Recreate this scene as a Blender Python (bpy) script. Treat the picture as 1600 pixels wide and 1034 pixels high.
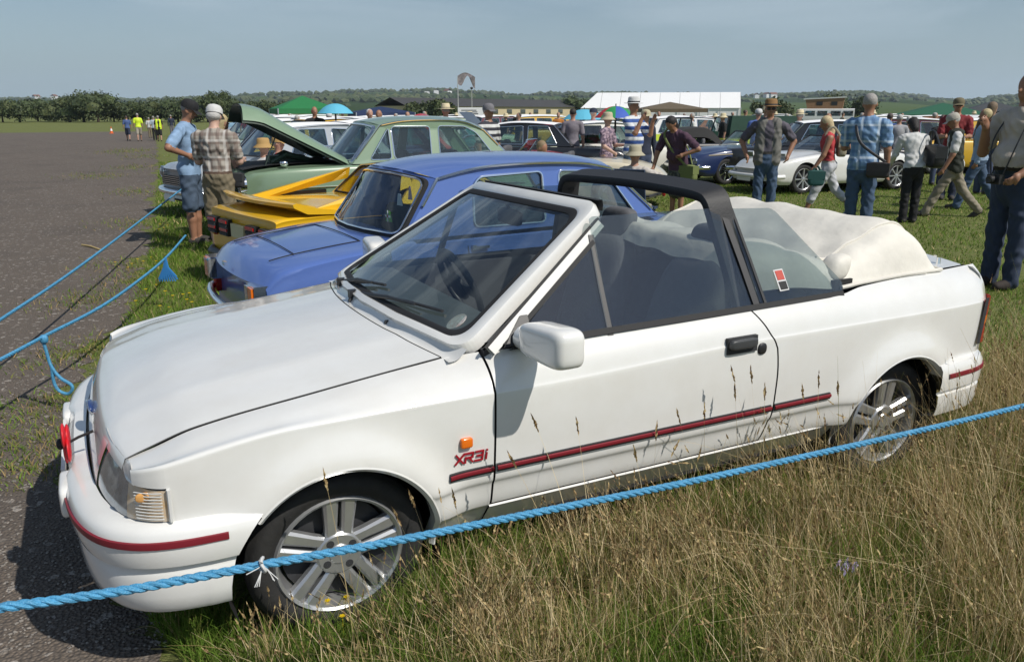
import bpy, bmesh, math, random
import numpy as np
from mathutils import Vector, Matrix, geometry as mgeo
for o in list(bpy.data.objects): bpy.data.objects.remove(o)
SC = bpy.context.scene
COL = SC.collection
rng = np.random.default_rng(7)
random.seed(7)
rad = math.radians
# ---------------------------------------------------------------- camera
F, TH, PH = 1268.0, rad(27.27), rad(15.15)
CAM = np.array([-.567, -3.078, 1.617])
cd = bpy.data.cameras.new('camera'); cam = bpy.data.objects.new('camera', cd); COL.objects.link(cam)
cd.sensor_fit = 'HORIZONTAL'; cd.sensor_width = 36; cd.lens = 36*F/1600; cd.clip_start = .05; cd.clip_end = 20000
cam.location = CAM; cam.rotation_euler = (rad(90)-PH, 0, -TH)
SC.camera = cam
# ---------------------------------------------------------------- sky and sun
SUN_TO = Vector((.42, -.78, 1.0)).normalized()
EL = math.asin(SUN_TO.z); AZ = math.atan2(SUN_TO.x, SUN_TO.y)
W = bpy.data.worlds.new('World'); SC.world = W; W.use_nodes = True
nt = W.node_tree; nt.nodes.clear()
def nd(t, kind, **kw):
    n = t.nodes.new(kind)
    for k, v in kw.items():
        if k.startswith('i_'): n.inputs[k[2:].replace('_', ' ')].default_value = v
        else: setattr(n, k, v)
    return n
sky = nd(nt, 'ShaderNodeTexSky', sky_type='NISHITA', sun_disc=False, sun_elevation=EL, sun_rotation=AZ, altitude=50, air_density=1.0, dust_density=.5, ozone_density=2.2)
tc = nd(nt, 'ShaderNodeTexCoord'); mp = nd(nt, 'ShaderNodeMapping'); mp.inputs['Scale'].default_value = (1.2, 2.2, 9); mp.inputs['Rotation'].default_value = (0, .1, .5)
nz = nd(nt, 'ShaderNodeTexNoise'); nz.inputs['Scale'].default_value = 1.7; nz.inputs['Detail'].default_value = 8; nz.inputs['Roughness'].default_value = .55; nz.inputs['Distortion'].default_value = .5
cr = nd(nt, 'ShaderNodeMapRange'); cr.inputs['From Min'].default_value = .46; cr.inputs['From Max'].default_value = .68; cr.inputs['To Max'].default_value = .60
mx = nd(nt, 'ShaderNodeMixRGB'); mx.inputs[2].default_value = (6.9, 8.2, 9.2, 1)
bg = nd(nt, 'ShaderNodeBackground'); bg.inputs['Strength'].default_value = .075
wo = nd(nt, 'ShaderNodeOutputWorld')
L = nt.links.new
L(tc.outputs['Generated'], mp.inputs[0]); L(mp.outputs[0], nz.inputs[0]); L(nz.outputs[0], cr.inputs[0]); L(cr.outputs[0], mx.inputs[0])
sx_ = nd(nt, 'ShaderNodeSeparateXYZ'); L(tc.outputs['Generated'], sx_.inputs[0])
hm = nd(nt, 'ShaderNodeMapRange'); hm.inputs['From Min'].default_value = .0; hm.inputs['From Max'].default_value = .22; hm.inputs['To Min'].default_value = .75; hm.inputs['To Max'].default_value = .0; hm.interpolation_type = 'SMOOTHSTEP'; L(sx_.outputs[2], hm.inputs[0])
hx = nd(nt, 'ShaderNodeMixRGB'); hx.inputs[2].default_value = (4.9, 6.6, 7.7, 1)
L(sky.outputs[0], mx.inputs[1]); L(mx.outputs[0], hx.inputs[1]); L(hm.outputs[0], hx.inputs[0]); L(hx.outputs[0], bg.inputs[0]); L(bg.outputs[0], wo.inputs[0])
sl = bpy.data.lights.new('sun', 'SUN'); sl.energy = 4.4; sl.angle = rad(.6); sl.color = (1, .95, .87)
so = bpy.data.objects.new('sun', sl); COL.objects.link(so)
so.rotation_euler = (-SUN_TO).to_track_quat('-Z', 'Y').to_euler()
SC.view_settings.view_transform = 'Standard'; SC.view_settings.look = 'None'; SC.view_settings.exposure = 0; SC.view_settings.gamma = 1
try:
    SC.cycles.max_bounces = 8; SC.cycles.transparent_max_bounces = 24; SC.cycles.use_denoising = True; SC.cycles.volume_bounces = 0
    SC.cycles.use_adaptive_sampling = True
except Exception: pass
# ---------------------------------------------------------------- pixel helpers (1600 x 1034 photograph)
_R = np.array([math.cos(TH), -math.sin(TH), 0]); _FW = np.array([math.sin(TH)*math.cos(PH), math.cos(TH)*math.cos(PH), -math.sin(PH)]); _U = np.cross(_R, _FW)
_H = np.array([math.sin(TH), math.cos(TH), 0])
def ray(x, y): return (x-800)/F*_R-(y-517)/F*_U+_FW
def gnd(x, y, z=0):
    d = ray(x, y); return CAM+d*((z-CAM[2])/d[2])
def ply(x, y, Y):
    d = ray(x, y); return CAM+d*((Y-CAM[1])/d[1])
def atd(x, y, D):
    d = ray(x, y); return CAM+d*(D/d.dot(_H))
# ---------------------------------------------------------------- materials
def mat(name, col, rough=.5, metal=0., coat=0., var=0., vscale=8., bump=0., bscale=60., spec=.5, col2=None, trans=0., coatr=.05, sheen=0., alpha=1.):
    m = bpy.data.materials.get(name)
    if m: return m
    m = bpy.data.materials.new(name); m.use_nodes = True
    t = m.node_tree; b = t.nodes['Principled BSDF']
    b.inputs['Base Color'].default_value = (*col, 1); b.inputs['Roughness'].default_value = rough; b.inputs['Metallic'].default_value = metal
    b.inputs['Coat Weight'].default_value = coat; b.inputs['Coat Roughness'].default_value = coatr; b.inputs['Specular IOR Level'].default_value = spec
    if trans: b.inputs['Transmission Weight'].default_value = trans
    if sheen: b.inputs['Sheen Weight'].default_value = sheen
    if var or bump:
        tcn = nd(t, 'ShaderNodeTexCoord')
    if var:
        n = nd(t, 'ShaderNodeTexNoise'); n.inputs['Scale'].default_value = vscale; n.inputs['Detail'].default_value = 6; n.inputs['Roughness'].default_value = .65
        t.links.new(tcn.outputs['Object'], n.inputs[0])
        r = nd(t, 'ShaderNodeMapRange'); r.inputs['From Min'].default_value = .3; r.inputs['From Max'].default_value = .7
        t.links.new(n.outputs[0], r.inputs[0])
        x = nd(t, 'ShaderNodeMixRGB'); c2 = col2 or tuple(c*(1-var) for c in col)
        x.inputs[1].default_value = (*c2, 1); x.inputs[2].default_value = (*col, 1)
        t.links.new(r.outputs[0], x.inputs[0]); t.links.new(x.outputs[0], b.inputs['Base Color'])
    if bump:
        n2 = nd(t, 'ShaderNodeTexNoise'); n2.inputs['Scale'].default_value = bscale; n2.inputs['Detail'].default_value = 5
        t.links.new(tcn.outputs['Object'], n2.inputs[0])
        bp = nd(t, 'ShaderNodeBump'); bp.inputs['Strength'].default_value = bump; bp.inputs['Distance'].default_value = .01
        t.links.new(n2.outputs[0], bp.inputs['Height']); t.links.new(bp.outputs[0], b.inputs['Normal'])
    return m
def glass(name, tint=(.72, .8, .78), refl=1.0, ior=1.5, rough=.0):
    m = bpy.data.materials.get(name)
    if m: return m
    m = bpy.data.materials.new(name); m.use_nodes = True; t = m.node_tree; t.nodes.clear()
    o = nd(t, 'ShaderNodeOutputMaterial'); tr = nd(t, 'ShaderNodeBsdfTransparent'); tr.inputs[0].default_value = (*tint, 1)
    g = nd(t, 'ShaderNodeBsdfGlossy'); g.inputs['Roughness'].default_value = rough; g.inputs[0].default_value = (refl, refl, refl, 1)
    lw = nd(t, 'ShaderNodeLayerWeight'); lw.inputs[0].default_value = .5
    p5 = nd(t, 'ShaderNodeMath', operation='POWER'); p5.inputs[1].default_value = 4.0; t.links.new(lw.outputs['Facing'], p5.inputs[0])
    f = nd(t, 'ShaderNodeMapRange'); f0 = ((ior-1)/(ior+1))**2*2; f.inputs['To Min'].default_value = f0; t.links.new(p5.outputs[0], f.inputs[0])
    x = nd(t, 'ShaderNodeMixShader'); t.links.new(f.outputs[0], x.inputs[0]); t.links.new(tr.outputs[0], x.inputs[1]); t.links.new(g.outputs[0], x.inputs[2]); t.links.new(x.outputs[0], o.inputs[0])
    return m
def paint(name, col, rough=.32, var=.05):
    return mat(name, col, rough, coat=.9, coatr=.06, var=var, vscale=2.5)
M_WHITE = mat('paint_white', (.75, .75, .73), .27, coat=1., coatr=.04, var=.06, vscale=5, col2=(.70, .69, .655))
M_BLACK = mat('black_plastic', (.018, .018, .02), .45)
M_RUB = mat('rubber', (.012, .012, .013), .7)
M_TYRE = mat('tyre', (.014, .014, .015), .75, var=.5, vscale=14, col2=(.024, .023, .021), bump=.2)
M_CHROME = mat('chrome', (.85, .86, .88), .12, 1.)
M_ALLOY = mat('alloy', (.60, .61, .62), .30, .75, var=.2, vscale=9)
M_GLASS = glass('clear_glass')
M_SIDEG = glass('side_glass', (.76, .80, .79), 1.0, 1.6)
M_DKGLASS = glass('dark_glass', (.30, .35, .36), 1.0, 1.6)
M_RED = mat('red_trim', (.20, .014, .024), .4)
M_ORANGE = mat('orange_lens', (.75, .16, .01), .15, coat=.5)
M_REDL = mat('red_lens', (.42, .012, .012), .15, coat=.5)
M_CLENS = mat('clear_lens', (.36, .38, .38), .10, .35, coat=1., var=.5, vscale=22)
M_DARK = mat('dark_trim', (.03, .031, .034), .7, var=.2)
M_SEAT = mat('seat_cloth', (.11, .112, .12), .85, var=.25, vscale=30, bump=.2)
M_VINYL = mat('cream_vinyl', (.72, .69, .62), .6, var=.14, vscale=7, bump=.7, bscale=11)
# ---------------------------------------------------------------- mesh helpers
def link(o, parent=None):
    COL.objects.link(o)
    if parent is not None: o.parent = parent
    return o
def tag(o, label=None, cat=None, group=None, kind=None):
    if label: o['label'] = label
    if cat: o['category'] = cat
    if group: o['group'] = group
    if kind: o['kind'] = kind
    return o
def thing(name, label, cat, loc=(0, 0, 0), rz=0, group=None):
    o = bpy.data.objects.new(name, None); COL.objects.link(o); o.location = loc; o.rotation_euler = (0, 0, rz); o.empty_display_size = .2
    return tag(o, label, cat, group)
def mk(name, v, f, m, parent=None, smooth=True, ang=40, mi=None, loc=None):
    me = bpy.data.meshes.new(name)
    v = np.asarray(v, float)
    me.from_pydata(v.tolist(), [], [tuple(int(i) for i in q) for q in f])
    for x in (m if isinstance(m, (list, tuple)) else [m]): me.materials.append(x)
    if mi is not None: me.polygons.foreach_set('material_index', np.asarray(mi, np.int32))
    if smooth:
        me.polygons.foreach_set('use_smooth', np.ones(len(me.polygons), bool))
        if ang: me.set_sharp_from_angle(angle=rad(ang))
    me.update()
    o = bpy.data.objects.new(name, me); link(o, parent)
    if loc is not None: o.location = loc
    return o
class MB:
    """collects pieces of ONE part"""
    def __init__(s): s.v = []; s.f = []; s.mi = []; s.n = 0
    def add(s, v, f, mi=0):
        v = np.asarray(v, float).reshape(-1, 3); s.v.append(v)
        for q in f: s.f.append(tuple(i+s.n for i in q)); s.mi.append(mi)
        s.n += len(v); return s
    def box(s, c, d, mi=0, rz=0, ry=0, rx=0, taper=1.):
        x, y, z = np.array(d)/2
        v = np.array([(-x, -y, -z), (x, -y, -z), (x, y, -z), (-x, y, -z), (-x*taper, -y*taper, z), (x*taper, -y*taper, z), (x*taper, y*taper, z), (-x*taper, y*taper, z)])
        R = np.array(Matrix.Rotation(rz, 3, 'Z') @ Matrix.Rotation(ry, 3, 'Y') @ Matrix.Rotation(rx, 3, 'X'))
        return s.add(v@R.T+np.array(c), [(3, 2, 1, 0), (4, 5, 6, 7), (0, 1, 5, 4), (1, 2, 6, 5), (2, 3, 7, 6), (3, 0, 4, 7)], mi)
    def grid(s, P, mi=0, close_u=False, close_v=False, flip=False):
        P = np.asarray(P, float); a, b = P.shape[:2]; f = []
        for i in range(a if close_u else a-1):
            for j in range(b if close_v else b-1):
                q = (i*b+j, ((i+1) % a)*b+j, ((i+1) % a)*b+(j+1) % b, i*b+(j+1) % b)
                f.append(q[::-1] if flip else q)
        return s.add(P.reshape(-1, 3), f, mi)
    def tube(s, pts, r, n=8, mi=0, caps=True, sy=1.):
        P = np.asarray(pts, float); k = len(P); r = np.broadcast_to(np.asarray(r, float), (k,))
        T = np.gradient(P, axis=0); T /= np.linalg.norm(T, axis=1)[:, None]+1e-12
        a = np.array([0, 0, 1.]) if abs(T[0][2]) < .9 else np.array([1., 0, 0])
        rings = []
        for i in range(k):
            a = a-T[i]*a.dot(T[i]); a /= np.linalg.norm(a)+1e-12; b = np.cross(T[i], a)
            t = np.arange(n)*2*math.pi/n
            rings.append(P[i]+r[i]*(np.cos(t)[:, None]*a*sy+np.sin(t)[:, None]*b))
        n0 = s.n; s.grid(np.array(rings), mi, close_v=True)
        if caps: s.f += [tuple(n0+j for j in range(n)), tuple(n0+(k-1)*n+j for j in range(n))[::-1]]; s.mi += [mi, mi]
        return s
    def lathe(s, prof, c, axis='Y', n=40, mi=0, sx=1.):
        """prof: (radius, along axis)"""
        t = np.arange(n)*2*math.pi/n; P = []
        for r, h in prof:
            if axis == 'Y': P.append(np.stack([c[0]+r*np.cos(t)*sx, np.full(n, c[1]+h), c[2]+r*np.sin(t)], 1))
            else: P.append(np.stack([c[0]+r*np.cos(t)*sx, c[1]+r*np.sin(t), np.full(n, c[2]+h)], 1))
        return s.grid(np.array(P), mi, close_v=True)
    def build(s, name, m, parent=None, smooth=True, ang=40, recalc=False):
        o = mk(name, np.concatenate(s.v), s.f, m, parent, smooth, ang, s.mi)
        if recalc:
            bm = bmesh.new(); bm.from_mesh(o.data); bmesh.ops.recalc_face_normals(bm, faces=bm.faces); bm.to_mesh(o.data); bm.free()
        return o
def pc(x, xs, ys):
    """monotone cubic interpolation"""
    xs = np.asarray(xs, float); ys = np.asarray(ys, float); x = np.clip(np.asarray(x, float), xs[0], xs[-1])
    h = np.diff(xs); d = np.diff(ys)/h; m = np.zeros(len(xs)); m[0], m[-1] = d[0], d[-1]
    for i in range(1, len(xs)-1):
        m[i] = 0 if d[i-1]*d[i] <= 0 else 2*d[i-1]*d[i]/(d[i-1]+d[i])
    i = np.clip(np.searchsorted(xs, x)-1, 0, len(xs)-2); t = (x-xs[i])/h[i]
    return (2*t**3-3*t**2+1)*ys[i]+(t**3-2*t**2+t)*h[i]*m[i]+(-2*t**3+3*t**2)*ys[i+1]+(t**3-t**2)*h[i]*m[i+1]
def crom(pts, n=6, closed=False):
    P = np.asarray(pts, float); k = len(P); out = []
    for i in range(k if closed else k-1):
        if closed: a, b, c, d = P[(i-1) % k], P[i], P[(i+1) % k], P[(i+2) % k]
        else: a, b, c, d = P[max(i-1, 0)], P[i], P[i+1], P[min(i+2, k-1)]
        for t in np.arange(n)/n: out.append(.5*((2*b)+(c-a)*t+(2*a-5*b+4*c-d)*t*t+(3*b-a-3*c+d)*t**3))
    if not closed: out.append(P[-1])
    return np.array(out)
def rpoly(pts, r, n=5):
    """round the corners of a 2-D polygon"""
    P = [np.array(p, float) for p in pts]; k = len(P); out = []
    rr = r if hasattr(r, '__len__') else [r]*k
    for i in range(k):
        a, b, c = P[i-1], P[i], P[(i+1) % k]
        u, w = a-b, c-b; lu, lw = np.linalg.norm(u), np.linalg.norm(w); q = min(rr[i], lu*.45, lw*.45)
        A, B = b+u/lu*q, b+w/lw*q
        for t in np.linspace(0, 1, n): out.append((1-t)**2*A+2*t*(1-t)*b+t*t*B)
    return np.array(out)
def ss(a, b, x):
    t = np.clip((np.asarray(x, float)-a)/(b-a), 0, 1); return t*t*(3-2*t)
def slab(name, poly3, nrm, th, m, parent=None, holes=(), smooth=False):
    """flat (or gently bent) polygon with holes, given thickness along nrm"""
    loops = [[Vector(p) for p in poly3]]+[[Vector(p) for p in h] for h in holes]
    tri = mgeo.tessellate_polygon(loops)
    V = np.array([tuple(p) for l in loops for p in l]); n = len(V); nr = np.array(nrm, float)*th
    f = [t for t in tri]+[(a+n, b+n, c+n) for (c, b, a) in tri]; s0 = 0
    for l in loops:
        k = len(l); f += [(s0+i, s0+(i+1) % k, s0+(i+1) % k+n, s0+i+n) for i in range(k)]; s0 += k
    o = mk(name, np.concatenate([V, V+nr]), f, m, parent, smooth, 30)
    bm = bmesh.new(); bm.from_mesh(o.data); bmesh.ops.recalc_face_normals(bm, faces=bm.faces); bm.to_mesh(o.data); bm.free()
    return o
def mirror_y(o, name=None, parent=None, keep=None):
    """a mirrored part for the other flank"""
    me = o.data.copy(); n = len(me.vertices); a = np.empty(n*3); me.vertices.foreach_get('co', a); a = a.reshape(-1, 3); a[:, 1] *= -1
    me.vertices.foreach_set('co', a.ravel()); me.flip_normals(); me.update()
    c = bpy.data.objects.new(name or o.name.split('.')[0], me); link(c, parent if parent is not None else o.parent)
    return c
# ================================================================ wheels (shared by all cars)
def wheel(parent, x, y, R, style='steel', side=-1, wd=.17, rim_r=.68, sx=1.0, m_rim=None, steer=0, z=None):
    """side -1: outer face looks to -Y. Built at the wheel centre."""
    e = bpy.data.objects.new('wheel', None); link(e, parent); e.location = (x, y, R if z is None else z); e.rotation_euler = (0, 0, steer); e.empty_display_size = .1
    s = -side   # inward direction
    rr = R*rim_r
    T = MB(); k = R-rr
    pr = [(rr-.004, .014), (rr+.1*k, .002), (rr+.35*k, -.007), (rr+.7*k, -.003), (R-.010, .012), (R-.002, .028)]
    g = np.linspace(.03, wd-.03, 13)
    for i, h in enumerate(g): pr.append((R-(.007 if i % 3 == 2 else 0), h))
    pr += [(R-.01, wd-.012), (R-.3*k, wd), (rr, wd-.01)]
    T.lathe([(r, h*s) for r, h in pr], (0, 0, 0), n=48, sx=sx); T.build('tyre', M_TYRE, e, ang=50)
    m = MB(); mr = m_rim or M_ALLOY
    m.lathe([(r, h*s) for r, h in [(rr+.004, .006), (rr-.002, -.002), (rr-.010, .004), (rr-.014, .02), (rr-.02, .05), (rr-.03, wd-.03)]], (0, 0, 0), n=48, sx=sx)
    if style == 'twin':
        for q in range(5):
            a = q*2*math.pi/5+.25
            for o_ in (-.023, .023):
                r0, r1 = .045, rr-.008
                u = np.array([math.cos(a), 0, math.sin(a)]); w = np.array([-math.sin(a), 0, math.cos(a)])
                sec = []
                for rI, wI, hI, dI in [(r0, .019, .014, .03), (r0+.35*(r1-r0), .0185, .012, .03), (r1, .024, .008, .03)]:
                    c = u*rI+w*o_*(1+.25*(rI-r0)/(r1-r0))
                    sec.append([c+w*wI+np.array([0, s*(hI+.008), 0]), c+w*wI*.6+np.array([0, s*hI, 0]), c-w*wI*.6+np.array([0, s*hI, 0]), c-w*wI+np.array([0, s*(hI+.008), 0]), c-w*wI+np.array([0, s*(hI+dI), 0]), c+w*wI+np.array([0, s*(hI+dI), 0])])
                P = np.array(sec); P[..., 0] *= sx; m.grid(P, close_v=True)
        m.lathe([(r, h*s) for r, h in [(.001, .004), (.03, .004), (.034, .008), (.064, .008), (.072, .016), (.075, .05)]], (0, 0, 0), n=28, sx=sx)
    elif style in ('spoke8', 'spoke7'):
        K = 8 if style == 'spoke8' else 7
        for q in range(K):
            a = q*2*math.pi/K; u = np.array([math.cos(a), 0, math.sin(a)]); w = np.array([-math.sin(a), 0, math.cos(a)])
            sec = [[u*rI+w*wI+np.array([0, s*hI, 0]), u*rI-w*wI+np.array([0, s*hI, 0]), u*rI-w*wI+np.array([0, s*(hI+.03), 0]), u*rI+w*wI+np.array([0, s*(hI+.03), 0])] for rI, wI, hI in [(.03, .012, .01), (rr-.008, .015, .004)]]
            m.grid(np.array(sec), close_v=True)
        m.lathe([(r, h*s) for r, h in [(.001, .0), (.035, .004), (.045, .02)]], (0, 0, 0), n=20)
    else:
        m.lathe([(r, h*s) for r, h in [(rr-.02, .03), (rr*.8, .028), (rr*.62, .005), (rr*.55, .003)]], (0, 0, 0), n=32)
    m.build('rim', mr, e, ang=35)
    if style == 'steel':
        c = MB(); c.lathe([(r, h*s) for r, h in [(.001, -.022), (rr*.2, -.02), (rr*.42, -.012), (rr*.58, .002)]], (0, 0, 0), n=28); c.build('hub_cap', M_CHROME, e)
    else:
        d = MB(); d.lathe([(r, h*s) for r, h in [(.001, .062), (rr-.03, .062)]], (0, 0, 0), n=28, sx=sx); d.build('brake_disc', M_DARK, e)
    if style == 'twin':
        for q in range(4):
            b = MB(); a = q*math.pi/2+.6; b.lathe([(r, h*s) for r, h in [(.0005, .0065), (.0125, .0065), (.0135, .012)]], (.048*math.cos(a)*sx, 0, .048*math.sin(a)), n=12)
            b.build('wheel_bolt', M_DARK, e)
    return e
# ================================================================ the white convertible
E = thing('convertible_car', 'white convertible with folded cream hood, red side stripe and red XR3i lettering', 'car', (0, 0, 0))
WX = (0., 2.5); WZ = .268; RA = .330
def esec(X):
    """outer half section of the flank at X: rows (y, z) from the top edge down"""
    yA = pc(X, [-.60, -.5, -.38, .4, .5, .6, 1, 2.1, 2.3, 2.7, 3.12], [.665, .683, .69, .69, .735, .785, .80, .80, .765, .745, .70])
    zA = pc(X, [-.60, -.5, -.38, 0, .2, .4, .6, 1, 1.65, 2.1, 2.3, 2.7, 3.12], [.653, .682, .723, .778, .804, .828, .860, .865, .873, .885, .902, .915, .918])
    zC = pc(X, [-.60, -.5, -.1, .75, 1.7, 3.1], [.651, .675, .730, .740, .766, .768])
    yC = pc(X, [-.60, -.585, -.53, -.478, -.4, -.2, 0, 2.5, 2.85, 3.03, 3.12], [.735, .765, .825, .848, .854, .858, .86, .86, .853, .835, .79])
    k = yC/.86
    return np.array([(yA, zA), (yA+(yC-yA)*.40, zA-(zA-zC)*.22), (yA+(yC-yA)*.74, zA-(zA-zC)*.52), (yC-.004, zC+.012), (yC+.001, zC-.012), (.860*k, .62), (.854*k, .51), (.852*k, .478), (.850*k, .45), (.846*k, .432), (.836*k, .412), (.826*k, .36), (.818*k, .335), (.812*k, .325), (.79*k, .30), (.73*k, .215)])
def col(X, zb, n=26, zt=None):
    S = crom(esec(X), 4); z = S[:, 1]
    out = []
    for i in range(len(S)):
        y, zz = S[i]
        if zz < zb:
            j = max(i-1, 0)
            while z[j] < zb and j > 0: j -= 1
            f = (z[j]-zb)/max(z[j]-z[j+1], 1e-9); f = min(max(f, 0), 1); y = S[j][0]+(S[j+1][0]-S[j][0])*f; zz = min(zb, z[0])
        b = 0
        for wx in WX:
            r = math.hypot((X-wx), zz-WZ); b = max(b, .034*math.exp(-((r-RA)/.075)**2)*float(ss(.0, .25, .9-abs(zz-.3))))
        out.append((X, -(y+b), zz))
    return np.array(out)
def arch_z(X, wx): return WZ+math.sqrt(max(RA*RA-(X-wx)**2, 0))
def flank(xs, zb, shift=None):
    P = np.array([col(x, zb(x)) for x in xs])
    if shift is not None: P[..., 0] += shift(P[..., 2])
    return P
def both(mb, name, m, sub=None):
    a = mb.build(name, m, E); b = mirror_y(a, name, E); return a, b
# front wing
xa = -.24; cosx = lambda a, b, n: a+(b-a)*(1-np.cos(np.linspace(0, math.pi, n)))/2
D0 = .512
def weld(o, d=2e-5):
    bm = bmesh.new(); bm.from_mesh(o.data); bmesh.ops.remove_doubles(bm, verts=bm.verts, dist=d); bm.to_mesh(o.data); bm.free()
    o.data.polygons.foreach_set('use_smooth', np.ones(len(o.data.polygons), bool)); o.data.set_sharp_from_angle(angle=rad(40)); return o
ZT = lambda y: float(pc(abs(y), [0, .30, .50, .62, .70, .78, .86], [.690, .686, .674, .662, .650, .637, .622]))
def zb_front(x):
    if x < -.478: return ZT(esec(x)[4][0])
    if x < xa: return .514
    if x < RA: return max(arch_z(x, 0), .27)
    return .225
m = MB(); m.grid(flank(np.concatenate([np.linspace(-.56, -.4782, 8), np.linspace(-.4778, xa, 13)[:-1], cosx(xa, RA-.0002, 40), np.linspace(RA+.0002, D0, 9)]), zb_front))
for q in both(m, 'front_wing', M_WHITE): weld(q)
# door, with gaps of its own
dsh = lambda z: np.where(z > .40, pc(z, [.4, .5, .6, .72, .80, .90], [.0, .012, .012, .0, -.045, -.11]), pc(z, [.2, .3, .4], [-.05, -.03, .0]))
m = MB(); xs = np.linspace(D0+.008, 1.735, 34); P = np.array([col(x, .335) for x in xs])
w_ = ((xs-xs[0])/(xs[-1]-xs[0]))[:, None]**3
P[..., 0] += w_*dsh(P[..., 2]); m.grid(P); doorL, doorR = both(m, 'door', M_WHITE)
# sill under the door
m = MB(); m.grid(np.array([[(x, -.812, .327), (x, -.818, .322), (x, -.80, .30), (x, -.735, .215)] for x in np.linspace(D0, 2.17, 20)])); both(m, 'sill', M_WHITE)
# rear quarter
m = MB(); xs = np.linspace(1.743, 2.5-RA, 18); P = np.array([col(x, .328) for x in xs])
w_ = (1-(xs-xs[0])/(xs[-1]-xs[0]))[:, None]**2
P[..., 0] += w_*dsh(P[..., 2])
m.grid(np.concatenate([P, flank(np.concatenate([cosx(2.5-RA+.0002, 2.72, 40), np.linspace(2.7204, 3.12, 16)]), lambda x: max(arch_z(x, 2.5), .33) if x < 2.7202 else .50)]))
for q in both(m, 'rear_quarter_panel', M_WHITE): weld(q)
# arch lips and liners
for wx, nm in ((0, 0), (2.5, 1)):
    t = np.linspace(rad(-8), rad(188 if nm else 132), 40) if not nm else np.linspace(rad(35), rad(188), 40)
    t = np.linspace(rad(-10), rad(140), 44) if nm == 0 else np.linspace(rad(38), rad(190), 44)
    rows = []
    for a in t:
        X = wx+RA*math.cos(a); Z = WZ+RA*math.sin(a); y0 = -col(X, max(Z, .24))[-1][1]
        rows.append([(X, -y0, Z), (X-.006*math.cos(a), -(y0+.002), Z-.006*math.sin(a)), (X-.018*math.cos(a), -(y0-.012), Z-.018*math.sin(a)), (X-.016*math.cos(a), -(y0-.06), Z-.016*math.sin(a))])
    m = MB(); m.grid(np.array(rows)); both(m, 'arch_lip', M_WHITE)
    m = MB(); a = np.linspace(rad(-25), rad(205), 40); r = RA+.02
    m.grid(np.array([[(wx+r*math.cos(q), -.80, WZ+r*math.sin(q)), (wx+r*math.cos(q), -.50, WZ+r*math.sin(q))] for q in a]))
    m.grid(np.array([[(wx+r*math.cos(q), -.50, WZ+r*math.sin(q)), (wx, -.50, WZ)] for q in a])); both(m, 'wheel_arch_liner', M_RUB)
# bonnet
def bonnet_z(X, y):
    s = pc(X, [-.62, -.58, -.5, -.38, 0, .2, .4, .5], [.635, .66, .69, .727, .781, .807, .831, .842])
    return s+.042*(1-(y/.69)**2)*float(1)+.003*np.exp(-((abs(y)-.42)/.05)**2)
def front_x(y): return -.622+.055*abs(y/.69)**3
def rear_x(y): return .30+.10*abs(y/.69)**2
m = MB(); P = []
for u in np.linspace(0, 1, 40):
    row = []
    for y in np.linspace(-.684, .684, 37):
        X = front_x(y)+(rear_x(y)-front_x(y))*u**1.15; z = float(bonnet_z(X, y)); row.append((X, y, z))
    P.append(row)
P = np.array(P)
lip = P[0].copy(); lip[:, 0] -= .012; lip[:, 2] -= .03
m.grid(np.concatenate([[lip], P])); m.build('bonnet', M_WHITE, E, ang=60)
g = MB(); g.tube([(x, y, z-.0015) for x, y, z in P[:, 0]], .0018, 6); g.build('bonnet_gap', mat('gap_grey', (.10, .10, .10), .8), E)
g = MB(); g.tube([(x, y, z-.0015) for x, y, z in P[:, -1]], .0022, 6); g.build('bonnet_gap', M_RUB, E)
g = MB(); g.tube([(x+.003, y, z-.001) for x, y, z in P[-1]], .0028, 6); g.build('bonnet_gap', M_RUB, E)
# cowl between bonnet and windscreen
def ws(a, b, out=0.):
    y = a*(.745+(.535-.745)*b); X = .46+.66*b-.12*(1-a*a)*(1-.45*b); z = .853+.43*b+.03*(1-a*a)*(1-b)+.014*(1-a*a)*b
    return np.array((X-out*.55, y*(1+out*.2), z+out*.83))
m = MB(); rows = []
for y in np.linspace(-.74, .74, 31):
    a = y/.745; q = ws(a, .02); X0 = rear_x(min(abs(y), .69)*np.sign(y))+.006; z0 = float(bonnet_z(X0, np.clip(y, -.69, .69)))-.004
    rows.append([(X0+(q[0]-X0)*t, y, z0+(q[2]-z0)*t-.012*math.sin(math.pi*t)) for t in np.linspace(0, 1, 7)])
m.grid(np.array(rows)); m.build('scuttle', M_WHITE, E)
for x_, y_ in ((.355, -.28), (.335, .12)):
    g = MB(); g.box((x_, y_, float(bonnet_z(x_, y_))+.004), (.022, .018, .012), taper=.6); g.build('washer_jet', M_BLACK, E)
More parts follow.
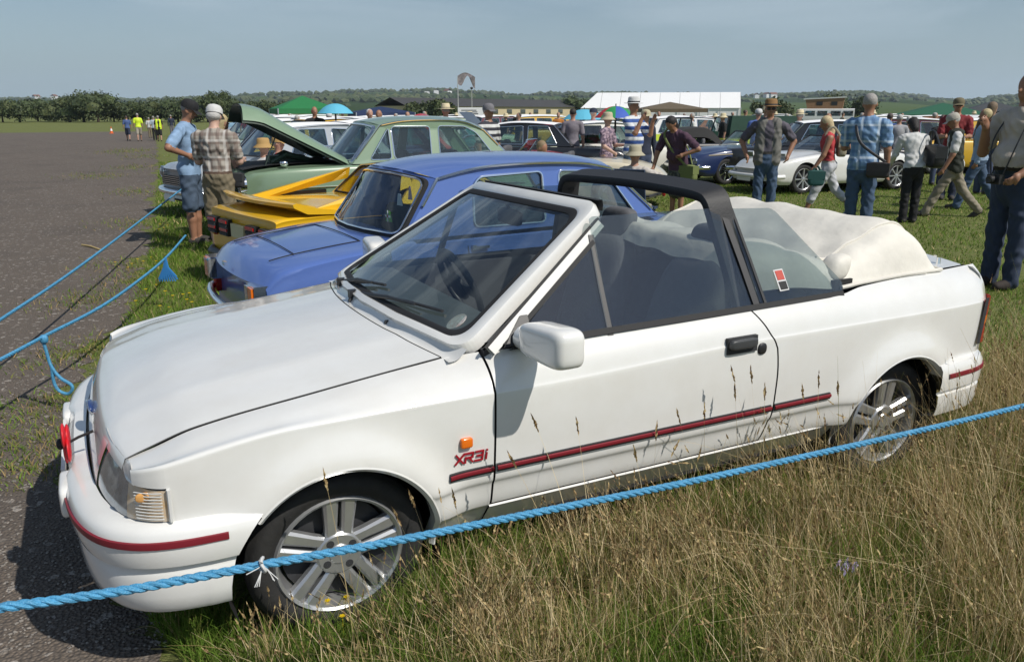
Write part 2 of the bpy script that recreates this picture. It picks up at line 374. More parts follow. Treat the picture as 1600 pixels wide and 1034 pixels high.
# windscreen: outer frame, seal, glass
def loop2(a0, a1, b0, b1, r, n=10):
    P = rpoly([(-a0, b0), (a0, b0), (a1, b1), (-a1, b1)], r, n); Q = []
    k = len(P)
    for i in range(k):
        for t in np.linspace(0, 1, 4, endpoint=False): Q.append(P[i]*(1-t)+P[(i+1) % k]*t)
    return np.array(Q)
o0 = loop2(1.0, 1.0, 0, 1.0, .10); i0 = loop2(.93, .91, .045, .93, .10); g0 = loop2(.90, .875, .075, .895, .10)
m = MB(); m.grid(np.array([[ws(*o0[i], -.035), ws(*o0[i], .0), ws(*(o0[i]*.9+i0[i]*.1), .012), ws(*(o0[i]*.2+i0[i]*.8), .014), ws(*i0[i], .006), ws(*i0[i], -.03)] for i in range(len(o0))]), close_u=True)
wf = m.build('windscreen_frame', M_WHITE, E, ang=50)
m = MB(); m.grid(np.array([[ws(*i0[i], .008), ws(*(i0[i]*.5+g0[i]*.5), .010), ws(*g0[i], .004), ws(*g0[i], -.02)] for i in range(len(i0))]), close_u=True); m.build('screen_seal', M_RUB, wf)
m = MB(); c0 = ws(0, .47); rows = [[ws(*(g0[i]*t+np.array((0, .47))*(1-t)), .001) for i in range(len(g0))] for t in (1, .8, .6, .4, .2, .02)]
m.grid(np.array(rows), close_v=True); m.build('windscreen', M_GLASS, wf)
m = MB(); m.grid(np.array([[ws(a, 1.0, -.035), ws(a, 1.02, -.02), ws(a, 1.03, .0), ws(a, 1.005, .012)] for a in np.linspace(-.97, .97, 24)])); m.build('header_seal', M_RUB, wf)
m = MB()
for t in (-.55, ): m.lathe([(r, h) for r, h in [(.0005, .002), (.040, .002), (.040, 0)]], (0, 0, 0), 'Z', 24)
td = m.build('tax_disc', [mat('tax_disc_paper', (.55, .58, .56), .5, var=.5, vscale=60, col2=(.35, .25, .22))], wf); q = ws(-.80, .13, -.006); td.location = q; td.rotation_euler = (0, rad(-33), 0)
# wipers
for y0, y1, b1 in ((.14, -.40, .11), (.44, .06, .11)):
    w = MB(); p0 = np.array((rear_x(y0)+.055, y0, float(bonnet_z(rear_x(y0), y0))+.028)); p1 = ws(y1/.72*.9, b1, .022); p2 = p0+(p1-p0)*.62+np.array((-.01, 0, .012))
    w.box(p0, (.05, .032, .034)); w.tube([p0, p2, p1], [.012, .008, .005], 8)
    q0, q1 = ws((y0-.22)/.72, b1*.6, .012), ws((y1-.10)/.72, b1+.03, .012); w.tube([q0, (q0+q1)/2+np.array((0, 0, .006)), q1], .006, 6)
    w.build('wiper', M_BLACK, E)
# side glass
def gl(X, z):  # tumblehome plane of the side windows
    return (X, -(.795-(z-.875)*.58), z)
zb = lambda X: .868+(X-.6)*.012
def glass_piece(name, pts, m, th=.005, parent=E, r=.0, rub=0):
    P = rpoly(pts, r, 5) if r else np.array(pts); V = [gl(*p) for p in P]; n = np.array((0, -.894, .447))
    a = slab(name, V, n, th, m, parent); b = mirror_y(a, name, parent); return a, b
glass_piece('quarter_light', [(.60, zb(.60)), (.985, zb(.985)), (1.012, 1.165), (1.0, 1.15)], M_SIDEG, r=.01)
glass_piece('door_window', [(1.005, zb(1.0)), (1.655, zb(1.655)), (1.63, 1.245), (1.03, 1.245)], M_SIDEG, r=.02)
glass_piece('rear_side_window', [(1.70, zb(1.7)), (2.15, .890), (2.17, .93), (2.11, 1.0), (1.915, 1.232), (1.685, 1.24)], M_SIDEG, r=.03)
def bar(name, pts, wd, th, m=M_BLACK, off=.004):
    P = np.array([gl(*p) for p in pts]); n = np.array((0, -.894, .447)); rows = []
    T = np.gradient(P, axis=0); T /= np.linalg.norm(T, axis=1)[:, None]; B = np.cross(T, n)
    for i in range(len(P)): rows.append([P[i]+B[i]*wd/2-n*th, P[i]+B[i]*wd/2+n*off, P[i]-B[i]*wd/2+n*off, P[i]-B[i]*wd/2-n*th])
    k = MB(); k.grid(np.array(rows), close_v=True); a = k.build(name, m, E, smooth=False); mirror_y(a, name, E); return a
bar('window_post', [(.993, .86), (1.003, 1.0), (1.022, 1.185)], .022, .02)
bar('window_post', [(1.682, .868), (1.672, 1.05), (1.655, 1.245)], .030, .03)
bar('window_channel', [(1.725, .875), (1.715, 1.05), (1.70, 1.24)], .012, .01, M_DARK, .008)
bar('waist_seal', [(x, zb(x)+.002) for x in np.linspace(.60, 2.15, 14)], .022, .02, M_RUB, .010)
fl_ = lambda d, bs: [(.46+.66*b+d, .853+.43*b) for b in bs]
bar('door_frame', fl_(.052, (.03, .3, .6, .86)), .034, .02, M_WHITE, .0)
bar('door_seal', fl_(.020, (.05, .3, .6, .9)), .008, .02, M_RUB, .002)
bar('quarter_light_seal', fl_(.090, (.05, .3, .6, .72)), .016, .02, M_RUB, .006)
a = slab('mirror_mount', [gl(*p) for p in [(.575, .868), (.685, .872), (.685, .955), (.66, .955)]], (0, -.894, .447), .014, M_BLACK, E); mirror_y(a, 'mirror_mount', E)
# door mirrors
def supere(c, d, ex, n=18, mth=14):
    t = np.linspace(-math.pi/2, math.pi/2, mth); p = np.linspace(0, 2*math.pi, n, endpoint=False)
    f = lambda q, e: np.sign(q)*abs(q)**e
    return np.array([[(c[0]+d[0]*f(math.cos(a), ex)*f(math.cos(b), ex), c[1]+d[1]*f(math.cos(a), ex)*f(math.sin(b), ex), c[2]+d[2]*f(math.sin(a), ex)) for b in p] for a in t])
m = MB(); P = supere((0, 0, 0), (.056, .115, .060), .42, 28, 20); P[..., 0] += P[..., 1]*-.12; P[..., 2] *= (1-.12*(P[..., 1]/.115))[..., ] ; m.grid(P, close_v=True)
m.tube([(0, .10, -.02), (-.01, .17, -.02)], [.045, .04], 14)
for s in (1, -1):
    V = np.concatenate(m.v).copy(); V[:, 1] *= s; V += np.array((.655 if s > 0 else .72, -.972*s, .918))
    o = mk('door_mirror', V, m.f, M_WHITE, E, ang=50)
    g = MB(); g.box((.707 if s > 0 else .772, -.972*s, .918), (.008, .18, .09)); g.build('mirror_glass', M_CHROME, o)
# door handle, lock, stripe, letters
def side_y(X, z):
    S = crom(esec(X), 4); return float(np.interp(-z, -S[:, 1], S[:, 0]))
for s, d in ((-1, doorL), (1, doorR)):
    y = side_y(1.55, .765)
    h = MB(); h.box((1.55, s*(y+.001), .768), (.145, .016, .062)); hb = h.build('handle_recess', M_DARK, d, False)
    h = MB(); P = supere((1.545, s*(y+.016), .776), (.066, .014, .019), .4, 20, 12); h.grid(P, close_v=True); h.build('handle', mat('handle_grey', (.05, .052, .055), .4), d)
    h = MB(); P = supere((1.655, s*(y+.002), .738), (.022, .008, .023), .8, 20, 12); h.grid(P, close_v=True); h.build('lock', M_BLACK, d)
for s in (-1, 1):
    for x0, x1 in ((.35, .508), (.522, 1.733), (1.75, 2.06)):
        rows = []; rr_ = []
        for X in np.linspace(x0, x1, 16):
            y = side_y(X, .478)+.0; e = min(1, (x1-X)/.03, (X-x0)/.03) if False else 1
            b = max(.034*math.exp(-((math.hypot(X-w, .478-WZ)-RA)/.075)**2) for w in WX); y += b*.9
            rows.append([(X, s*(y-.004), .4945), (X, s*(y+.008), .493), (X, s*(y+.010), .480), (X, s*(y+.008), .467), (X, s*(y-.004), .4655)])
            rr_.append([(X, s*(y+.008), .489), (X, s*(y+.0135), .487), (X, s*(y+.0145), .481), (X, s*(y+.0125), .475), (X, s*(y+.008), .473)])
        a = MB(); a.grid(np.array(rows)); so_ = a.build('rubbing_strip', M_BLACK, E); b = MB(); b.grid(np.array(rr_)); b.build('red_stripe', M_RED, so_)
    m = MB(); P = supere((.41, s*(side_y(.41, .592)+.004), .592), (.021, .010, .017), .35, 18, 10); m.grid(P, close_v=True); m.build('side_repeater', M_ORANGE, E)
def stroke(mb, X, Z, pts, w, sc, s):
    """one bar of a letter on the flank"""
    for (x0, z0), (x1, z1) in zip(pts[:-1], pts[1:]):
        p, q = np.array((x0, z0)), np.array((x1, z1)); d = (q-p)/np.linalg.norm(q-p); nn = np.array((-d[1], d[0]))*w; p, q = p-d*w*.9, q+d*w*.9
        C = [p+nn, p-nn, q-nn, q+nn]; V = []
        for dy in (0, .004):
            for c in C:
                xx, zz = X+c[0]*sc, Z+c[1]*sc; V.append((xx, s*(side_y(xx, zz)+.002+dy+.034*math.exp(-((math.hypot(xx, zz-WZ)-RA)/.075)**2)*.9), zz))
        mb.add(V, [(0, 1, 2, 3), (7, 6, 5, 4), (0, 4, 5, 1), (1, 5, 6, 2), (2, 6, 7, 3), (3, 7, 4, 0)])
LET = [[[(0, 1), (.9, 0)], [(0, 0), (.9, 1)]], [[(1.15, 0), (1.15, .55)], [(.95, 1), (1.95, 1), (1.95, .5), (1.15, .5)], [(1.5, .5), (2.0, 0)]], [[(2.3, 1), (3.15, 1), (3.15, 0), (2.3, 0)], [(2.5, .52), (3.15, .52)]], [[(3.6, 0), (3.6, .62)], [(3.6, .95), (3.6, 1.0)]]]
for let in LET:
    m = MB()
    for st in let: stroke(m, .372, .522, [(x*.98+z*.12, z) for x, z in st], .095, .031, -1)
    m.build('badge_letter', mat('badge_red', (.33, .008, .02), .4), E, False)
# ---------------------------------------------------------------- sweeps round nose and tail
def sweep(path, prof, name, m, parent, sc=None, ang=40):
    P = np.asarray(path, float); T = np.gradient(P, axis=0); T /= np.linalg.norm(T, axis=1)[:, None]; N = np.stack([T[:, 1], -T[:, 0]], 1)
    rows = [[(P[i][0]+N[i][0]*o, P[i][1]+N[i][1]*o, z) for o, z in (prof(i/(len(P)-1)) if callable(prof) else prof)] for i in range(len(P))]
    k = MB(); k.grid(np.array(rows)); return k.build(name, m, parent, ang=ang)
half = [(-.232, -.868), (-.36, -.866), (-.47, -.855), (-.56, -.82), (-.635, -.745), (-.685, -.62), (-.712, -.45), (-.725, -.25), (-.73, 0)]
fpath = crom(half+[(x, -y) for x, y in half[-2::-1]], 5)[::-1]   # far side first so that the normal points outwards
def bprof(t):
    r = min(1, abs(t-.5)/.09); k = .018*(1-ss(.7, 1, r))  # centre steps back for the number plate
    return [(-.05, .522), (-.012, .522), (.014-k, .513), (.026-k, .497), (.031-k, .47), (.029-k, .425), (.022-k, .40), (.008-k, .392), (.006-k, .383), (.010, .374), (.014, .35), (.012, .30), (.004, .262), (-.01, .243), (-.05, .235)]
fb = sweep(fpath, bprof, 'front_bumper', M_WHITE, E)
def strip_on(path, z, t0, t1, off, parent, h=.012, m=M_RED):
    n = len(path); a, b = int(t0*n), int(t1*n)
    return sweep(path[a:b], [(off-.006, z+h), (off+.005, z+h*.8), (off+.006, z), (off+.005, z-h*.8), (off-.006, z-h)], 'red_stripe', m, parent)
V = np.array([v.co[:] for v in fb.data.vertices]); w_ = ss(-.45, -.232, V[:, 0]); V[:, 0] += w_*(-np.sqrt(np.maximum(RA**2-(V[:, 2]-WZ)**2, .0))+.222); fb.data.vertices.foreach_set('co', V.ravel())
strip_on(fpath, .472, .05, .40, .030, fb); strip_on(fpath, .472, .60, .955, .030, fb)
for s in (-1, 1):
    k = MB(); P = supere((-.742, s*.36, .455), (.022, .095, .052), .45, 22, 14); k.grid(P, close_v=True); k.build('overrider', M_WHITE, fb)
k = MB(); k.box((-.752, 0, .44), (.012, .50, .11)); k.build('number_plate', mat('plate_white', (.7, .7, .68), .4), fb, False)
# nose panel between the lamps, lamps, bonnet lip
hb = [(-.478, -.850), (-.53, -.825), (-.585, -.765), (-.625, -.66), (-.655, -.50), (-.668, -.25), (-.672, 0)]
npath = crom(hb+[(x, -y) for x, y in hb[-2::-1]], 6)[::-1]; nn = len(npath)
ztop = ZT
def band(a, b, name, m, parent, z0=.52, inset=0., top=0.):
    P = npath[a:b+1]; Tt = np.gradient(npath, axis=0); Tt /= np.linalg.norm(Tt, axis=1)[:, None]; N = np.stack([Tt[:, 1], -Tt[:, 0]], 1)[a:b+1]; rows = []
    for p, n_ in zip(P, N):
        zt = ztop(p[1])+top; r = []
        for t in np.linspace(0, 1, 9):
            z = z0+(zt-z0)*t; lean = .058*t**1.5*float(ss(.86, .62, abs(p[1])))+inset
            if m is M_WHITE: lean += .018*float(ss(.85, 1, t))
            r.append((p[0]-n_[0]*lean, p[1]-n_[1]*lean, z))
        rows.append(r)
    k = MB(); k.grid(np.array(rows)); return k.build(name, m, parent)
i1, i2 = int(nn*.17), int(nn*.335)
band(i2, nn-1-i2, 'nose_panel', M_WHITE, E)
for a, b, c, d in ((0, i1, i1, i2), (nn-1-i1, nn-1, nn-1-i2, nn-1-i1)):
    band(a, b, 'indicator_lamp', mat('indicator_lens', (.66, .62, .54), .12, coat=1., var=.5, vscale=30, col2=(.62, .42, .22)), E, .525, .004, -.008)
    band(c, d, 'headlight', M_CLENS, E, .525, .004, -.008)
    lo, hi = min(a, c), max(b, d)
    band(lo, hi, 'lamp_housing', mat('lamp_grey', (.35, .35, .34), .3), E, .518, .016, .0)
    # ribs of the indicator and the amber bulb behind
    P = npath[a:b+1]; side = np.sign(P[0][1])
    for zz in np.linspace(.535, .612, 9):
        k = MB(); k.tube([(P[int(len(P)*.3)][0]-.0, P[int(len(P)*.3)][1]*1.002, zz), (P[len(P)//2 if side < 0 else len(P)//2][0], P[len(P)//2][1]*1.004, zz)] if False else [(x_, y_*1.003, zz) for x_, y_ in (P[2:int(len(P)*.75)] if abs(P[0][1]) > abs(P[-1][1]) else P[int(len(P)*.25):-2])], .0018, 5); k.build('lens_rib', mat('rib_grey', (.62, .62, .6), .2), E)
    x_, y_ = P[int(len(P)*.45)]; k = MB(); k.grid(supere((x_+.004, y_*1.0, .598), (.022, .006, .014), .7, 14, 10), close_v=True); k.build('indicator_bulb', mat('amber_bulb', (.62, .32, .10), .3), E)
    px_, py_ = P[0] if abs(P[0][1]) > abs(P[-1][1]) else P[-1]
    k = MB(); k.tube([(px_+.004, py_*1.004, .527), (px_+.004, py_*1.004, .622)], .006, 6); k.build('lamp_trim', mat('rib_grey', (.62, .62, .6), .2), E)
Tn = np.gradient(npath, axis=0); Tn /= np.linalg.norm(Tn, axis=1)[:, None]
for s in (-1, 1):
    low = []
    for p, t_ in zip(npath, Tn):
        if p[1]*s < .42 or p[0] > -.555: continue
        n_ = np.array((t_[1], -t_[0])); le = .058*float(ss(.86, .62, abs(p[1])))-.004; low.append((p[0]-n_[0]*le, p[1]-n_[1]*le, ztop(p[1])-.006))
    low = np.array(low); low = low[np.argsort(abs(low[:, 1]))]; rows = []
    for q in low:
        y = abs(q[1])
        if y < .684: up = np.array((front_x(y)+.002, q[1], float(bonnet_z(front_x(y)+.002, y))+.001))
        else:
            f = (y-.684)/(abs(low[-1][1])-.684); c = col(-.56, ZT(esec(-.56)[4][0])); c = c[c[:, 2] > ZT(esec(-.56)[4][0])-.001]; jj = f*(len(c)-1); j = min(int(jj), len(c)-2); up = c[j]*(1-(jj-j))+c[j+1]*(jj-j); up = np.array((up[0]+.004, s*abs(up[1])+s*.001, up[2]+.001))
        rows.append([q, q*.7+up*.3, q*.35+up*.65+np.array((-.001, 0, .002)), up])
    kk = MB(); kk.grid(np.array(rows)); kk.build('lamp_brow', M_WHITE, E, ang=60)
k = MB(); P = supere((0, 0, 0), (.012, .052, .024), .9, 24, 12); k.grid(P, close_v=True); bd = k.build('oval_badge', mat('badge_blue', (.02, .045, .16), .25, coat=1), E); bd.location = (-.652, 0, .61); bd.rotation_euler = (0, rad(-18), 0)
k = MB(); t_ = np.linspace(0, 2*math.pi, 33); k.tube([(-.005, .053*math.cos(q), .0245*math.sin(q)) for q in t_], .0035, 6); k.build('badge_rim', M_CHROME, bd)
# poppy tied to the grille
PO = thing('poppy', 'red plastic poppy with a dark centre fixed to the nose of the white convertible', 'poppy', (-.725, -.26, .585))
k = MB()
for q in range(4):
    a = q*math.pi/2+.4; P = supere((0, 0, 0), (.008, .045, .040), .9, 14, 10); k.grid(P+np.array((-.01*(q % 2), .028*math.cos(a), .032*math.sin(a))), close_v=True)
k.build('petal', mat('poppy_red', (.62, .012, .02), .4), PO); k = MB(); k.grid(supere((-.022, 0, 0), (.012, .018, .018), .9, 14, 10), close_v=True); k.build('centre', M_RUB, PO); k = MB(); k.tube([(0, 0, 0), (.03, .01, .01), (.075, .02, .02)], .005, 6); k.build('stalk', M_RUB, PO)
# rear bumper, tail lamps, boot
rh = [(2.705, -.876), (2.85, -.868), (2.97, -.855), (3.06, -.82), (3.12, -.74), (3.15, -.6), (3.165, -.35), (3.17, 0)]
rpath = crom(rh+[(x, -y) for x, y in rh[-2::-1]], 5)
rb = sweep(rpath, [(-.05, .528), (-.01, .528), (.018, .52), (.030, .50), (.032, .45), (.028, .405), (.014, .398), (.012, .388), (.024, .382), (.024, .33), (.012, .285), (-.05, .27)], 'rear_bumper', M_WHITE, E)
strip_on(rpath, .470, .04, .96, .031, rb)
hr = [(3.12, -.79), (3.135, -.70), (3.15, -.5), (3.155, 0)]
tpath = crom(hr+[(x, -y) for x, y in hr[-2::-1]], 6)
k = MB(); k.grid(np.array([[(x, y, .515), (x, y, .60), (x-.005, y, .70), (x-.02, y*.99, .80), (x-.035, y*.97, .88), (x-.06, y*.94, .915)] for x, y in tpath])); k.build('tail_panel', M_WHITE, E)
for s in (-1, 1):
    def lamp(z0, z1, nm, mm):
        k = MB(); rows = []
        for z in np.linspace(z0, z1, 5):
            f = (z-.575)/.21
            rows.append([(3.045+.020*f-.012, s*.836, z), (3.08+.012*f, s*.829, z), (3.125-.006*f, s*.80, z), (3.155-.01*f, s*.74, z), (3.165-.012*f, s*.58, z)])
        k.grid(np.array(rows)); k.build(nm, mm, E)
    lamp(.572, .66, 'tail_lamp', M_REDL); lamp(.66, .70, 'tail_lamp_indicator', M_ORANGE); lamp(.70, .79, 'tail_lamp', M_REDL)
    k = MB(); k.grid(np.array([[(3.010+.022*f, s*.846, z), (3.04+.022*f, s*.843, z)] for f, z in zip(np.linspace(0, 1, 5), np.linspace(.572, .79, 5))])); k.build('tail_lamp_edge', M_DARK, E)
def deck_z(X, y):
    a = pc(X, [1.9, 2.3, 2.7, 3.1], [.89, .903, .916, .915]); return a+.03*(1-(y/.76)**2)
k = MB(); k.grid(np.array([[(X, y, float(deck_z(X, y))) for y in np.linspace(-.755, .755, 25)] for X in np.linspace(2.30, 2.72, 10)])); k.build('rear_deck', M_WHITE, E)
k = MB(); k.grid(np.array([[(X-.06*(abs(y)/.745)**3*(X > 3.05), y*float(pc(X, [2.7, 3.12], [1, .94])), float(deck_z(X, y))+.001) for y in np.linspace(-.73, .73, 25)] for X in np.linspace(2.726, 3.11, 12)])); k.build('boot_lid', M_WHITE, E)
k = MB(); k.tube([(2.95, -.64, .92), (2.95, -.64, .955)], [.012, .008], 10); k.box((2.945, -.64, .957), (.045, .016, .008), ry=.2); k.build('hood_cover_stud', M_CHROME, E)
# cabin
k = MB(); k.box((1.35, 0, .25), (1.9, 1.5, .06)); k.box((2.2, 0, .55), (.06, 1.5, .65)); k.box((.5, 0, .5), (.06, 1.5, .5)); k.build('cabin_floor', M_DARK, E, False)
for s in (-1, 1):
    k = MB(); k.box((1.33, s*.755, .58), (1.62, .03, .56)); k.build('door_lining', mat('lining_grey', (.05, .05, .055), .8, var=.2), E, False)
k = MB(); k.grid(np.array([[(.50+.05*(1-(y/.7)**2)*-1, y, .862), (.62, y, .885), (.72, y, .87), (.76, y, .80), (.74, y, .58)] for y in np.linspace(-.72, .72, 15)])); k.build('dashboard', mat('dash_grey', (.09, .095, .10), .75, var=.2), E)
def seat(y):
    e = bpy.data.objects.new('front_seat', None); link(e, E); e.location = (1.42, y, .28)
    k = MB(); k.grid(supere((0, 0, .14), (.25, .24, .09), .45, 24, 14), close_v=True); k.build('cushion', M_SEAT, e)
    k = MB(); P = supere((0, 0, .0), (.075, .235, .31), .5, 24, 16); P[..., 1] *= (1-.18*np.clip(P[..., 2]/.31, 0, 1)); P[..., 0] += .30*P[..., 2]; k.grid(P+np.array((.27, 0, .43)), close_v=True); k.build('backrest', M_SEAT, e)
    k = MB(); P = supere((0, 0, 0), (.045, .125, .075), .55, 22, 14); P[..., 0] += .25*P[..., 2]; k.grid(P+np.array((.395, 0, .79)), close_v=True); k.build('headrest', M_SEAT, e)
seat(-.36); seat(.36)
k = MB(); P = supere((0, 0, 0), (.08, .62, .24), .4, 26, 14); P[..., 0] += .3*P[..., 2]; k.grid(P+np.array((2.08, 0, .66)), close_v=True); k.grid(supere((1.95, 0, .45), (.2, .62, .1), .4, 26, 14), close_v=True); k.build('rear_seat', M_SEAT, E)
e = bpy.data.objects.new('steering_wheel', None); link(e, E); e.location = (.93, .36, .83); e.rotation_euler = (0, rad(66), 0)
k = MB(); t_ = np.linspace(0, 2*math.pi, 41); k.tube([(.175*math.cos(q), .175*math.sin(q), 0) for q in t_], .016, 10, caps=False); k.build('rim', M_BLACK, e)
k = MB(); k.grid(supere((0, 0, -.01), (.07, .075, .02), .7, 18, 10), close_v=True); k.box((0, .11, -.01), (.05, .14, .012)); k.box((0, -.11, -.01), (.05, .14, .012)); k.box((-.1, 0, -.01), (.14, .05, .012)); k.build('hub', M_BLACK, e)
k = MB(); k.grid(supere((0, 0, 0), (.012, .105, .035), .5, 20, 12), close_v=True); k.tube([(0, 0, .03), (-.02, 0, .06)], .008, 6); rm = k.build('rear_view_mirror', M_BLACK, E); rm.location = (1.01, 0, 1.185)
# roll-over hoop
hp = [(1.69, -.735, .84), (1.675, -.672, 1.0), (1.655, -.60, 1.17), (1.645, -.572, 1.245), (1.643, -.548, 1.282), (1.643, -.505, 1.300), (1.65, -.36, 1.308), (1.66, 0, 1.314)]
hpath = crom(hp+[(x, -y, z) for x, y, z in hp[-2::-1]], 6)
T = np.gradient(hpath, axis=0); T /= np.linalg.norm(T, axis=1)[:, None]; rows = []
for p, t in zip(hpath, T):
    b = np.array((1., 0, .25)); b -= t*b.dot(t); b /= np.linalg.norm(b); n_ = np.cross(t, b); a_, h_ = .058, .019
    rows.append([p+b*a_*cx+n_*h_*cy for cx, cy in [(1, .7), (.92, 1), (-.92, 1), (-1, .7), (-1, -.7), (-.92, -1), (.92, -1), (1, -.7)]])
k = MB(); k.grid(np.array(rows), close_v=True); k.build('roll_hoop', mat('hoop_black', (.02, .02, .022), .6, bump=.15, bscale=120), E, ang=50)
# folded hood under its cover: a shallow front apron and a tall padded roll across the rear deck
def cover_z(X, y):
    a = abs(y); top = pc(X, [1.74, 1.80, 1.95, 2.10, 2.22, 2.35, 2.50, 2.62, 2.74, 2.82], [1.0, 1.085, 1.085, 1.035, 1.005, 1.065, 1.125, 1.155, 1.085, .925])
    edge = pc(X, [1.74, 1.95, 2.15, 2.3, 2.6, 2.82], [.90, .915, .90, .91, .92, .918])
    w = pc(a, [0, .35, .56, .66, .715, .745], [1, .985, .95, .83, .52, 0])
    sag = -.035*np.exp(-((y-.02)/.32)**2)*np.exp(-((X-2.12)/.16)**2)
    return edge+(top-edge)*w+sag+w*(.022*(abs(np.sin((X-y*.55)*10.5+.8*math.sin(y*6)))**.6-.6)*np.exp(-((X-1.98)/.2)**2)+.016*(abs(np.sin((X*.5+y)*8.3+1.1))**.6-.6)*np.exp(-((X-2.22)/.14)**2)+.005*np.sin(X*31+y*7)*np.sin(y*9+X*4)+.008*np.sin(X*9+y*14+2*math.sin(y*3))*np.exp(-((X-2.0)/.28)**2)+.005*np.sin((X*.9-y)*26)*np.exp(-((X-2.25)/.2)**2)+.007*np.sin(y*21+X*5)*np.exp(-((X-2.66)/.12)**2))
xs = np.linspace(1.74, 2.82, 56); ys = np.concatenate([np.linspace(-.745, -.5, 14), np.linspace(-.48, .48, 22), np.linspace(.5, .745, 14)])
V = np.array([[(X+.02*math.sin(y*5), y*float(pc(X, [1.74, 2.2, 2.82], [.86, 1.0, .985])), float(cover_z(X, y))) for y in ys] for X in xs])
k = MB(); k.grid(V); hood = k.build('folded_hood', M_VINYL, E, ang=0)
for j in (7, 42):
    k = MB(); k.tube([V[i][j]+np.array((0, 0, .003)) for i in range(22, 54)], .006, 6); k.build('hood_piping', M_VINYL, hood)
k = MB(); k.tube([V[i][0]+np.array((0, -.008, .004)) for i in range(22, 56)]+[V[-1][j]+np.array((.006, 0, .004)) for j in range(1, len(ys))], .009, 8); k.build('hood_piping', M_VINYL, hood)
k = MB(); P = supere((0, 0, 0), (.060, .05, .060), .75, 20, 12); P[..., 0] += P[..., 2]*.35; k.grid(P+np.array((2.205, -.69, .975)), close_v=True); k.build('hood_corner', M_VINYL, hood)
k = MB(); k.box((2.20, -.72, .91), (.11, .05, .05)); k.build('hood_bracket', M_RUB, E, False)
st = slab('window_sticker', [gl(*p) for p in [(1.815, .925), (1.865, .927), (1.862, 1.005), (1.812, 1.003)]], (0, -.894, .447), .0015, mat('sticker_pale', (.55, .55, .55), .5), E); st.location = (0, -.006, .003)
a = slab('sticker_panel', [gl(*p) for p in [(1.82, .965), (1.858, .966), (1.856, 1.0), (1.818, .999)]], (0, -.894, .447), .001, mat('sticker_red', (.45, .05, .03), .5), st); a.location = (0, -.002, .001)
a = slab('sticker_panel', [gl(*p) for p in [(1.822, .93), (1.86, .931), (1.859, .96), (1.82, .959)]], (0, -.894, .447), .001, M_RUB, st); a.location = (0, -.002, .001)
for X in WX:
    for s in (-1, 1): wheel(E, X, s*.80, .273 if X < 1 else .281, 'twin', s, .18, .705 if X < 1 else .69, 1.06, z=WZ)
k = MB(); k.box((1.25, 0, .28), (3.2, 1.1, .16)); k.box((0, 0, .45), (.9, 1.0, .5)); k.box((2.6, 0, .5), (.8, 1.0, .6)); k.build('underbody', M_RUB, E, False)
# ================================================================ ground
def edge_x(Y):  # ragged edge between the tarmac and the grass
    return pc(Y, [-6, -1.2, -.45, 1.1, 1.8, 3.6, 6.3, 11.8, 43, 72, 90], [-.20, -.40, -.58, -.86, -.78, -.5, -.15, .35, 2.8, 4.6, 6])
def ground_mat():
    m = bpy.data.materials.new('field_ground'); m.use_nodes = True; t = m.node_tree; b = t.nodes['Principled BSDF']; b.inputs['Roughness'].default_value = .9; b.inputs['Specular IOR Level'].default_value = .15
    tcn = nd(t, 'ShaderNodeTexCoord')
    def nz_(s, d=6, r=.6):
        n = nd(t, 'ShaderNodeTexNoise'); n.inputs['Scale'].default_value = s; n.inputs['Detail'].default_value = d; n.inputs['Roughness'].default_value = r; t.links.new(tcn.outputs['Object'], n.inputs[0]); return n
    def mixc(f, a, bb):
        x = nd(t, 'ShaderNodeMixRGB')
        if isinstance(f, float): x.inputs[0].default_value = f
        else: t.links.new(f, x.inputs[0])
        for i, q in ((1, a), (2, bb)):
            if isinstance(q, tuple): x.inputs[i].default_value = (*q, 1)
            else: t.links.new(q, x.inputs[i])
        return x.outputs[0]
    def rng_(o, a, c):
        r = nd(t, 'ShaderNodeMapRange'); r.inputs['From Min'].default_value = a; r.inputs['From Max'].default_value = c; t.links.new(o, r.inputs[0]); return r.outputs[0]
    g = mixc(rng_(nz_(.35).outputs[0], .35, .65), (.115, .148, .034), (.140, .175, .042))
    g = mixc(rng_(nz_(9, 8, .7).outputs[0], .35, .7), g, (.20, .19, .085))
    g = mixc(rng_(nz_(60, 4).outputs[0], .45, .75), g, (.06, .085, .018))
    t.links.new(g, b.inputs['Base Color'])
    n = nz_(45, 6); bp = nd(t, 'ShaderNodeBump'); bp.inputs['Strength'].default_value = .7; bp.inputs['Distance'].default_value = .04; t.links.new(n.outputs[0], bp.inputs['Height']); t.links.new(bp.outputs[0], b.inputs['Normal'])
    return m
M_FIELD = ground_mat()
k = MB(); k.grid(np.array([[(x, y, 0) for y in (-60, 0, 60, 200, 900)] for x in (-900, -60, 0, 60, 900)])); tag(k.build('ground', M_FIELD, None, False), kind='structure')
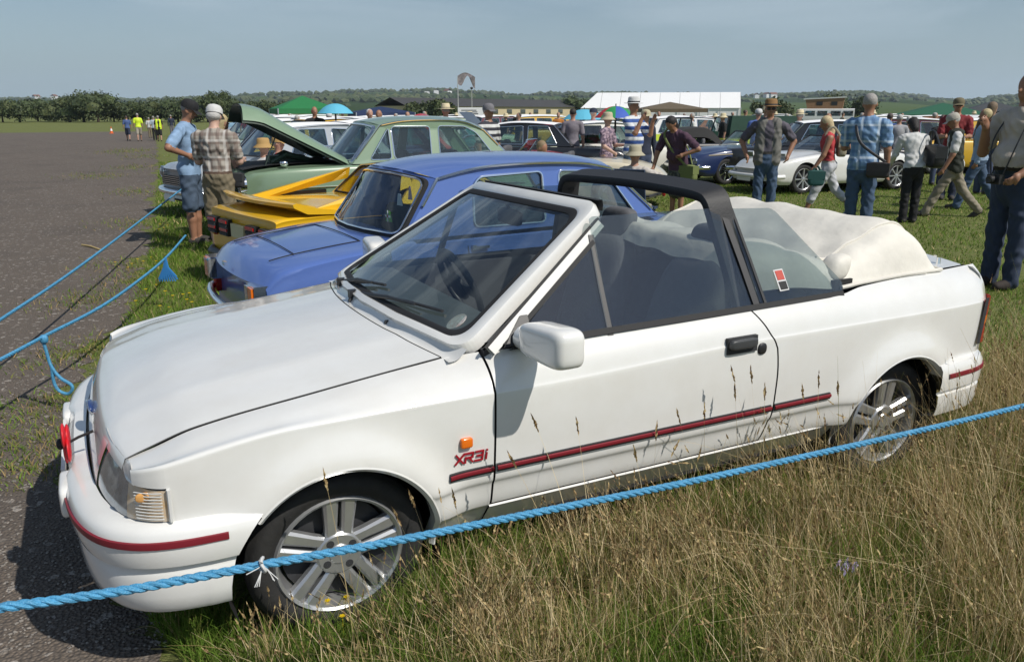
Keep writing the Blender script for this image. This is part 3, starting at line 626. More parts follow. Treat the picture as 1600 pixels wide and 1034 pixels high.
def tarmac_mat():
    m = bpy.data.materials.new('old_tarmac'); m.use_nodes = True; t = m.node_tree; b = t.nodes['Principled BSDF']; b.inputs['Roughness'].default_value = .85; b.inputs['Specular IOR Level'].default_value = .3
    tcn = nd(t, 'ShaderNodeTexCoord')
    def nz_(s, d=6, r=.6):
        n = nd(t, 'ShaderNodeTexNoise'); n.inputs['Scale'].default_value = s; n.inputs['Detail'].default_value = d; n.inputs['Roughness'].default_value = r; t.links.new(tcn.outputs['Object'], n.inputs[0]); return n.outputs[0]
    def mixc(f, lo, hi, a, bb):
        r = nd(t, 'ShaderNodeMapRange'); r.inputs['From Min'].default_value = lo; r.inputs['From Max'].default_value = hi; t.links.new(f, r.inputs[0])
        x = nd(t, 'ShaderNodeMixRGB'); t.links.new(r.outputs[0], x.inputs[0])
        for i, q in ((1, a), (2, bb)):
            if isinstance(q, tuple): x.inputs[i].default_value = (*q, 1)
            else: t.links.new(q, x.inputs[i])
        return x.outputs[0]
    c = mixc(nz_(.22, 5), .35, .65, (.175, .140, .110), (.225, .180, .142))
    c = mixc(nz_(2.4, 7, .7), .38, .7, c, (.140, .114, .092)); c = mixc(nz_(.7, 3, .5), .52, .66, c, (.105, .086, .071)); c = mixc(nz_(5.5, 9, .8), .60, .74, c, (.26, .215, .175))
    v = nd(t, 'ShaderNodeTexVoronoi'); v.inputs['Scale'].default_value = 75; t.links.new(tcn.outputs['Object'], v.inputs[0])
    c = mixc(v.outputs['Distance'], .15, .6, c, (.105, .088, .074))
    v2 = nd(t, 'ShaderNodeTexVoronoi'); v2.inputs['Scale'].default_value = 38; t.links.new(tcn.outputs['Object'], v2.inputs[0])
    sp = nd(t, 'ShaderNodeSeparateColor'); t.links.new(v2.outputs['Color'], sp.inputs[0])
    c = mixc(sp.outputs[0], .93, .99, c, (.30, .27, .24))
    t.links.new(c, b.inputs['Base Color'])
    bp = nd(t, 'ShaderNodeBump'); bp.inputs['Strength'].default_value = .8; bp.inputs['Distance'].default_value = .012; t.links.new(v.outputs['Distance'], bp.inputs['Height']); t.links.new(bp.outputs[0], b.inputs['Normal'])
    return m
ys = np.concatenate([np.linspace(-6, 12, 361), np.linspace(12.2, 71.5, 240)])
def rag(y): return .07*math.sin(y*5.3)+.05*math.sin(y*13.1+1)+.03*math.sin(y*31+2)+.10*math.sin(y*1.7)
k = MB(); k.grid(np.array([[(-60, y, .004), (-3, y, .004), (edge_x(y)+rag(y)*(1 if y < 25 else .5)+(.09 if y < .8 else -.03), y, .004)] for y in ys])); tag(k.build('runway', tarmac_mat(), None, False), kind='structure')
# ================================================================ a saloon / roadster builder for the rows of parked cars
def copy_tree(o, parent=None):
    c = o.copy(); COL.objects.link(c); c.parent = parent
    for ch in list(o.children): copy_tree(ch, c)
    return c
def car(name, label, cat, loc, rz, p, group=None):
    """front at x=0, rear at x=L, ground z=0; rz=0 faces -X"""
    e = thing(name, label, cat, loc, rz, group)
    Ln, hw, R = p['L'], p['w'], p['R']; pm = p['paint']; wxs = p['wx']; ra = R*p.get('arch', 1.14)
    tx, tz = zip(*p['top']); wx_, ww = zip(*p['plan']); zs = p.get('sill', .19); cr_ = p.get('crown', .05); ins = p.get('inset', .09); lite = p.get('lite', 0)
    cab = p.get('cabin'); zw = p.get('waist', .62)
    topz = lambda x: float(pc(x, tx, tz)); hwid = lambda x: hw*float(pc(x, wx_, ww))
    pr = p.get('pround', (.16, .12))
    def xoff(x, y):
        f = (abs(y)/hw)**2.2; return pr[0]*f*float(ss(Ln*.22, 0, x))-pr[1]*f*float(ss(Ln*.80, Ln, x))
    def sec(x):
        zt, w = topz(x), hwid(x); ys = w-ins; z0 = zs+max(0, .22-x)*.35+max(0, x-Ln+.22)*.35
        c = cr_*float(ss(0, .15, min(x, Ln-x))+.0); fin = p.get('wing', 0)*float(ss(0, .3, min(x, Ln-x)))
        S = [(0, zt+c), (ys*.45, zt+c*.8), (ys*.85, zt+c*.25-fin*.5), (ys+.02, zt-.012+fin*.3), (w-.018, zt-.055), (w, zt-(zt-z0)*.28), (w*1.002, zt-(zt-z0)*.52), (w*.985, zt-(zt-z0)*.78), (w*.955, z0+.05), (w*.90, z0)]
        return crom(S, 2 if lite else 3)
    xs = sorted(set([round(q, 4) for q in np.concatenate([np.linspace(0, .25, 6), np.linspace(.25, Ln-.25, 16 if lite else 34), np.linspace(Ln-.25, Ln, 6)]+[w0+ra*np.cos(np.linspace(0, math.pi, 11 if lite else 19)) for w0 in wxs])]))
    nS = len(sec(0)); ish = (2 if lite else 3)*3
    rows = []
    for x in xs:
        S = sec(x); zb = -1
        for w0 in wxs:
            if abs(x-w0) < ra*.999: zb = R+math.sqrt(ra*ra-(x-w0)**2)*.98
        c = []
        for i in range(nS):
            y, z = S[i]
            if z < zb: z = zb; y = np.interp(-zb, -S[:, 1], S[:, 0])
            c.append((x+xoff(x, y), y, z))
        rows.append(c)
    H = np.array(rows); Hm = H.copy(); Hm[..., 1] *= -1
    V = np.concatenate([H.reshape(-1, 3), Hm.reshape(-1, 3)]); n = len(H)*nS; f = []
    for i in range(len(xs)-1):
        xm = (xs[i]+xs[i+1])/2
        for j in range(nS-1):
            if cab and cab[0] < xm < cab[1] and j < ish: continue
            q = (i*nS+j, (i+1)*nS+j, (i+1)*nS+j+1, i*nS+j+1); f += [q, tuple(a+n for a in q[::-1])]
    for i, fl in ((0, 0), (len(xs)-1, 1)):   # nose and tail skins
        a = [i*nS+j for j in range(nS)]; 
        for j in range(nS-1): f.append((a[j], a[j+1], a[j+1]+n, a[j]+n) if not fl else (a[j]+n, a[j+1]+n, a[j+1], a[j]))
    o = mk('body', V, f, pm, e, ang=42)
    bm = bmesh.new(); bm.from_mesh(o.data); bmesh.ops.remove_doubles(bm, verts=bm.verts, dist=1e-4); bmesh.ops.recalc_face_normals(bm, faces=bm.faces); bm.to_mesh(o.data); bm.free(); o.data.set_sharp_from_angle(angle=rad(42))
    def yside(x, z):
        S = sec(x); return float(np.interp(-z, -S[:, 1], S[:, 0]))
    # underside and arches
    k = MB(); k.box((Ln/2, 0, zs+.06), (Ln*.9, hw*1.5, .10)); k.box((wxs[0], 0, R+.12), (ra*2.0, hw*1.56, .36)); k.box((wxs[1], 0, R+.12), (ra*2.0, hw*1.56, .36)); k.build('underbody', M_RUB, e, False)
    for w0 in wxs:
        for s in (-1, 1): wheel(e, w0, s*(hw-.045), R, p.get('wheel', 'steel'), s, .15, p.get('rim', .66), m_rim=p.get('m_rim'))
    ch = p.get('chrome', M_CHROME)
    # panel gaps
    for g in p.get('gaps', []):
        for s in (-1, 1):
            k = MB(); k.tube([(x+xoff(x, yside(x, z)), s*(yside(x, z)+.0005), z) for x, z in crom(g, 4)], .004, 5, caps=False); k.build('panel_gap', M_RUB, e)
    for g in p.get('lines', []):   # chrome side strips
        for s in (-1, 1):
            k = MB(); k.tube([(x+xoff(x, yside(x, z)), s*(yside(x, z)+.003), z) for x, z in crom(g, 6)], .011, 6); k.build('side_strip', p.get('line_m', ch), e)
    # lamps, bumpers, grille
    zt0, zt1 = topz(0), topz(Ln)
    for s in (-1, 1):
        hx = p.get('lamp', (.0, .70, .10, zt0-.14))  # x, y share, radius, z
        y = hw*hx[1]; x = hx[0]+xoff(0, y)
        k = MB(); r_ = hx[2]
        th = np.linspace(0, 2*math.pi, 21)[:-1]
        P = [[(x-dx, s*y+r_*q*math.cos(a), hx[3]+r_*q*math.sin(a)) for a in th] for q, dx in ((1.08, -.06), (1.08, .012), (1.0, .018), (.93, .008))]
        k.grid(np.array(P), close_v=True); lo = k.build('headlight', ch, e)
        k = MB(); k.grid(np.array([[(x-dx, s*y+r_*q*math.cos(a), hx[3]+r_*q*math.sin(a)) for a in th] for q, dx in ((.94, .008), (.7, .026), (.35, .036), (.01, .04))]), close_v=True); k.build('lens', M_CLENS, lo)
        if lite < 2:
            k = MB(); k.grid(supere((Ln-pr[1]*(.86)**2.2+.005, s*hw*.84, zt1-.19), (.03, .05, .075), .6, 12, 8), close_v=True); k.build('tail_lamp', M_REDL, e)
    for xx, sg, nm in ((0, -1, 'front_bumper'), (Ln, 1, 'rear_bumper')):
        zb_ = p.get('bump', .40); pts = [(xx+xoff(xx, y)+sg*.055, y, zb_) for y in np.linspace(-hw*.97, hw*.97, 15)]
        pts = [(pts[0][0]-sg*.22, pts[0][1]*1.03, zb_), (pts[0][0]-sg*.05, pts[0][1]*1.03, zb_)]+pts[1:-1]+[(pts[-1][0]-sg*.05, pts[-1][1]*1.03, zb_), (pts[-1][0]-sg*.22, pts[-1][1]*1.03, zb_)]
        k = MB(); k.tube(pts, p.get('bump_r', .045), 10, sy=1.0); k.build(nm, p.get('bump_m', ch), e)
    if p.get('grille', 1):
        gz = zt0-.17; k = MB()
        k.box((xoff(0, 0)-.012, 0, gz), (.03, hw*.85, .15)); gr = k.build('grille', M_DARK, e, False)
        for i in range(5):
            k = MB(); k.box((xoff(0, 0)-.03, 0, gz-.06+i*.03), (.014, hw*.84, .008)); k.build('grille_bar', ch, gr, False)
    k = MB(); k.box((-.075, 0, .30), (.01, .42, .09)); k.build('number_plate', mat('plate_white', (.7, .7, .68), .4), e, False)
    k = MB(); k.box((Ln+.06, 0, .36), (.01, .42, .09)); k.build('number_plate', mat('plate_yellow', (.65, .5, .06), .4), e, False)
    for s in (-1, 1):
        for hx in p.get('handles', []):
            k = MB(); y = yside(*hx); k.box((hx[0], s*(y+.02), hx[1]), (.12, .014, .02)); k.box((hx[0]+.05, s*(y+.008), hx[1]), (.03, .02, .035)); k.build('door_handle', ch, e, False)
    # cabin
    if cab:
        c0, c1 = cab; zf = .30; yb = hw-ins
        k = MB(); k.box(((c0+c1)/2, 0, zf), (c1-c0, hw*1.7, .04)); 
        for xx in (c0, c1): k.box((xx, 0, (zf+topz(xx))/2), (.02, hw*1.72, topz(xx)-zf))
        for s in (-1, 1): k.box(((c0+c1)/2, s*(hw-.10), (zf+topz((c0+c1)/2))/2-.01), (c1-c0, .02, topz((c0+c1)/2)-zf-.05))
        sm = p.get('trim', M_DARK); k.build('cabin_tub', sm, e, False)
        k = MB(); k.box((c0+.14, 0, topz(c0)-.03), (.26, hw*1.66, .09)); k.build('dashboard', p.get('dash', M_DARK), e, False)
        for xi in p.get('seats', [(c0+c1)/2]):
            for s in (-1, 1):
                k = MB(); P = supere((0, 0, 0), (.06, hw*.40, .29), .5, 16, 10); P[..., 0] += .22*P[..., 2]; k.grid(P+np.array((xi+.2, s*hw*.46, topz(xi)-.17+p.get('seat_up', 0))), close_v=True); k.grid(supere((xi, s*hw*.46, topz(xi)-.42), (.24, hw*.40, .08), .5, 16, 10), close_v=True); k.build('seat', p.get('seat_m', M_SEAT), e)
        k = MB(); t_ = np.linspace(0, 2*math.pi, 25); k.tube([(c0+.42-.09*math.sin(a), -hw*.46*p.get('drive', -1)*-1+.19*math.cos(a), topz(c0)+.02+.17*math.sin(a)) for a in t_], .011, 6); k.build('steering_wheel', M_BLACK, e)
    g = p.get('house')
    if g:
        yb, yt = g.get('yb', hw-ins-.005), g['yt']; rf = g['roof']  # roof: (x,z) from screen top to rear-window top
        bx0, bz0 = g['ws']; bx1, bz1 = g['rw']; zt_ = max(z for _, z in rf); zb0 = min(bz0, bz1)
        def Y(z): return yb+(yt-yb)*np.clip((z-zb0)/(min(rf[0][1], rf[-1][1])-zb0), 0, 1.05)
        rc = crom(rf, 5)
        outer = [(bx0, bz0)]+[tuple(q) for q in rc]+[(bx1, bz1)]
        nrm = np.array((0, -1, 0))
        for s in (-1, 1):
            holes = []
            for w_ in g['win']:
                P = rpoly(w_, g.get('wr', .05), 5); holes.append([(x, s*Y(z), z) for x, z in P])
            fr = slab('side_frame', [(x, s*Y(z), z) for x, z in outer], (0, -s, 0), .035, pm, e, holes)
            for w_ in g['win']:
                P = rpoly(w_, g.get('wr', .05), 5)
                gp = slab('side_window', [(x, s*(Y(z)-.012), z) for x, z in P], (0, -s, 0), .003, p.get('glass', M_GLASS), e)
                if not lite or g.get('wchrome'):
                    k = MB(); k.tube([(x, s*(Y(z)+.002), z) for x, z in list(P)+[P[0]]], .009, 6, caps=False); k.build('window_trim', ch if g.get('wchrome', 1) else M_RUB, gp)
            if g.get('gutter', 1):
                k = MB(); k.tube([(x, s*(Y(z)+.008), z) for x, z in [(bx0+(rf[0][0]-bx0)*.15, bz0+(rf[0][1]-bz0)*.15)]+[tuple(q) for q in rc]+[(rf[-1][0]+(bx1-rf[-1][0])*.45, rf[-1][1]+(bz1-rf[-1][1])*.45)]], .011, 6); k.build('rain_gutter', ch, e)
        # roof skin
        yy = np.sin(np.linspace(-1, 1, 19)*math.pi/2); crn = g.get('crown', .06); k = MB()
        x0_, x1_ = rf[0][0], rf[-1][0]
        xsr = np.linspace(x0_, x1_, 22); zsr = np.interp(xsr, rc[:, 0], rc[:, 1])
        b0, b1 = g.get('bulge', (.08, .06))
        k.grid(np.array([[(x-(b0*(1-(x-x0_)/(x1_-x0_))**2-b1*((x-x0_)/(x1_-x0_))**2)*(1-v*v), v*(yt+.006), z+crn*(1-abs(v)**2.6)) for v in yy] for x, z in zip(xsr, zsr)])); k.build('roof', p.get('roof_m', pm), e, ang=0)
        # front and rear glass with their rims
        for (bx, bz), (qx, qz), bl, sg, nm in (((bx0, bz0), rf[0], b0, -1, 'windscreen'), ((bx1, bz1), rf[-1], b1, 1, 'rear_window')):
            def S(a, b): return np.array((bx+(qx-bx)*b+sg*bl*(1-a*a), a*(yb+(yt-yb)*b), bz+(qz-bz)*b+crn*(1-abs(a)**2.6)*b))
            lp = loop2(.97, .95, .02, .96, .12, 6); lq = loop2(.91, .89, .07, .91, .12, 6)
            k = MB(); k.grid(np.array([[S(*lp[i]), S(*(lp[i]*.5+lq[i]*.5))+np.array((sg*.006, 0, .008)), S(*lq[i])] for i in range(len(lp))]), close_u=True); fr = k.build(nm+'_rim', p.get('rim_m', M_RUB), e)
            if p.get('screen_chrome', not lite):
                k = MB(); ll = [S(*q)+np.array((sg*.006, 0, .008)) for q in lq]; k.tube(ll+[ll[0]], .008, 6, caps=False); k.build('chrome_trim', ch, fr)
            k = MB(); k.grid(np.array([[S(*(lq[i]*t+np.array((0, .5))*(1-t))) for i in range(len(lq))] for t in (1, .75, .5, .25, .02)]), close_v=True); k.build(nm, g.get('glass', p.get('glass', M_GLASS)), e)
            # skin that closes the frame corners
            k = MB(); k.grid(np.array([[S(*lo_), S(*lp[i])] for i, lo_ in enumerate(loop2(1.0, 1.0, 0, 1.0, .02, 6))]), close_u=True); k.build('pillar_skin', pm, e)
    if p.get('screen'):   # open car: windscreen frame alone
        (bx, bz), (qx, qz), yb, yt = p['screen']
        def S(a, b): return np.array((bx+(qx-bx)*b-.10*(1-a*a), a*(yb+(yt-yb)*b), bz+(qz-bz)*b))
        lq = loop2(.96, .94, .02, .96, .12, 6); ll = [S(*q) for q in lq]
        k = MB(); k.tube(ll+[ll[0]], .016, 8, caps=False); fr = k.build('windscreen_frame', p.get('screen_m', ch), e)
        k = MB(); k.grid(np.array([[S(*(lq[i]*t+np.array((0, .5))*(1-t))) for i in range(len(lq))] for t in (1, .6, .3, .02)]), close_v=True); k.build('windscreen', M_GLASS, fr)
    if p.get('softtop'):
        rf, yt, mm = p['softtop']; rc = crom(rf, 5); k = MB()
        k.grid(np.array([[(x, v*yt*(1 if abs(v) < .95 else 1), z-(.05*abs(v)**4)-(.22 if abs(v) > .99 else 0)) for v in np.linspace(-1, 1, 15)] for x, z in rc])); k.build('soft_top', mm, e, ang=50)
    e['len'] = Ln
    return e, dict(yside=yside, topz=topz, sec=sec, xoff=xoff)
# ================================================================ blue rear-engined saloon, seen from its tail
M_BLUE = paint('paint_blue', (.085, .155, .43), .36, .06)
BL = 3.78
BP = dict(L=BL, w=.765, R=.262, wx=(.62, 2.80), paint=M_BLUE, top=[(0, .68), (.12, .74), (.6, .825), (.9, .82), (2.2, .81), (2.75, .80), (3.0, .785), (3.3, .755), (3.55, .72), (3.70, .68), (3.78, .60)],
    plan=[(0, .84), (.25, .96), (.7, 1), (3.0, 1), (3.5, .985), (3.78, .94)], inset=.055, crown=.018, sill=.17, bump_r=.028, cabin=(.72, 2.72), bump=.38, pround=(.16, .09), lamp=(-.0, .70, .085, .56),
    seats=[1.35, 2.1], gaps=[[(1.58, .84), (1.58, .6), (1.58, .25)], [(2.37, .84), (2.36, .6), (2.28, .40)], [(.72, .84), (.74, .5), (.75, .25)]], handles=[(2.28, .735), (1.50, .735)], lines=[[(.5, .63), (1.5, .635), (2.4, .635), (3.3, .62)]], line_m=M_CHROME,
    dash=M_DARK, grille=0, roof_m=M_BLUE,
    house=dict(yt=.60, yb=.665, ws=(.64, .832), rw=(2.80, .805), roof=[(1.08, 1.205), (1.35, 1.25), (1.8, 1.262), (2.2, 1.245), (2.52, 1.185)], crown=.055, bulge=(.12, .14), wr=.045,
        win=[[(.86, .855), (1.55, .855), (1.55, 1.205), (1.13, 1.19)], [(1.69, .855), (2.27, .855), (2.255, 1.13), (2.20, 1.185), (1.69, 1.205)]]))
bl, bf = car('saloon_car', 'blue small saloon with wide dark rear window parked beside the white convertible', 'car', (3.95, 2.75, 0), math.pi+rad(4), BP)
# engine lid lines, lamps, catch and stickers
def lid(y, x): return (x, y, bf['topz'](x)+.024*(1-(y/.66)**2)+.001)
for y in (-.46, .46):
    k = MB(); k.tube([lid(y, x) for x in np.linspace(3.02, 3.62, 14)], .0035, 5); k.build('lid_gap', M_RUB, bl)
for x in (3.02, 3.46):
    k = MB(); k.tube([lid(y, x) for y in np.linspace(-.46, .46, 14)], .0035, 5); k.build('lid_gap', M_RUB, bl)
k = MB(); k.box((3.79, 0, .65), (.02, .07, .025)); k.build('lid_badge', M_CHROME, bl, False)
for s in (-1, 1):
    k = MB(); k.box((3.735, s*.60, .53), (.09, .17, .155)); tl = k.build('tail_lamp_surround', M_CHROME, bl, False)
    k = MB(); k.box((3.77, s*.635, .53), (.05, .085, .135)); k.build('tail_lamp', M_ORANGE, tl, False)
    k = MB(); k.box((3.77, s*.55, .53), (.05, .07, .135)); k.build('reversing_lamp', M_CLENS, tl, False)
for nm, q, w_, h_, mm in (('sticker', (.62, .62), .075, .08, mat('sticker_white', (.7, .7, .72), .5)), ('sticker', (.72, .74), .05, .09, mat('sticker_pink', (.62, .42, .45), .5)), ('flag_sticker', (.60, .34), .085, .075, mat('flag_green', (.12, .42, .05), .5))):
    a, b = q; bx, bz, qx, qz = 2.80, .805, 2.52, 1.185; z = bz+(qz-bz)*b; y = a*(.66+(.60-.66)*b); x = bx+(qx-bx)*b+.14*(1-a*a)-.012
    k = MB(); k.add([(x-.01*(i % 2), y+dy*w_/2, z+dz*h_/2) for i, (dy, dz) in enumerate([(-1, -1), (1, -1), (1, 1), (-1, 1)])], [(0, 1, 2, 3)])
    st_ = k.build(nm, mm, bl, False)
    if 'flag' in nm:
        for d in ((.085, .012), (.012, .075)):
            k = MB(); k.box((x+.004, y, z), (.002, d[0], d[1])); k.build('flag_cross', mat('sticker_white', (.7, .7, .72), .5), st_, False)
        k = MB(); k.box((x+.006, y, z), (.002, .02, .02)); k.build('flag_rose', M_REDL, st_, False)
# ================================================================ yellow mid-engined sports car with rear wing
M_YEL = paint('paint_yellow_bright', (.80, .47, .015), .32, .05); M_YDK = mat('black_vent', (.03, .03, .035), .6)
YP = dict(L=3.90, w=.80, R=.26, wx=(.62, 2.95), paint=M_YEL, top=[(0, .48), (.4, .60), (1.2, .72), (1.9, .75), (2.8, .76), (3.5, .755), (3.82, .74), (3.9, .72)], plan=[(0, .86), (.4, .97), (.9, 1), (3.4, 1), (3.9, .965)], inset=.04, crown=.02, sill=.15, cabin=(1.25, 2.35), bump=.30,
    bump_m=M_BLACK, chrome=M_BLACK, grille=0, seats=[1.8], pround=(.2, .03), lamp=(.02, .6, .03, .42), gaps=[[(2.36, .74), (2.36, .3)], [(1.2, .7), (1.2, .3)]], wheel='spoke8',
    house=dict(yt=.56, yb=.70, ws=(1.15, .735), rw=(2.62, .775), roof=[(1.72, 1.06), (2.0, 1.085), (2.32, 1.07)], crown=.03, bulge=(.08, .0), wr=.02, gutter=0, wchrome=0, win=[[(1.36, .77), (2.22, .77), (2.20, 1.03), (1.76, 1.03)]]), roof_m=M_YDK)
ye, yf = car('sports_car', 'yellow wedge sports car with rear wing, black roof and sloping buttresses', 'car', (4.42, 5.42, 0), math.pi+rad(12), YP)
for s in (-1, 1):  # buttresses from the roof down to the tail
    k = MB(); yb0 = s*.66
    k.add([(2.45, s*.60, 1.045), (3.50, s*.74, .80), (3.50, s*.74, .735), (2.62, s*.70, .90), (2.45, s*.655, .93)]+[(2.45, s*.555, 1.045), (3.50, s*.69, .80), (3.50, s*.69, .735), (2.62, s*.65, .90), (2.45, s*.605, .93)], [(0, 1, 2, 3, 4), (9, 8, 7, 6, 5), (0, 5, 6, 1), (1, 6, 7, 2), (2, 7, 8, 3), (3, 8, 9, 4)])
    k.build('buttress', M_YEL, ye, False, recalc=True)
    k = MB(); k.box((2.95, s*.765, .765), (.62, .03, .10)); k.build('engine_vent', M_YDK, ye, False)
    for j in (0, 1):
        k = MB(); k.box((3.905, s*(.62-j*.30), .565), (.05, .20, .155)); lm = k.build('lamp_panel', M_BLACK, ye, False)
        for i in range(4):
            q = MB(); q.box((3.935, s*(.62-j*.30), .505+i*.038), (.012, .18, .026)); q.build('lamp_segment', M_REDL if i % 2 else M_DARK, lm, False)
k = MB(); k.box((3.91, 0, .56), (.03, .30, .12)); k.build('rear_plate', mat('plate_cream', (.55, .5, .3), .5), ye, False)
k = MB(); rows = []
for y in np.linspace(-.80, .80, 17):
    q = (abs(y)/.80)**2; rows.append([(3.28-.02*q, y, .775), (3.5, y, .810), (3.80-.10*q, y, .865), (3.83-.10*q, y, .855), (3.82-.10*q, y, .825), (3.6, y, .765), (3.30, y, .745)])
k.grid(np.array(rows), close_v=True); k.f += [tuple(range(7)), tuple(range(16*7, 17*7))[::-1]]; k.mi += [0, 0]; k.build('rear_wing', M_YEL, ye, recalc=True)
k = MB(); k.grid(np.array([[(x, y, .795+.03*math.sin((x-2.65)/.75*math.pi)*(1-(y/.6)**2)) for y in np.linspace(-.60, .60, 9)] for x in np.linspace(2.62, 3.46, 8)])); k.build('engine_cover', M_YEL, ye)
# ================================================================ pale green 1950s saloon with its bonnet up
M_GRN = paint('paint_sage', (.20, .29, .19), .36, .05); M_GRND = mat('bonnet_underside', (.035, .06, .045), .55, var=.4)
GP = dict(L=4.35, w=.80, R=.31, wx=(.72, 3.28), paint=M_GRN, top=[(0, .80), (.15, .90), (.6, .945), (1.3, .965), (1.6, .97), (3.2, .96), (3.7, .90), (4.2, .78), (4.35, .62)], plan=[(0, .80), (.3, .95), (.9, 1), (3.2, 1), (3.9, .95), (4.35, .80)], inset=.08, crown=.035, sill=.22, cabin=(1.45, 3.2), bump=.45, lamp=(-.02, .76, .10, .76),
    seats=[2.2, 2.95], seat_m=mat('seat_red', (.16, .05, .045), .6), wing=.02, gaps=[[(1.62, .95), (1.62, .5), (1.62, .25)], [(2.55, .95), (2.55, .5), (2.55, .25)]], handles=[(2.45, .84)], lines=[[(.3, .70), (1.5, .72), (2.8, .70), (3.9, .66)]],
    house=dict(yt=.58, ws=(1.42, .975), rw=(3.72, .93), roof=[(1.84, 1.44), (2.15, 1.492), (2.6, 1.505), (3.0, 1.478), (3.30, 1.37)], crown=.05, bulge=(.10, .12), wr=.05, wchrome=1, win=[[(1.66, 1.02), (1.95, 1.02), (1.95, 1.415)], [(1.99, 1.02), (2.50, 1.02), (2.52, 1.425), (1.99, 1.425)], [(2.62, 1.02), (3.42, 1.02), (3.18, 1.34), (3.02, 1.42), (2.64, 1.428)]]), rim_m=M_CHROME)
GX, GY = .98, 7.75
gr, gf = car('saloon_car', 'pale green 1950s saloon with its bonnet propped wide open', 'car', (GX, GY, 0), 0, GP)
# engine bay opening
k = MB(); k.grid(np.array([[(x, y, gf['topz'](x)+.042) for y in np.linspace(-.52, .52, 7)] for x in np.linspace(.12, 1.30, 8)])); k.build('engine_bay', M_RUB, gr)
k = MB(); k.box((.75, 0, 1.02), (.45, .25, .10)); k.tube([(.5, -.3, 1.0), (.7, -.25, 1.09), (1.0, -.2, 1.02)], .03, 8); k.tube([(.55, .2, 1.0), (.8, .3, 1.10), (1.05, .25, 1.0)], .025, 8); k.build('engine', mat('engine_green', (.05, .09, .06), .5, var=.4), gr)
bn = []
Ln_ = 1.40; ang = rad(31)
for u in np.linspace(0, 1, 22):
    row = []
    drop = -.02-.30*max(0, u-.80)**1.4*3.2
    for v in np.linspace(-1, 1, 19):
        lx = -Ln_*u*(1 if u < 2 else 1); ly = v*(.66-.12*u); lz = .05*(1-v*v)+.02-.18*abs(v)**6*(.4+.6*u)+drop*1.0
        row.append((1.40+lx*math.cos(ang)-lz*math.sin(ang)*-1*.2, ly, 1.03-lx*math.sin(ang)+lz*math.cos(ang)))
    bn.append(row)
bn = np.array(bn); k = MB(); k.grid(bn); k.grid(bn-np.array((.012, 0, .03)), 1, flip=True)
bo = k.build('bonnet', [M_GRN, M_GRND], gr, ang=60)
for v in (3, 9, 15):
    k = MB(); k.tube([bn[i][v]-np.array((.012, 0, .05)) for i in range(1, 20)], .025, 6); k.build('bonnet_brace', M_GRND, bo)
for s in (-1, 1):
    k = MB(); k.tube([(1.36, s*.5, .98), (1.22, s*.5, 1.05), (1.02, s*.5, 1.2)], .014, 6); k.build('bonnet_hinge', M_GRND, gr)
k = MB(); k.tube([(.40, -.45, .96), (.62, -.42, 1.46)], .008, 6); k.build('bonnet_stay', M_GRND, gr)
k = MB(); k.grid(supere((.60, -.60, 1.0), (.05, .035, .035), .8, 16, 10), close_v=True); k.build('wing_mirror', M_CHROME, gr)
# ================================================================ people: one continuous skin each, grown from limbs
def surface_nets(D, org, h):
    s = D < 0; nx, ny, nz = D.shape
    cs = [(a, b, c) for a in (0, 1) for b in (0, 1) for c in (0, 1)]
    S = sum(s[a:nx-1+a, b:ny-1+b, c:nz-1+c].astype(np.int8) for a, b, c in cs); act = (S > 0) & (S < 8)
    idx = -np.ones(act.shape, np.int64); I = np.argwhere(act); idx[act] = np.arange(len(I))
    acc = np.zeros((len(I), 3)); cnt = np.zeros(len(I))
    for a in cs:
        for ax in range(3):
            if a[ax]: continue
            b = list(a); b[ax] = 1
            da = D[I[:, 0]+a[0], I[:, 1]+a[1], I[:, 2]+a[2]]; db = D[I[:, 0]+b[0], I[:, 1]+b[1], I[:, 2]+b[2]]
            x = (da < 0) != (db < 0); t = da[x]/(da[x]-db[x]); p = np.tile(np.array(a, float), (x.sum(), 1)); p[:, ax] += t; acc[x] += p; cnt[x] += 1
    V = org+h*(I+acc/cnt[:, None]); Fs = []
    for ax in range(3):
        u, w = (ax+1) % 3, (ax+2) % 3; sl = [slice(None)]*3; sl2 = [slice(None)]*3; sl[ax] = slice(0, -1); sl2[ax] = slice(1, None)
        e = np.argwhere(s[tuple(sl)] != s[tuple(sl2)]); ok = (e[:, u] > 0) & (e[:, w] > 0) & (e[:, u] < D.shape[u]-1) & (e[:, w] < D.shape[w]-1); e = e[ok]
        inside = s[e[:, 0], e[:, 1], e[:, 2]]; q = []
        for du, dw in ((0, 0), (1, 0), (1, 1), (0, 1)):
            c = e.copy(); c[:, u] -= du; c[:, w] -= dw; q.append(idx[c[:, 0], c[:, 1], c[:, 2]])
        q = np.stack(q, 1); q[~inside] = q[~inside][:, ::-1]; Fs.append(q)
    return V, np.concatenate(Fs)
def d_cone(P, a, b, ra, rb, fl=1., fx=None):
    a, b = np.array(a, float), np.array(b, float); ab = b-a; pa = P-a
    t = np.clip((pa@ab)/(ab@ab+1e-12), 0, 1); q = pa-t[:, None]*ab
    if fl != 1.: q = q/np.array((1, fl, 1))
    r = ra+(rb-ra)*t; d = np.linalg.norm(q, axis=1)-r
    return d*(fl if fl < 1 else 1)
def d_ell(P, c, r):
    q = (P-np.array(c))/np.array(r); k = np.linalg.norm(q, axis=1); return (k-1)*min(r)*np.where(k > 1, 1.0, 1.0)
SKIN = mat('skin', (.42, .235, .165), .55, var=.12, vscale=14); SKIN2 = mat('skin_tan', (.33, .165, .10), .55, var=.15, vscale=14); SKIN3 = mat('skin_pale', (.52, .33, .25), .55, var=.1, vscale=14)
_M = {}
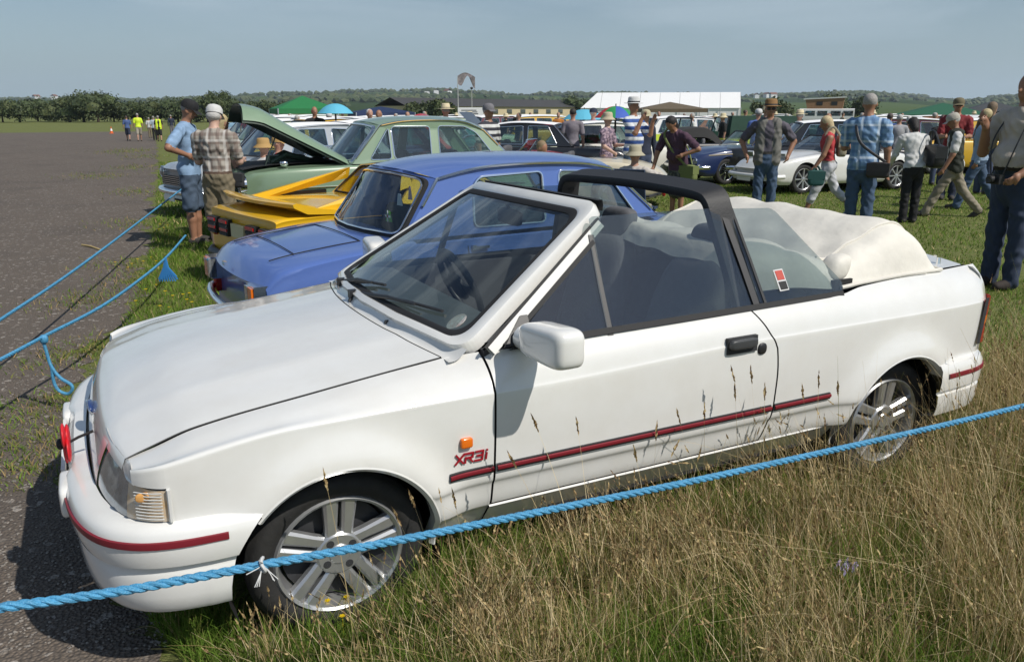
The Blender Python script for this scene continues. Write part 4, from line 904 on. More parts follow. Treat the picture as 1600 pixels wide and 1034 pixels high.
def cloth(rgb, bump=.35):
    k = tuple(round(c, 3) for c in rgb)
    if k not in _M: _M[k] = mat('cloth_%02x%02x%02x' % tuple(int(min(c, 1)*255) for c in rgb), rgb, .85, var=.25, vscale=7, bump=1., bscale=11)
    return _M[k]
def pattern(name, kind, c0, c1, c2=None, sc=1.):
    m = mat(name, c0, .85); t = m.node_tree; b = t.nodes['Principled BSDF']; tcn = nd(t, 'ShaderNodeTexCoord'); sp = nd(t, 'ShaderNodeSeparateXYZ'); t.links.new(tcn.outputs['Object'], sp.inputs[0])
    def bands(ax, f, lo, hi, c_in, col_, fac):
        a = nd(t, 'ShaderNodeMath', operation='MULTIPLY'); t.links.new(sp.outputs[ax], a.inputs[0]); a.inputs[1].default_value = f
        s_ = nd(t, 'ShaderNodeMath', operation='SINE'); t.links.new(a.outputs[0], s_.inputs[0])
        r = nd(t, 'ShaderNodeMapRange'); r.inputs['From Min'].default_value = lo; r.inputs['From Max'].default_value = hi; r.inputs['To Max'].default_value = fac; t.links.new(s_.outputs[0], r.inputs[0])
        x = nd(t, 'ShaderNodeMixRGB'); t.links.new(r.outputs[0], x.inputs[0]); x.inputs[2].default_value = (*col_, 1)
        if isinstance(c_in, tuple): x.inputs[1].default_value = (*c_in, 1)
        else: t.links.new(c_in, x.inputs[1])
        return x.outputs[0]
    if kind == 'stripe': o = bands(2, 48*sc, -.1, .1, c0, c1, 1.)
    else:
        o = bands(2, 70*sc, .1, .5, c0, c1, .55); o = bands(0, 70*sc, .1, .5, o, c1, .55); o = bands(2, 35*sc, .85, .95, o, c2, .6); o = bands(0, 35*sc, .85, .95, o, c2, .6)
        if kind == 'floral':
            n = nd(t, 'ShaderNodeTexNoise'); n.inputs['Scale'].default_value = 22; t.links.new(tcn.outputs['Object'], n.inputs[0]); r = nd(t, 'ShaderNodeMapRange'); r.inputs['From Min'].default_value = .48; r.inputs['From Max'].default_value = .52; t.links.new(n.outputs[0], r.inputs[0])
            x = nd(t, 'ShaderNodeMixRGB'); x.inputs[1].default_value = (*c0, 1); x.inputs[2].default_value = (*c1, 1); t.links.new(r.outputs[0], x.inputs[0]); o = x.outputs[0]
    t.links.new(o, b.inputs['Base Color']); return m
def unit(v): v = np.array(v, float); return v/(np.linalg.norm(v)+1e-12)
def place(px, D, a=0):
    """ground point under a pixel column at forward distance D, and the rotation that makes local -Y face angle a (0 = towards the camera, 90 = image right)"""
    d = ray(px, 300); h = np.array((d[0], d[1])); h /= h.dot(_H[:2]); p = CAM[:2]+h*D; n = h/np.linalg.norm(h); r = np.array((n[1], -n[0]))
    f = -n*math.cos(rad(a))+r*math.sin(rad(a)); return (p[0], p[1], 0), math.atan2(f[0], -f[1])
NP = [0]
def person(label, px, D, yh, a=0, top='tee', top_m=None, bot='trousers', bot_m=None, shoe=(.05, .045, .04), skin=None, hair='short', hair_c=(.35, .33, .31), hat=None, hat_m=None, lean=0, headp=0, headyaw=0, L=None, Rr=None, legs=((0, 0), (0, 0)), belly=.0, wide=1., res=.016, sit=0, group=None, H=None, stance=.09, z0=0, vest=None, extra=None, zs=None, hem=None):
    loc, rz = place(px, D, a)
    if H is None: H = atd(px, yh, D)[2]-z0-(zs or 0)
    if sit and zs is None: H = H/.76
    k = H/1.72; pr = []   # (fn, region, bbox-lo, bbox-hi, smooth)
    skin = skin or SKIN; mats = [skin, top_m or cloth((.5, .5, .5)), bot_m or cloth((.05, .07, .13)), cloth(shoe), mat('hair_%d' % int(hair_c[0]*100), hair_c, .7, var=.3, vscale=40, bump=.6, bscale=90), vest or M_DARK]
    def cone(p, q, r0, r1, reg, fl=1., sm=.02):
        p, q = np.array(p, float), np.array(q, float); R_ = max(r0, r1)*max(1, 1)+.05; pr.append((lambda P: d_cone(P, p, q, r0, r1, fl), reg, np.minimum(p, q)-R_, np.maximum(p, q)+R_, sm))
    def ell(c, r, reg, sm=.015):
        c, r = np.array(c, float), np.array(r, float); pr.append((lambda P: d_ell(P, c, r), reg, c-r-.05, c+r+.05, sm))
    Pv = np.array((0, 0, .92*k)); ln = rad(lean); t = np.array((0, -math.sin(ln), math.cos(ln)))
    chest, sc_, neck = Pv+t*.34*k, Pv+t*.47*k, Pv+t*.53*k
    hd = unit((0, -math.sin(ln+rad(headp)), math.cos(ln+rad(headp)))); hc = neck+hd*.155*k
    def rot(v):  # head yaw
        c, s = math.cos(rad(headyaw)), math.sin(rad(headyaw)); return np.array((v[0]*c-v[1]*s, v[0]*s+v[1]*c, v[2]))
    fr = rot(unit(np.cross((1, 0, 0), hd))*-1); fr = fr if fr[1] < 0 or abs(headyaw) > 60 else fr
    fr = rot(np.array((0, -math.cos(ln+rad(headp)), -math.sin(ln+rad(headp)))))
    side = np.cross(hd, fr)
    # head
    ell(hc+hd*.015*k, np.array((.074, .088, .100))*k, 0); ell(hc+fr*.028*k-hd*.055*k, np.array((.052, .056, .055))*k, 0, .02)
    cone(hc+fr*.085*k-hd*.0*k, hc+fr*.104*k-hd*.028*k, .008*k, .014*k, 0, sm=.01)
    for s in (-1, 1): ell(hc+side*s*.076*k-hd*.012*k, np.array((.012, .02, .03))*k, 0, .006)
    cone(neck-t*.03*k, hc-hd*.05*k, .056*k, .050*k, 0, sm=.02)
    if hair == 'short': ell(hc-fr*.018*k+hd*.036*k, np.array((.081, .086, .086))*k, 4, .004)
    if hair == 'fringe': ell(hc-fr*.030*k-hd*.004*k, np.array((.082, .074, .060))*k, 4, .004)
    if hair in ('long', 'bob', 'bun'):
        ell(hc-fr*.020*k+hd*.034*k, np.array((.088, .094, .090))*k, 4, .006); cone(hc-fr*.04*k, hc-fr*.055*k-hd*(.16 if hair == 'long' else .10)*k, .082*k, .06*k, 4, sm=.01)
    # torso
    w = wide
    tb = 1 if top != 'none' else 0
    cone(chest+t*.04*k, Pv+t*.06*k, .155*k*w, .145*k*w, 1, .66, .03)
    ell(chest+t*.01*k, np.array((.165*w, .115, .16))*k, 1, .03)
    for s in (-1, 1): cone(sc_, sc_+np.array((s*.16*k*w, 0, -.015*k)), .065*k, .066*k, 1, sm=.03)
    if belly: ell(Pv+t*.14*k+np.array((0, -.06*k, 0)), np.array((.15, .10+belly, .15))*k, 1, .04)
    if top in ('tee', 'long', 'loose'): cone(Pv+t*.10*k, Pv-t*.075*k, .150*k*w, .158*k*w, 1, .70, .012)
    if vest is not None:
        for s in (-1, 1): cone(sc_+np.array((s*.095*k, 0, .01)), Pv+np.array((s*.10*k, 0, -.06*k)), .088*k, .098*k, 5, 1.2, .008)
    # arms
    Ld, Rd = L or ((.16, .02, -1), (.06, -.22, -1)), Rr or ((-.16, .02, -1), (-.06, -.22, -1))
    wr = {}
    for s, (u, f_) in ((1, Ld), (-1, Rd)):
        sh = sc_+np.array((s*.195*k*w, 0, -.03*k)); el = sh+unit(u)*.285*k; wrst = el+unit(f_)*.245*k; wr[s] = wrst
        if top == 'long':
            cone(sh, el, .064*k, .052*k, 6, sm=.02); cone(el, wrst, .051*k, .040*k, 6, sm=.015)
        elif top in ('vest', 'sleeveless', 'dress'):
            cone(sh, el, .054*k, .042*k, 0, sm=.02); cone(el, wrst, .042*k, .030*k, 0, sm=.015)
        else:
            cone(sh, sh+(el-sh)*.72, .064*k, .066*k, 6, sm=.02); cone(sh+(el-sh)*.6, el, .046*k, .042*k, 0, sm=.01); cone(el, wrst, .043*k, .030*k, 0, sm=.015)
        hdv = unit(unit(f_)+np.array((0, -.25, -.15))); sd = unit(np.cross(hdv, (s, .3, .1))); pn = np.cross(hdv, sd)
        ell(wrst+hdv*.045*k, np.array((.030, .030, .042))*k, 0, .012)
        if res < .017:
            for j, (o_, l_) in enumerate(((-.026, .060), (-.009, .072), (.009, .068), (.025, .054))):
                b0 = wrst+hdv*.07*k+sd*o_*k; m1 = b0+unit(hdv+pn*.25*s)*l_*.5*k; cone(b0, m1, .0095*k, .009*k, 0, sm=.003); cone(m1, m1+unit(hdv+pn*.9*s)*l_*.5*k, .009*k, .008*k, 0, sm=.003)
            cone(wrst+hdv*.025*k-sd*.022*k, wrst+hdv*.065*k-sd*.052*k, .011*k, .009*k, 0, sm=.004)
    # legs
    ank = []
    ell(Pv-np.array((0, -.015*k, .01*k)), np.array((.150*w, .125, .115))*k, 2, .03)
    for s, (fx, kn) in zip((1, -1), legs):
        a1 = rad(fx); hip = Pv+np.array((s*.085*k, 0, -.04*k)); kd = np.array((s*(stance-.085)*.5, -math.sin(a1), -math.cos(a1))); kn_ = hip+unit(kd)*.42*k; a2 = rad(fx-kn); an = kn_+unit(np.array((s*.0, -math.sin(a2), -math.cos(a2))))*.40*k
        ank.append((s, an, a2))
        if bot in ('trousers', 'jeans'):
            cone(hip, kn_, .092*k, .072*k, 2, sm=.025); cone(kn_, an-np.array((0, 0, .01*k)), .071*k, .066*k, 2, sm=.02)
        elif bot == 'shorts':
            cone(hip, hip+(kn_-hip)*.98, .098*k, .095*k, 2, sm=.02); cone(hip+(kn_-hip)*.7, kn_, .062*k, .056*k, 0, sm=.01); cone(kn_, kn_+(an-kn_)*.4, .056*k, .058*k, 0, sm=.02); cone(kn_+(an-kn_)*.4, an, .057*k, .036*k, 0, sm=.02)
        elif bot == 'capri':
            cone(hip, kn_, .092*k, .070*k, 2, sm=.02); cone(kn_, kn_+(an-kn_)*.45, .070*k, .068*k, 2, sm=.02); cone(kn_+(an-kn_)*.3, an, .050*k, .034*k, 0, sm=.01)
        else:
            cone(hip, kn_, .08*k, .058*k, 0, sm=.02); cone(kn_, an, .056*k, .036*k, 0, sm=.02)
        ft = np.array((0, -1, 0.)) if a2 > -.35 else unit((0, -.8, -.55)); hl = an+np.array((0, .035*k, -.035*k))
        cone(hl, hl+ft*.10*k, .040*k, .045*k, 3, sm=.015); cone(hl+ft*.10*k, hl+ft*.185*k, .045*k, .034*k, 3, sm=.015)
    if bot in ('skirt', 'dress'):
        cone(Pv+t*.05*k, Pv-np.array((0, 0, .38*k)), .145*k, .215*k, 2 if bot == 'skirt' else 1, .75, .02)
    zmin = min(a_[1][2] for a_ in ank)-.078*k
    off = np.array((0, 0, -zmin if not sit else 0))
    if sit: off = np.array((0, 0, (zs or .40)+.09*k-.92*k+.0))
    lo = np.min([q[2] for q in pr], 0)-.02; hi = np.max([q[3] for q in pr], 0)+.02; h = res*max(k, .6)
    n = np.ceil((hi-lo)/h).astype(int)+1; D_ = np.full(n, 1.)
    ax = [lo[i]+h*np.arange(n[i]) for i in range(3)]
    for fn, reg, bl_, bh_, sm in pr:
        i0 = np.clip(((bl_-lo)/h).astype(int), 0, n-1); i1 = np.clip(((bh_-lo)/h).astype(int)+2, 1, n); sl = tuple(slice(i0[i], i1[i]) for i in range(3))
        G = np.stack(np.meshgrid(ax[0][sl[0]], ax[1][sl[1]], ax[2][sl[2]], indexing='ij'), -1); d = fn(G.reshape(-1, 3)).reshape(G.shape[:3]); c = D_[sl]
        hh = np.maximum(sm*k-np.abs(c-d), 0)/(sm*k); D_[sl] = np.minimum(c, d)-hh*hh*sm*k*.25
    V, Fq = surface_nets(D_, lo, h); fc = V[Fq].mean(1); best = np.full(len(fc), 9.); reg = np.zeros(len(fc), int)
    for fn, r_, bl_, bh_, sm in pr:
        msk = np.all((fc > bl_) & (fc < bh_), 1)
        if not msk.any(): continue
        d = fn(fc[msk]); bi = np.where(msk)[0]; bt = d < best[bi]; best[bi[bt]] = d[bt]; reg[bi[bt]] = r_
    if bot != 'dress' and not sit:
        hz = (fc-Pv)@t; tm = (reg == 1) | (reg == 2); hm_ = {'loose': -.085, 'tee': -.06, 'long': -.05}.get(top, .06) if hem is None else hem
        reg[tm & (hz > hm_*k)] = 1; reg[tm & (hz <= hm_*k)] = 2
        if hm_ > 0: reg[tm & (hz > (hm_-.02)*k) & (hz < (hm_+.012)*k)] = 3
    reg[reg == 6] = 1
    root = thing('person', label, 'person', loc, rz, group); root.location.z = z0
    me = bpy.data.meshes.new('body'); me.from_pydata((V+off).tolist(), [], Fq.tolist())
    for m_ in mats: me.materials.append(m_)
    me.polygons.foreach_set('material_index', reg.astype(np.int32)); me.polygons.foreach_set('use_smooth', np.ones(len(me.polygons), bool)); me.update()
    if res < .018:   # folds in the cloth
        nv_ = len(me.vertices); nn_ = np.empty(nv_*3); me.vertices.foreach_get('normal', nn_); nn_ = nn_.reshape(-1, 3); vr = np.zeros(nv_)
        for c_ in range(4): np.maximum.at(vr, Fq[:, c_], ((reg == 1) | (reg == 2) | (reg == 5)).astype(float))
        x_, y_, z_ = V.T/k; ph = NP[0]*1.7
        fold = np.sin(26*x_+7*np.sin(9*z_+ph)+4*y_)*np.sin(19*z_+6*np.sin(11*x_+ph)+5*np.sin(8*y_))+.7*np.sin(41*z_+9*np.sin(13*x_+2*ph)+12*y_)*np.sin(17*x_+15*y_+ph)
        zz = V+off+nn_*(fold*vr*.0065*k)[:, None]; me.vertices.foreach_set('co', zz.ravel()); me.update()
    o = bpy.data.objects.new('body', me); link(o, root)
    c = hc+off
    if hat:
        hm = hat_m or cloth((.5, .42, .25)); kk = MB(); M3 = np.array([side*-1, -fr, hd]).T
        if hat == 'cap':
            pf = [(.093, -.005), (.094, .02), (.090, .055), (.070, .088), (.035, .102), (.001, .105)]; brim = None
        elif hat == 'bucket': pf = [(.150, -.035), (.148, -.030), (.100, .012), (.094, .03), (.090, .085), (.075, .112), (.001, .118)]
        elif hat == 'straw': pf = [(.190, .012), (.188, .018), (.102, .020), (.093, .035), (.088, .10), (.072, .125), (.001, .125)]
        else: pf = [(.150, .010), (.148, .016), (.100, .018), (.092, .03), (.086, .095), (.070, .118), (.001, .118)]
        th = np.linspace(0, 2*math.pi, 25)[:-1]
        kk.grid(np.array([[(r_*math.cos(q)*k, r_*math.sin(q)*1.1*k, z_*k+.018*k) for q in th] for r_, z_ in pf]), close_v=True)
        if hat == 'cap':
            kk.grid(np.array([[(u_*.078*k, -(.075+.095*v_*math.sqrt(max(0, 1-u_*u_*.75)))*k, (.015-.028*v_+.012*(1-u_*u_))*k) for u_ in np.linspace(-1, 1, 11)] for v_ in (0, .5, 1)]))
        for i_ in range(len(kk.v)): kk.v[i_] = kk.v[i_]@M3.T+c+hd*.012*k
        ho = kk.build('hat', hm, root, ang=60)
        if hat in ('trilby', 'straw'):
            kb = MB(); kb.grid(np.array([[(r_*math.cos(q)*k, r_*math.sin(q)*1.1*k, z_*k+.018*k) for q in th] for r_, z_ in ((.0955, .024), (.094, .045))]), close_v=True)
            for i_ in range(len(kb.v)): kb.v[i_] = kb.v[i_]@M3.T+c+hd*.012*k
            kb.build('hat_band', M_DARK, ho)
    if extra == 'shades':
        kk = MB()
        for s in (-1, 1): kk.grid(supere((0, 0, 0), (.028*k, .010*k, .018*k), .6, 12, 8)@np.array([side, -fr, hd])+c+fr*.088*k+side*s*.034*k+hd*.005*k, close_v=True)
        kk.build('sunglasses', M_BLACK, root)
    root['k'] = k
    info = dict(root=root, k=k, wr={s: wr[s]+off for s in wr}, sc=sc_+off, Pv=Pv+off, chest=chest+off, loc=np.array(loc), rz=rz)
    NP[0] += 1
    return info
def wpt(i, p):
    c, s = math.cos(i['rz']), math.sin(i['rz']); return np.array((i['loc'][0]+p[0]*c-p[1]*s, i['loc'][1]+p[0]*s+p[1]*c, p[2]))
def bag(i, name, label, c, dim, m, strap=None, ms=None, tilt=0):
    """a bag carried by person i; c and strap points in the person's local frame"""
    e = thing(name, label, 'bag', tuple(i['loc']), i['rz'])
    k = MB(); P = supere((0, 0, 0), np.array(dim)/2, .4, 20, 14); P[..., 0] *= 1+.12*(-P[..., 2]/dim[2]*2); k.grid(P+np.array(c), close_v=True); k.build('pouch', m, e)
    k = MB(); k.box((c[0], c[1], c[2]+dim[2]*.18), (dim[0]*1.02, dim[1]*1.04, dim[2]*.5)); k.build('flap', m, e, False)
    if strap is not None:
        k = MB(); k.tube(crom(strap, 5), .011, 6, sy=1.6); k.build('strap', ms or m, e)
    return e
denim = cloth((.055, .095, .165)); navy = cloth((.02, .028, .055)); khaki = cloth((.20, .165, .105)); stone = cloth((.33, .30, .24)); blackc = cloth((.012, .012, .014)); whitec = cloth((.62, .62, .61)); greyc = cloth((.17, .165, .18)); creamc = cloth((.50, .44, .37))
plaidB = pattern('plaid_brown', 'plaid', (.34, .31, .27), (.13, .085, .07), (.55, .53, .5)); plaidBl = pattern('plaid_blue', 'plaid', (.20, .33, .50), (.07, .15, .30), (.55, .62, .68), .9)
strBl = pattern('stripe_blue', 'stripe', (.58, .60, .62), (.035, .085, .28), sc=1.1); strBk = pattern('stripe_black', 'stripe', (.55, .55, .54), (.03, .03, .04), sc=1.3); flor = pattern('floral', 'floral', (.34, .25, .30), (.12, .09, .13), (.5, .45, .45))
straw = mat('straw', (.48, .34, .16), .8, bump=.5, bscale=120); strawp = mat('straw_pale', (.58, .50, .33), .8, bump=.5, bscale=120)
hip_L = ((.75, .35, -.75), (-.75, -.55, -.35)); hip_R = ((-.75, .35, -.75), (.75, -.55, -.35)); fwd_L = ((.12, -.25, -1), (-.25, -1, .05)); fwd_R = ((-.12, -.25, -1), (.25, -1, .05))
# --- by the runway rope
person('man in light blue short-sleeved shirt, denim shorts and black cap, hand on hip', 300, 10.2, 158, 72, 'loose', cloth((.25, .38, .56)), 'shorts', cloth((.07, .105, .16)), skin=SKIN2, hat='cap', hat_m=blackc, headp=22, belly=.02, L=fwd_L, Rr=hip_R, hair_c=(.3, .29, .28), wide=1.08, res=.013, stance=.14)
i = person('man in brown plaid shirt, khaki shorts and white cap, seen from behind', 343, 9.3, 167, 158, 'tee', plaidB, 'shorts', khaki, shoe=(.10, .06, .04), skin=SKIN3, hat='cap', hat_m=whitec, headp=18, L=fwd_L, Rr=fwd_R, hair='fringe', hair_c=(.5, .49, .47), wide=1.08, res=.013, stance=.13, hem=.05)
bag(i, 'hip_bag', 'small dark bag at the belt of the man in the plaid shirt', (-.20, -.06, .86), (.13, .09, .17), M_DARK)
person('person with blonde hair in a pale yellow top behind the man in plaid', 357, 10.6, 180, 120, 'tee', cloth((.55, .50, .33)), 'trousers', stone, hair='bob', hair_c=(.55, .45, .25), res=.02)
person('man in blue T-shirt and dark shorts walking away on the runway', 211, 47, 181, 178, 'tee', cloth((.07, .12, .28)), 'shorts', navy, hair_c=(.08, .06, .05), legs=((14, 4), (-14, 10)), res=.03)
person('marshal in yellow high-visibility vest and pale shorts walking on the runway', 228, 46, 177, 178, 'tee', mat('hivis', (.62, .80, .03), .6), 'shorts', stone, legs=((-12, 8), (14, 2)), res=.03)
person('distant walker in white top and khaki trousers on the runway', 245, 52, 184, 178, 'tee', whitec, 'trousers', khaki, res=.035)
person('distant walker in black with a yellow high-visibility rucksack', 259, 46, 181, 185, 'tee', blackc, 'shorts', blackc, res=.03, vest=mat('hivis', (.62, .80, .03), .6), legs=((12, 2), (-10, 6)))
person('distant walker in pale blue shirt and black trousers beside the runway', 252, 48, 182, 185, 'tee', cloth((.4, .47, .55)), 'trousers', blackc, res=.035)
person('distant walker in a dark jacket where the runway meets the grass', 279, 55, 180, 185, 'long', navy, 'trousers', greyc, res=.035)
# --- seated and standing round the row
def camp_chair(px, D, a, label, m):
    loc, rz = place(px, D, a); e = thing('camping_chair', label, 'chair', loc, rz)
    k = MB(); k.box((0, -.02, .40), (.50, .46, .03)); k.build('seat', m, e, False)
    k = MB(); k.box((0, .27, .66), (.50, .03, .52), rx=-.2); k.build('backrest', m, e, False)
    for sx_ in (-1, 1):
        for sy_ in (-1, 1): k = MB(); k.tube([(sx_*.25, sy_*.22, .0), (-sx_*.0+sx_*.22, -sy_*.20*.0+sy_*.20, .42)], .012, 6); k.build('leg', M_DARK, e)
        k = MB(); k.box((sx_*.27, 0, .58), (.05, .46, .02)); k.build('armrest', M_DARK, e, False)
gch = cloth((.03, .09, .055))
camp_chair(415, 11.9, 60, 'green camping chair holding the sitter in white top and tan sun hat', gch); camp_chair(440, 12.6, 40, 'dark green camping chair of the sitter in red', gch)
sitlegs = ((82, 84), (78, 80))
person('seated person in white top and tan sun hat beside the open green bonnet', 417, 11.9, 221, 150, 'tee', whitec, 'trousers', navy, hat='bucket', hat_m=mat('hat_tan', (.40, .25, .09), .8), sit=1, zs=.42, H=1.55, legs=sitlegs, res=.018, headyaw=-30)
person('seated person in red polo shirt and tan cap beside the open green bonnet', 440, 12.6, 220, 70, 'tee', cloth((.50, .02, .035)), 'trousers', navy, hat='cap', hat_m=mat('hat_tan', (.40, .25, .09), .8), sit=1, zs=.42, H=1.6, legs=sitlegs, res=.018)
far = [  # label, px, D, head y, facing, kwargs
    ('bare-headed man in black shirt standing beside the turquoise umbrella', 499, 21, 168, 10, dict(top_m=blackc, bot_m=blackc, skin=SKIN2, hair='fringe')),
    ('person in yellow top and white cap beside the turquoise umbrella', 521, 24, 178, 190, dict(top_m=cloth((.60, .38, .04)), hat='cap', hat_m=whitec)),
    ('white-haired man in pale shirt beyond the green saloon', 583, 19, 172, 20, dict(top_m=whitec, hair_c=(.62, .61, .6))),
    ('balding man in white shirt beyond the green saloon', 597, 20, 173, -20, dict(top_m=cloth((.55, .56, .6)), hair='fringe', skin=SKIN2)),
    ('person in straw hat and white shirt with dark braces, seen from behind', 699, 17.5, 166, 175, dict(top_m=whitec, hat='straw', hat_m=strawp)),
    ('man in black and white striped shirt and dark cap looking at engines', 764, 13.6, 165, 50, dict(top_m=strBk, hat='cap', hat_m=greyc, skin=SKIN2, res=.017)),
    ('person in grey T-shirt with dark hair turned towards the red car', 893, 19, 171, 175, dict(top_m=cloth((.22, .20, .23)), hair_c=(.03, .025, .02))),
    ('person in lilac top and dark cap near the turquoise parasol', 924, 20.5, 171, 120, dict(top_m=cloth((.42, .28, .36)), hat='cap', hat_m=navy)),
    ('person with dark hair in a dark jacket beside the white-hatted man', 1004, 15.6, 174, 40, dict(top='long', top_m=navy, hat='cap', hat_m=cloth((.5, .45, .3)))),
    ('man in bright blue shirt and white cap behind the dark blue coupe', 1176, 21, 172, 190, dict(top_m=cloth((.08, .15, .42)), hat='cap', hat_m=whitec)),
    ('person in straw sun hat and blue top behind the dark blue coupe', 1187, 22.5, 168, 170, dict(top_m=cloth((.10, .17, .40)), hat='straw', hat_m=strawp)),
    ('woman in pale sleeveless top and straw hat standing by the white roadster', 1239, 19.6, 175, 170, dict(top='sleeveless', top_m=cloth((.60, .55, .56)), hat='straw', hat_m=strawp, bot_m=cloth((.1, .12, .2)), res=.017)),
    ('man in dark blue top with bald head beyond the white roadster', 1283, 20.5, 178, -20, dict(top_m=navy, hair='fringe', skin=SKIN2)),
    ('man in blue T-shirt with dark hair behind the plaid-shirted man', 1377, 21, 178, 180, dict(top_m=cloth((.05, .10, .30)), hair_c=(.1, .08, .07))),
    ('grey-haired person in pale grey top beyond the roadster tail', 1392, 20, 180, 190, dict(top_m=cloth((.4, .4, .42)), hair_c=(.5, .49, .47))),
    ('white-haired person in steel blue shirt beyond the roadster tail', 1407, 20.5, 183, 170, dict(top_m=cloth((.14, .2, .3)), hair_c=(.6, .58, .55))),
    ('bushy-haired person in brown jacket beyond the man in light blue', 1532, 16.5, 161, 150, dict(top='long', top_m=cloth((.12, .08, .05)), hair='bob', hair_c=(.2, .14, .09))),
    ('person with brown hair in black beside the red-shirted man', 1459, 18.5, 181, 20, dict(top_m=blackc, hair='bob', hair_c=(.1, .06, .04)))]
for lb, px, D, yh, a, kw in far:
    kw = dict(dict(res=.022), **kw); person(lb, px, D, yh, a, **kw)
# --- in the middle
person('seated tanned man in grey vest top resting between blue and cream cars', 826, 12.2, 204, 60, 'sleeveless', cloth((.13, .13, .15)), 'shorts', navy, skin=SKIN2, hair_c=(.25, .18, .1), sit=1, zs=.42, H=1.58, legs=sitlegs, lean=20, res=.018)
camp_chair(826, 12.2, 60, 'black folding chair of the tanned man in grey', blackc)
person('elderly woman in floral dress and beige sun hat standing by the cream sports car', 946, 15.4, 179, 62, 'tee', flor, 'dress', flor, skin=SKIN3, hat='bucket', hat_m=mat('hat_beige', (.46, .40, .28), .85), L=fwd_L, Rr=((-.1, -.2, -1), (.2, -.8, -.5)), res=.017)
person('man in blue and white striped polo shirt and white trilby drinking', 985, 14.4, 156, 58, 'loose', strBl, 'jeans', denim, skin=SKIN2, hat='trilby', hat_m=whitec, belly=.03, Rr=((-.2, -.7, -.6), (.3, -.3, 1)), L=((.2, -.6, -.7), (-.2, -.3, 1)), res=.016)
person('seated person in pale top and stone bucket hat with an arm stretched out', 990, 10.6, 236, 160, 'tee', cloth((.52, .48, .44)), 'trousers', stone, hat='bucket', hat_m=mat('hat_stone', (.36, .33, .24), .85), sit=1, zs=.40, H=1.5, legs=sitlegs, Rr=((-.9, -.3, -.35), (-1, .1, -.05)), res=.016)
camp_chair(990, 10.6, 160, 'folding chair under the person in stone bucket hat', cloth((.03, .05, .10)))
i = person('dark-haired person in purple T-shirt and camouflage skirt bending, hand on hip', 1058, 12.6, 178, -38, 'loose', cloth((.075, .035, .062)), 'skirt', pattern('camouflage', 'floral', (.10, .11, .085), (.04, .045, .04), (.1, .1, .1)), skin=SKIN2, hair='bob', hair_c=(.015, .012, .012), lean=16, headp=25, L=hip_L, wide=1.15, belly=.03, res=.014, Rr=((-.2, -.35, -1), (.0, -.35, -1)))
bag(i, 'shoulder_bag', 'olive green shoulder bag hanging at the hip of the person in purple', (.20, -.03, .72), (.30, .14, .24), mat('bag_olive', (.14, .17, .055), .8, bump=.4), [(.2, -.10, .84), (.02, -.20, 1.05), (-.10, -.25, 1.28), (-.05, -.1, 1.36), (.1, .05, 1.1), (.24, .02, .84)], mat('bag_olive', (.14, .17, .055), .8))
# --- to the rear of the convertible
i = person('man in brown hat, sunglasses and grey waistcoat with hands on hips', 1194, 12.6, 160, 4, 'tee', cloth((.10, .09, .115)), 'jeans', denim, skin=SKIN2, hat='trilby', hat_m=mat('hat_brown', (.22, .12, .045), .85), L=((.6, .3, -.8), (-.3, -.4, -.8)), Rr=((-.6, .3, -.8), (.3, -.4, -.8)), vest=cloth((.17, .165, .15)), extra='shades', res=.013, stance=.16, wide=1.08, hem=.06)
i = person('blonde woman in red strappy top and white cropped trousers walking', 1290, 12.9, 176, -80, 'sleeveless', cloth((.50, .05, .06)), 'capri', cloth((.52, .53, .56)), skin=SKIN2, hair='long', hair_c=(.58, .46, .27), legs=((26, 6), (-24, 22)), L=((.1, -.3, -1), (.0, -.6, -1)), Rr=((-.1, .35, -1), (0, -.1, -1)), headp=12, lean=6, res=.014, shoe=(.4, .38, .36))
bag(i, 'rucksack', 'beige rucksack on the back of the blonde woman', (0, .17, 1.10), (.24, .13, .34), mat('bag_beige', (.33, .29, .21), .85, bump=.4), [(.10, .12, 1.24), (.11, .0, 1.38), (.11, -.10, 1.25), (.11, .02, 1.0)])
bag(i, 'hand_bag', 'dark teal bag swinging from the hand of the blonde woman', (.24, -.20, .62), (.10, .24, .24), mat('bag_teal', (.012, .07, .065), .7), [(.23, -.26, .72), (.22, -.2, .80), (.23, -.14, .72)])
i = person('grey-haired man in blue checked shirt and jeans seen from behind', 1344, 10.6, 149, 172, 'loose', plaidBl, 'jeans', denim, hair='short', hair_c=(.36, .34, .32), skin=SKIN2, L=fwd_L, Rr=((-.14, .05, -1), (-.05, -.15, -1)), res=.013, wide=1.1, stance=.13, headp=8)
bag(i, 'shoulder_bag', 'black shoulder bag on the hip of the man in blue checks', (-.20, .13, .90), (.26, .10, .20), mat('bag_black', (.03, .025, .025), .5), [(-.27, .10, 1.0), (.02, .20, 1.22), (.12, .08, 1.44), (.10, -.06, 1.42)], M_BLACK)
i = person('dark-haired woman in white blouse and black trousers leaning forward', 1423, 12.2, 182, 205, 'long', whitec, 'trousers', blackc, hair='bob', hair_c=(.012, .012, .014), lean=14, headp=20, L=((.2, -.3, -1), (-.1, -.8, -.7)), Rr=((-.15, -.2, -1), (.0, -.6, -1)), res=.014)
bag(i, 'tote_bag', 'large black leather tote bag on the shoulder of the woman in white', (-.24, .08, .98), (.16, .40, .34), mat('bag_leather', (.018, .018, .02), .35), [(-.24, -.06, 1.12), (-.2, -.05, 1.32), (-.19, .12, 1.32), (-.24, .2, 1.12)])
person('man in dark red T-shirt, olive cap and sunglasses facing the cars', 1479, 15.4, 156, 5, 'tee', cloth((.22, .02, .025)), 'trousers', navy, skin=SKIN2, hat='cap', hat_m=mat('cap_olive', (.14, .12, .07), .85), extra='shades', Rr=fwd_R, L=fwd_L, res=.016)
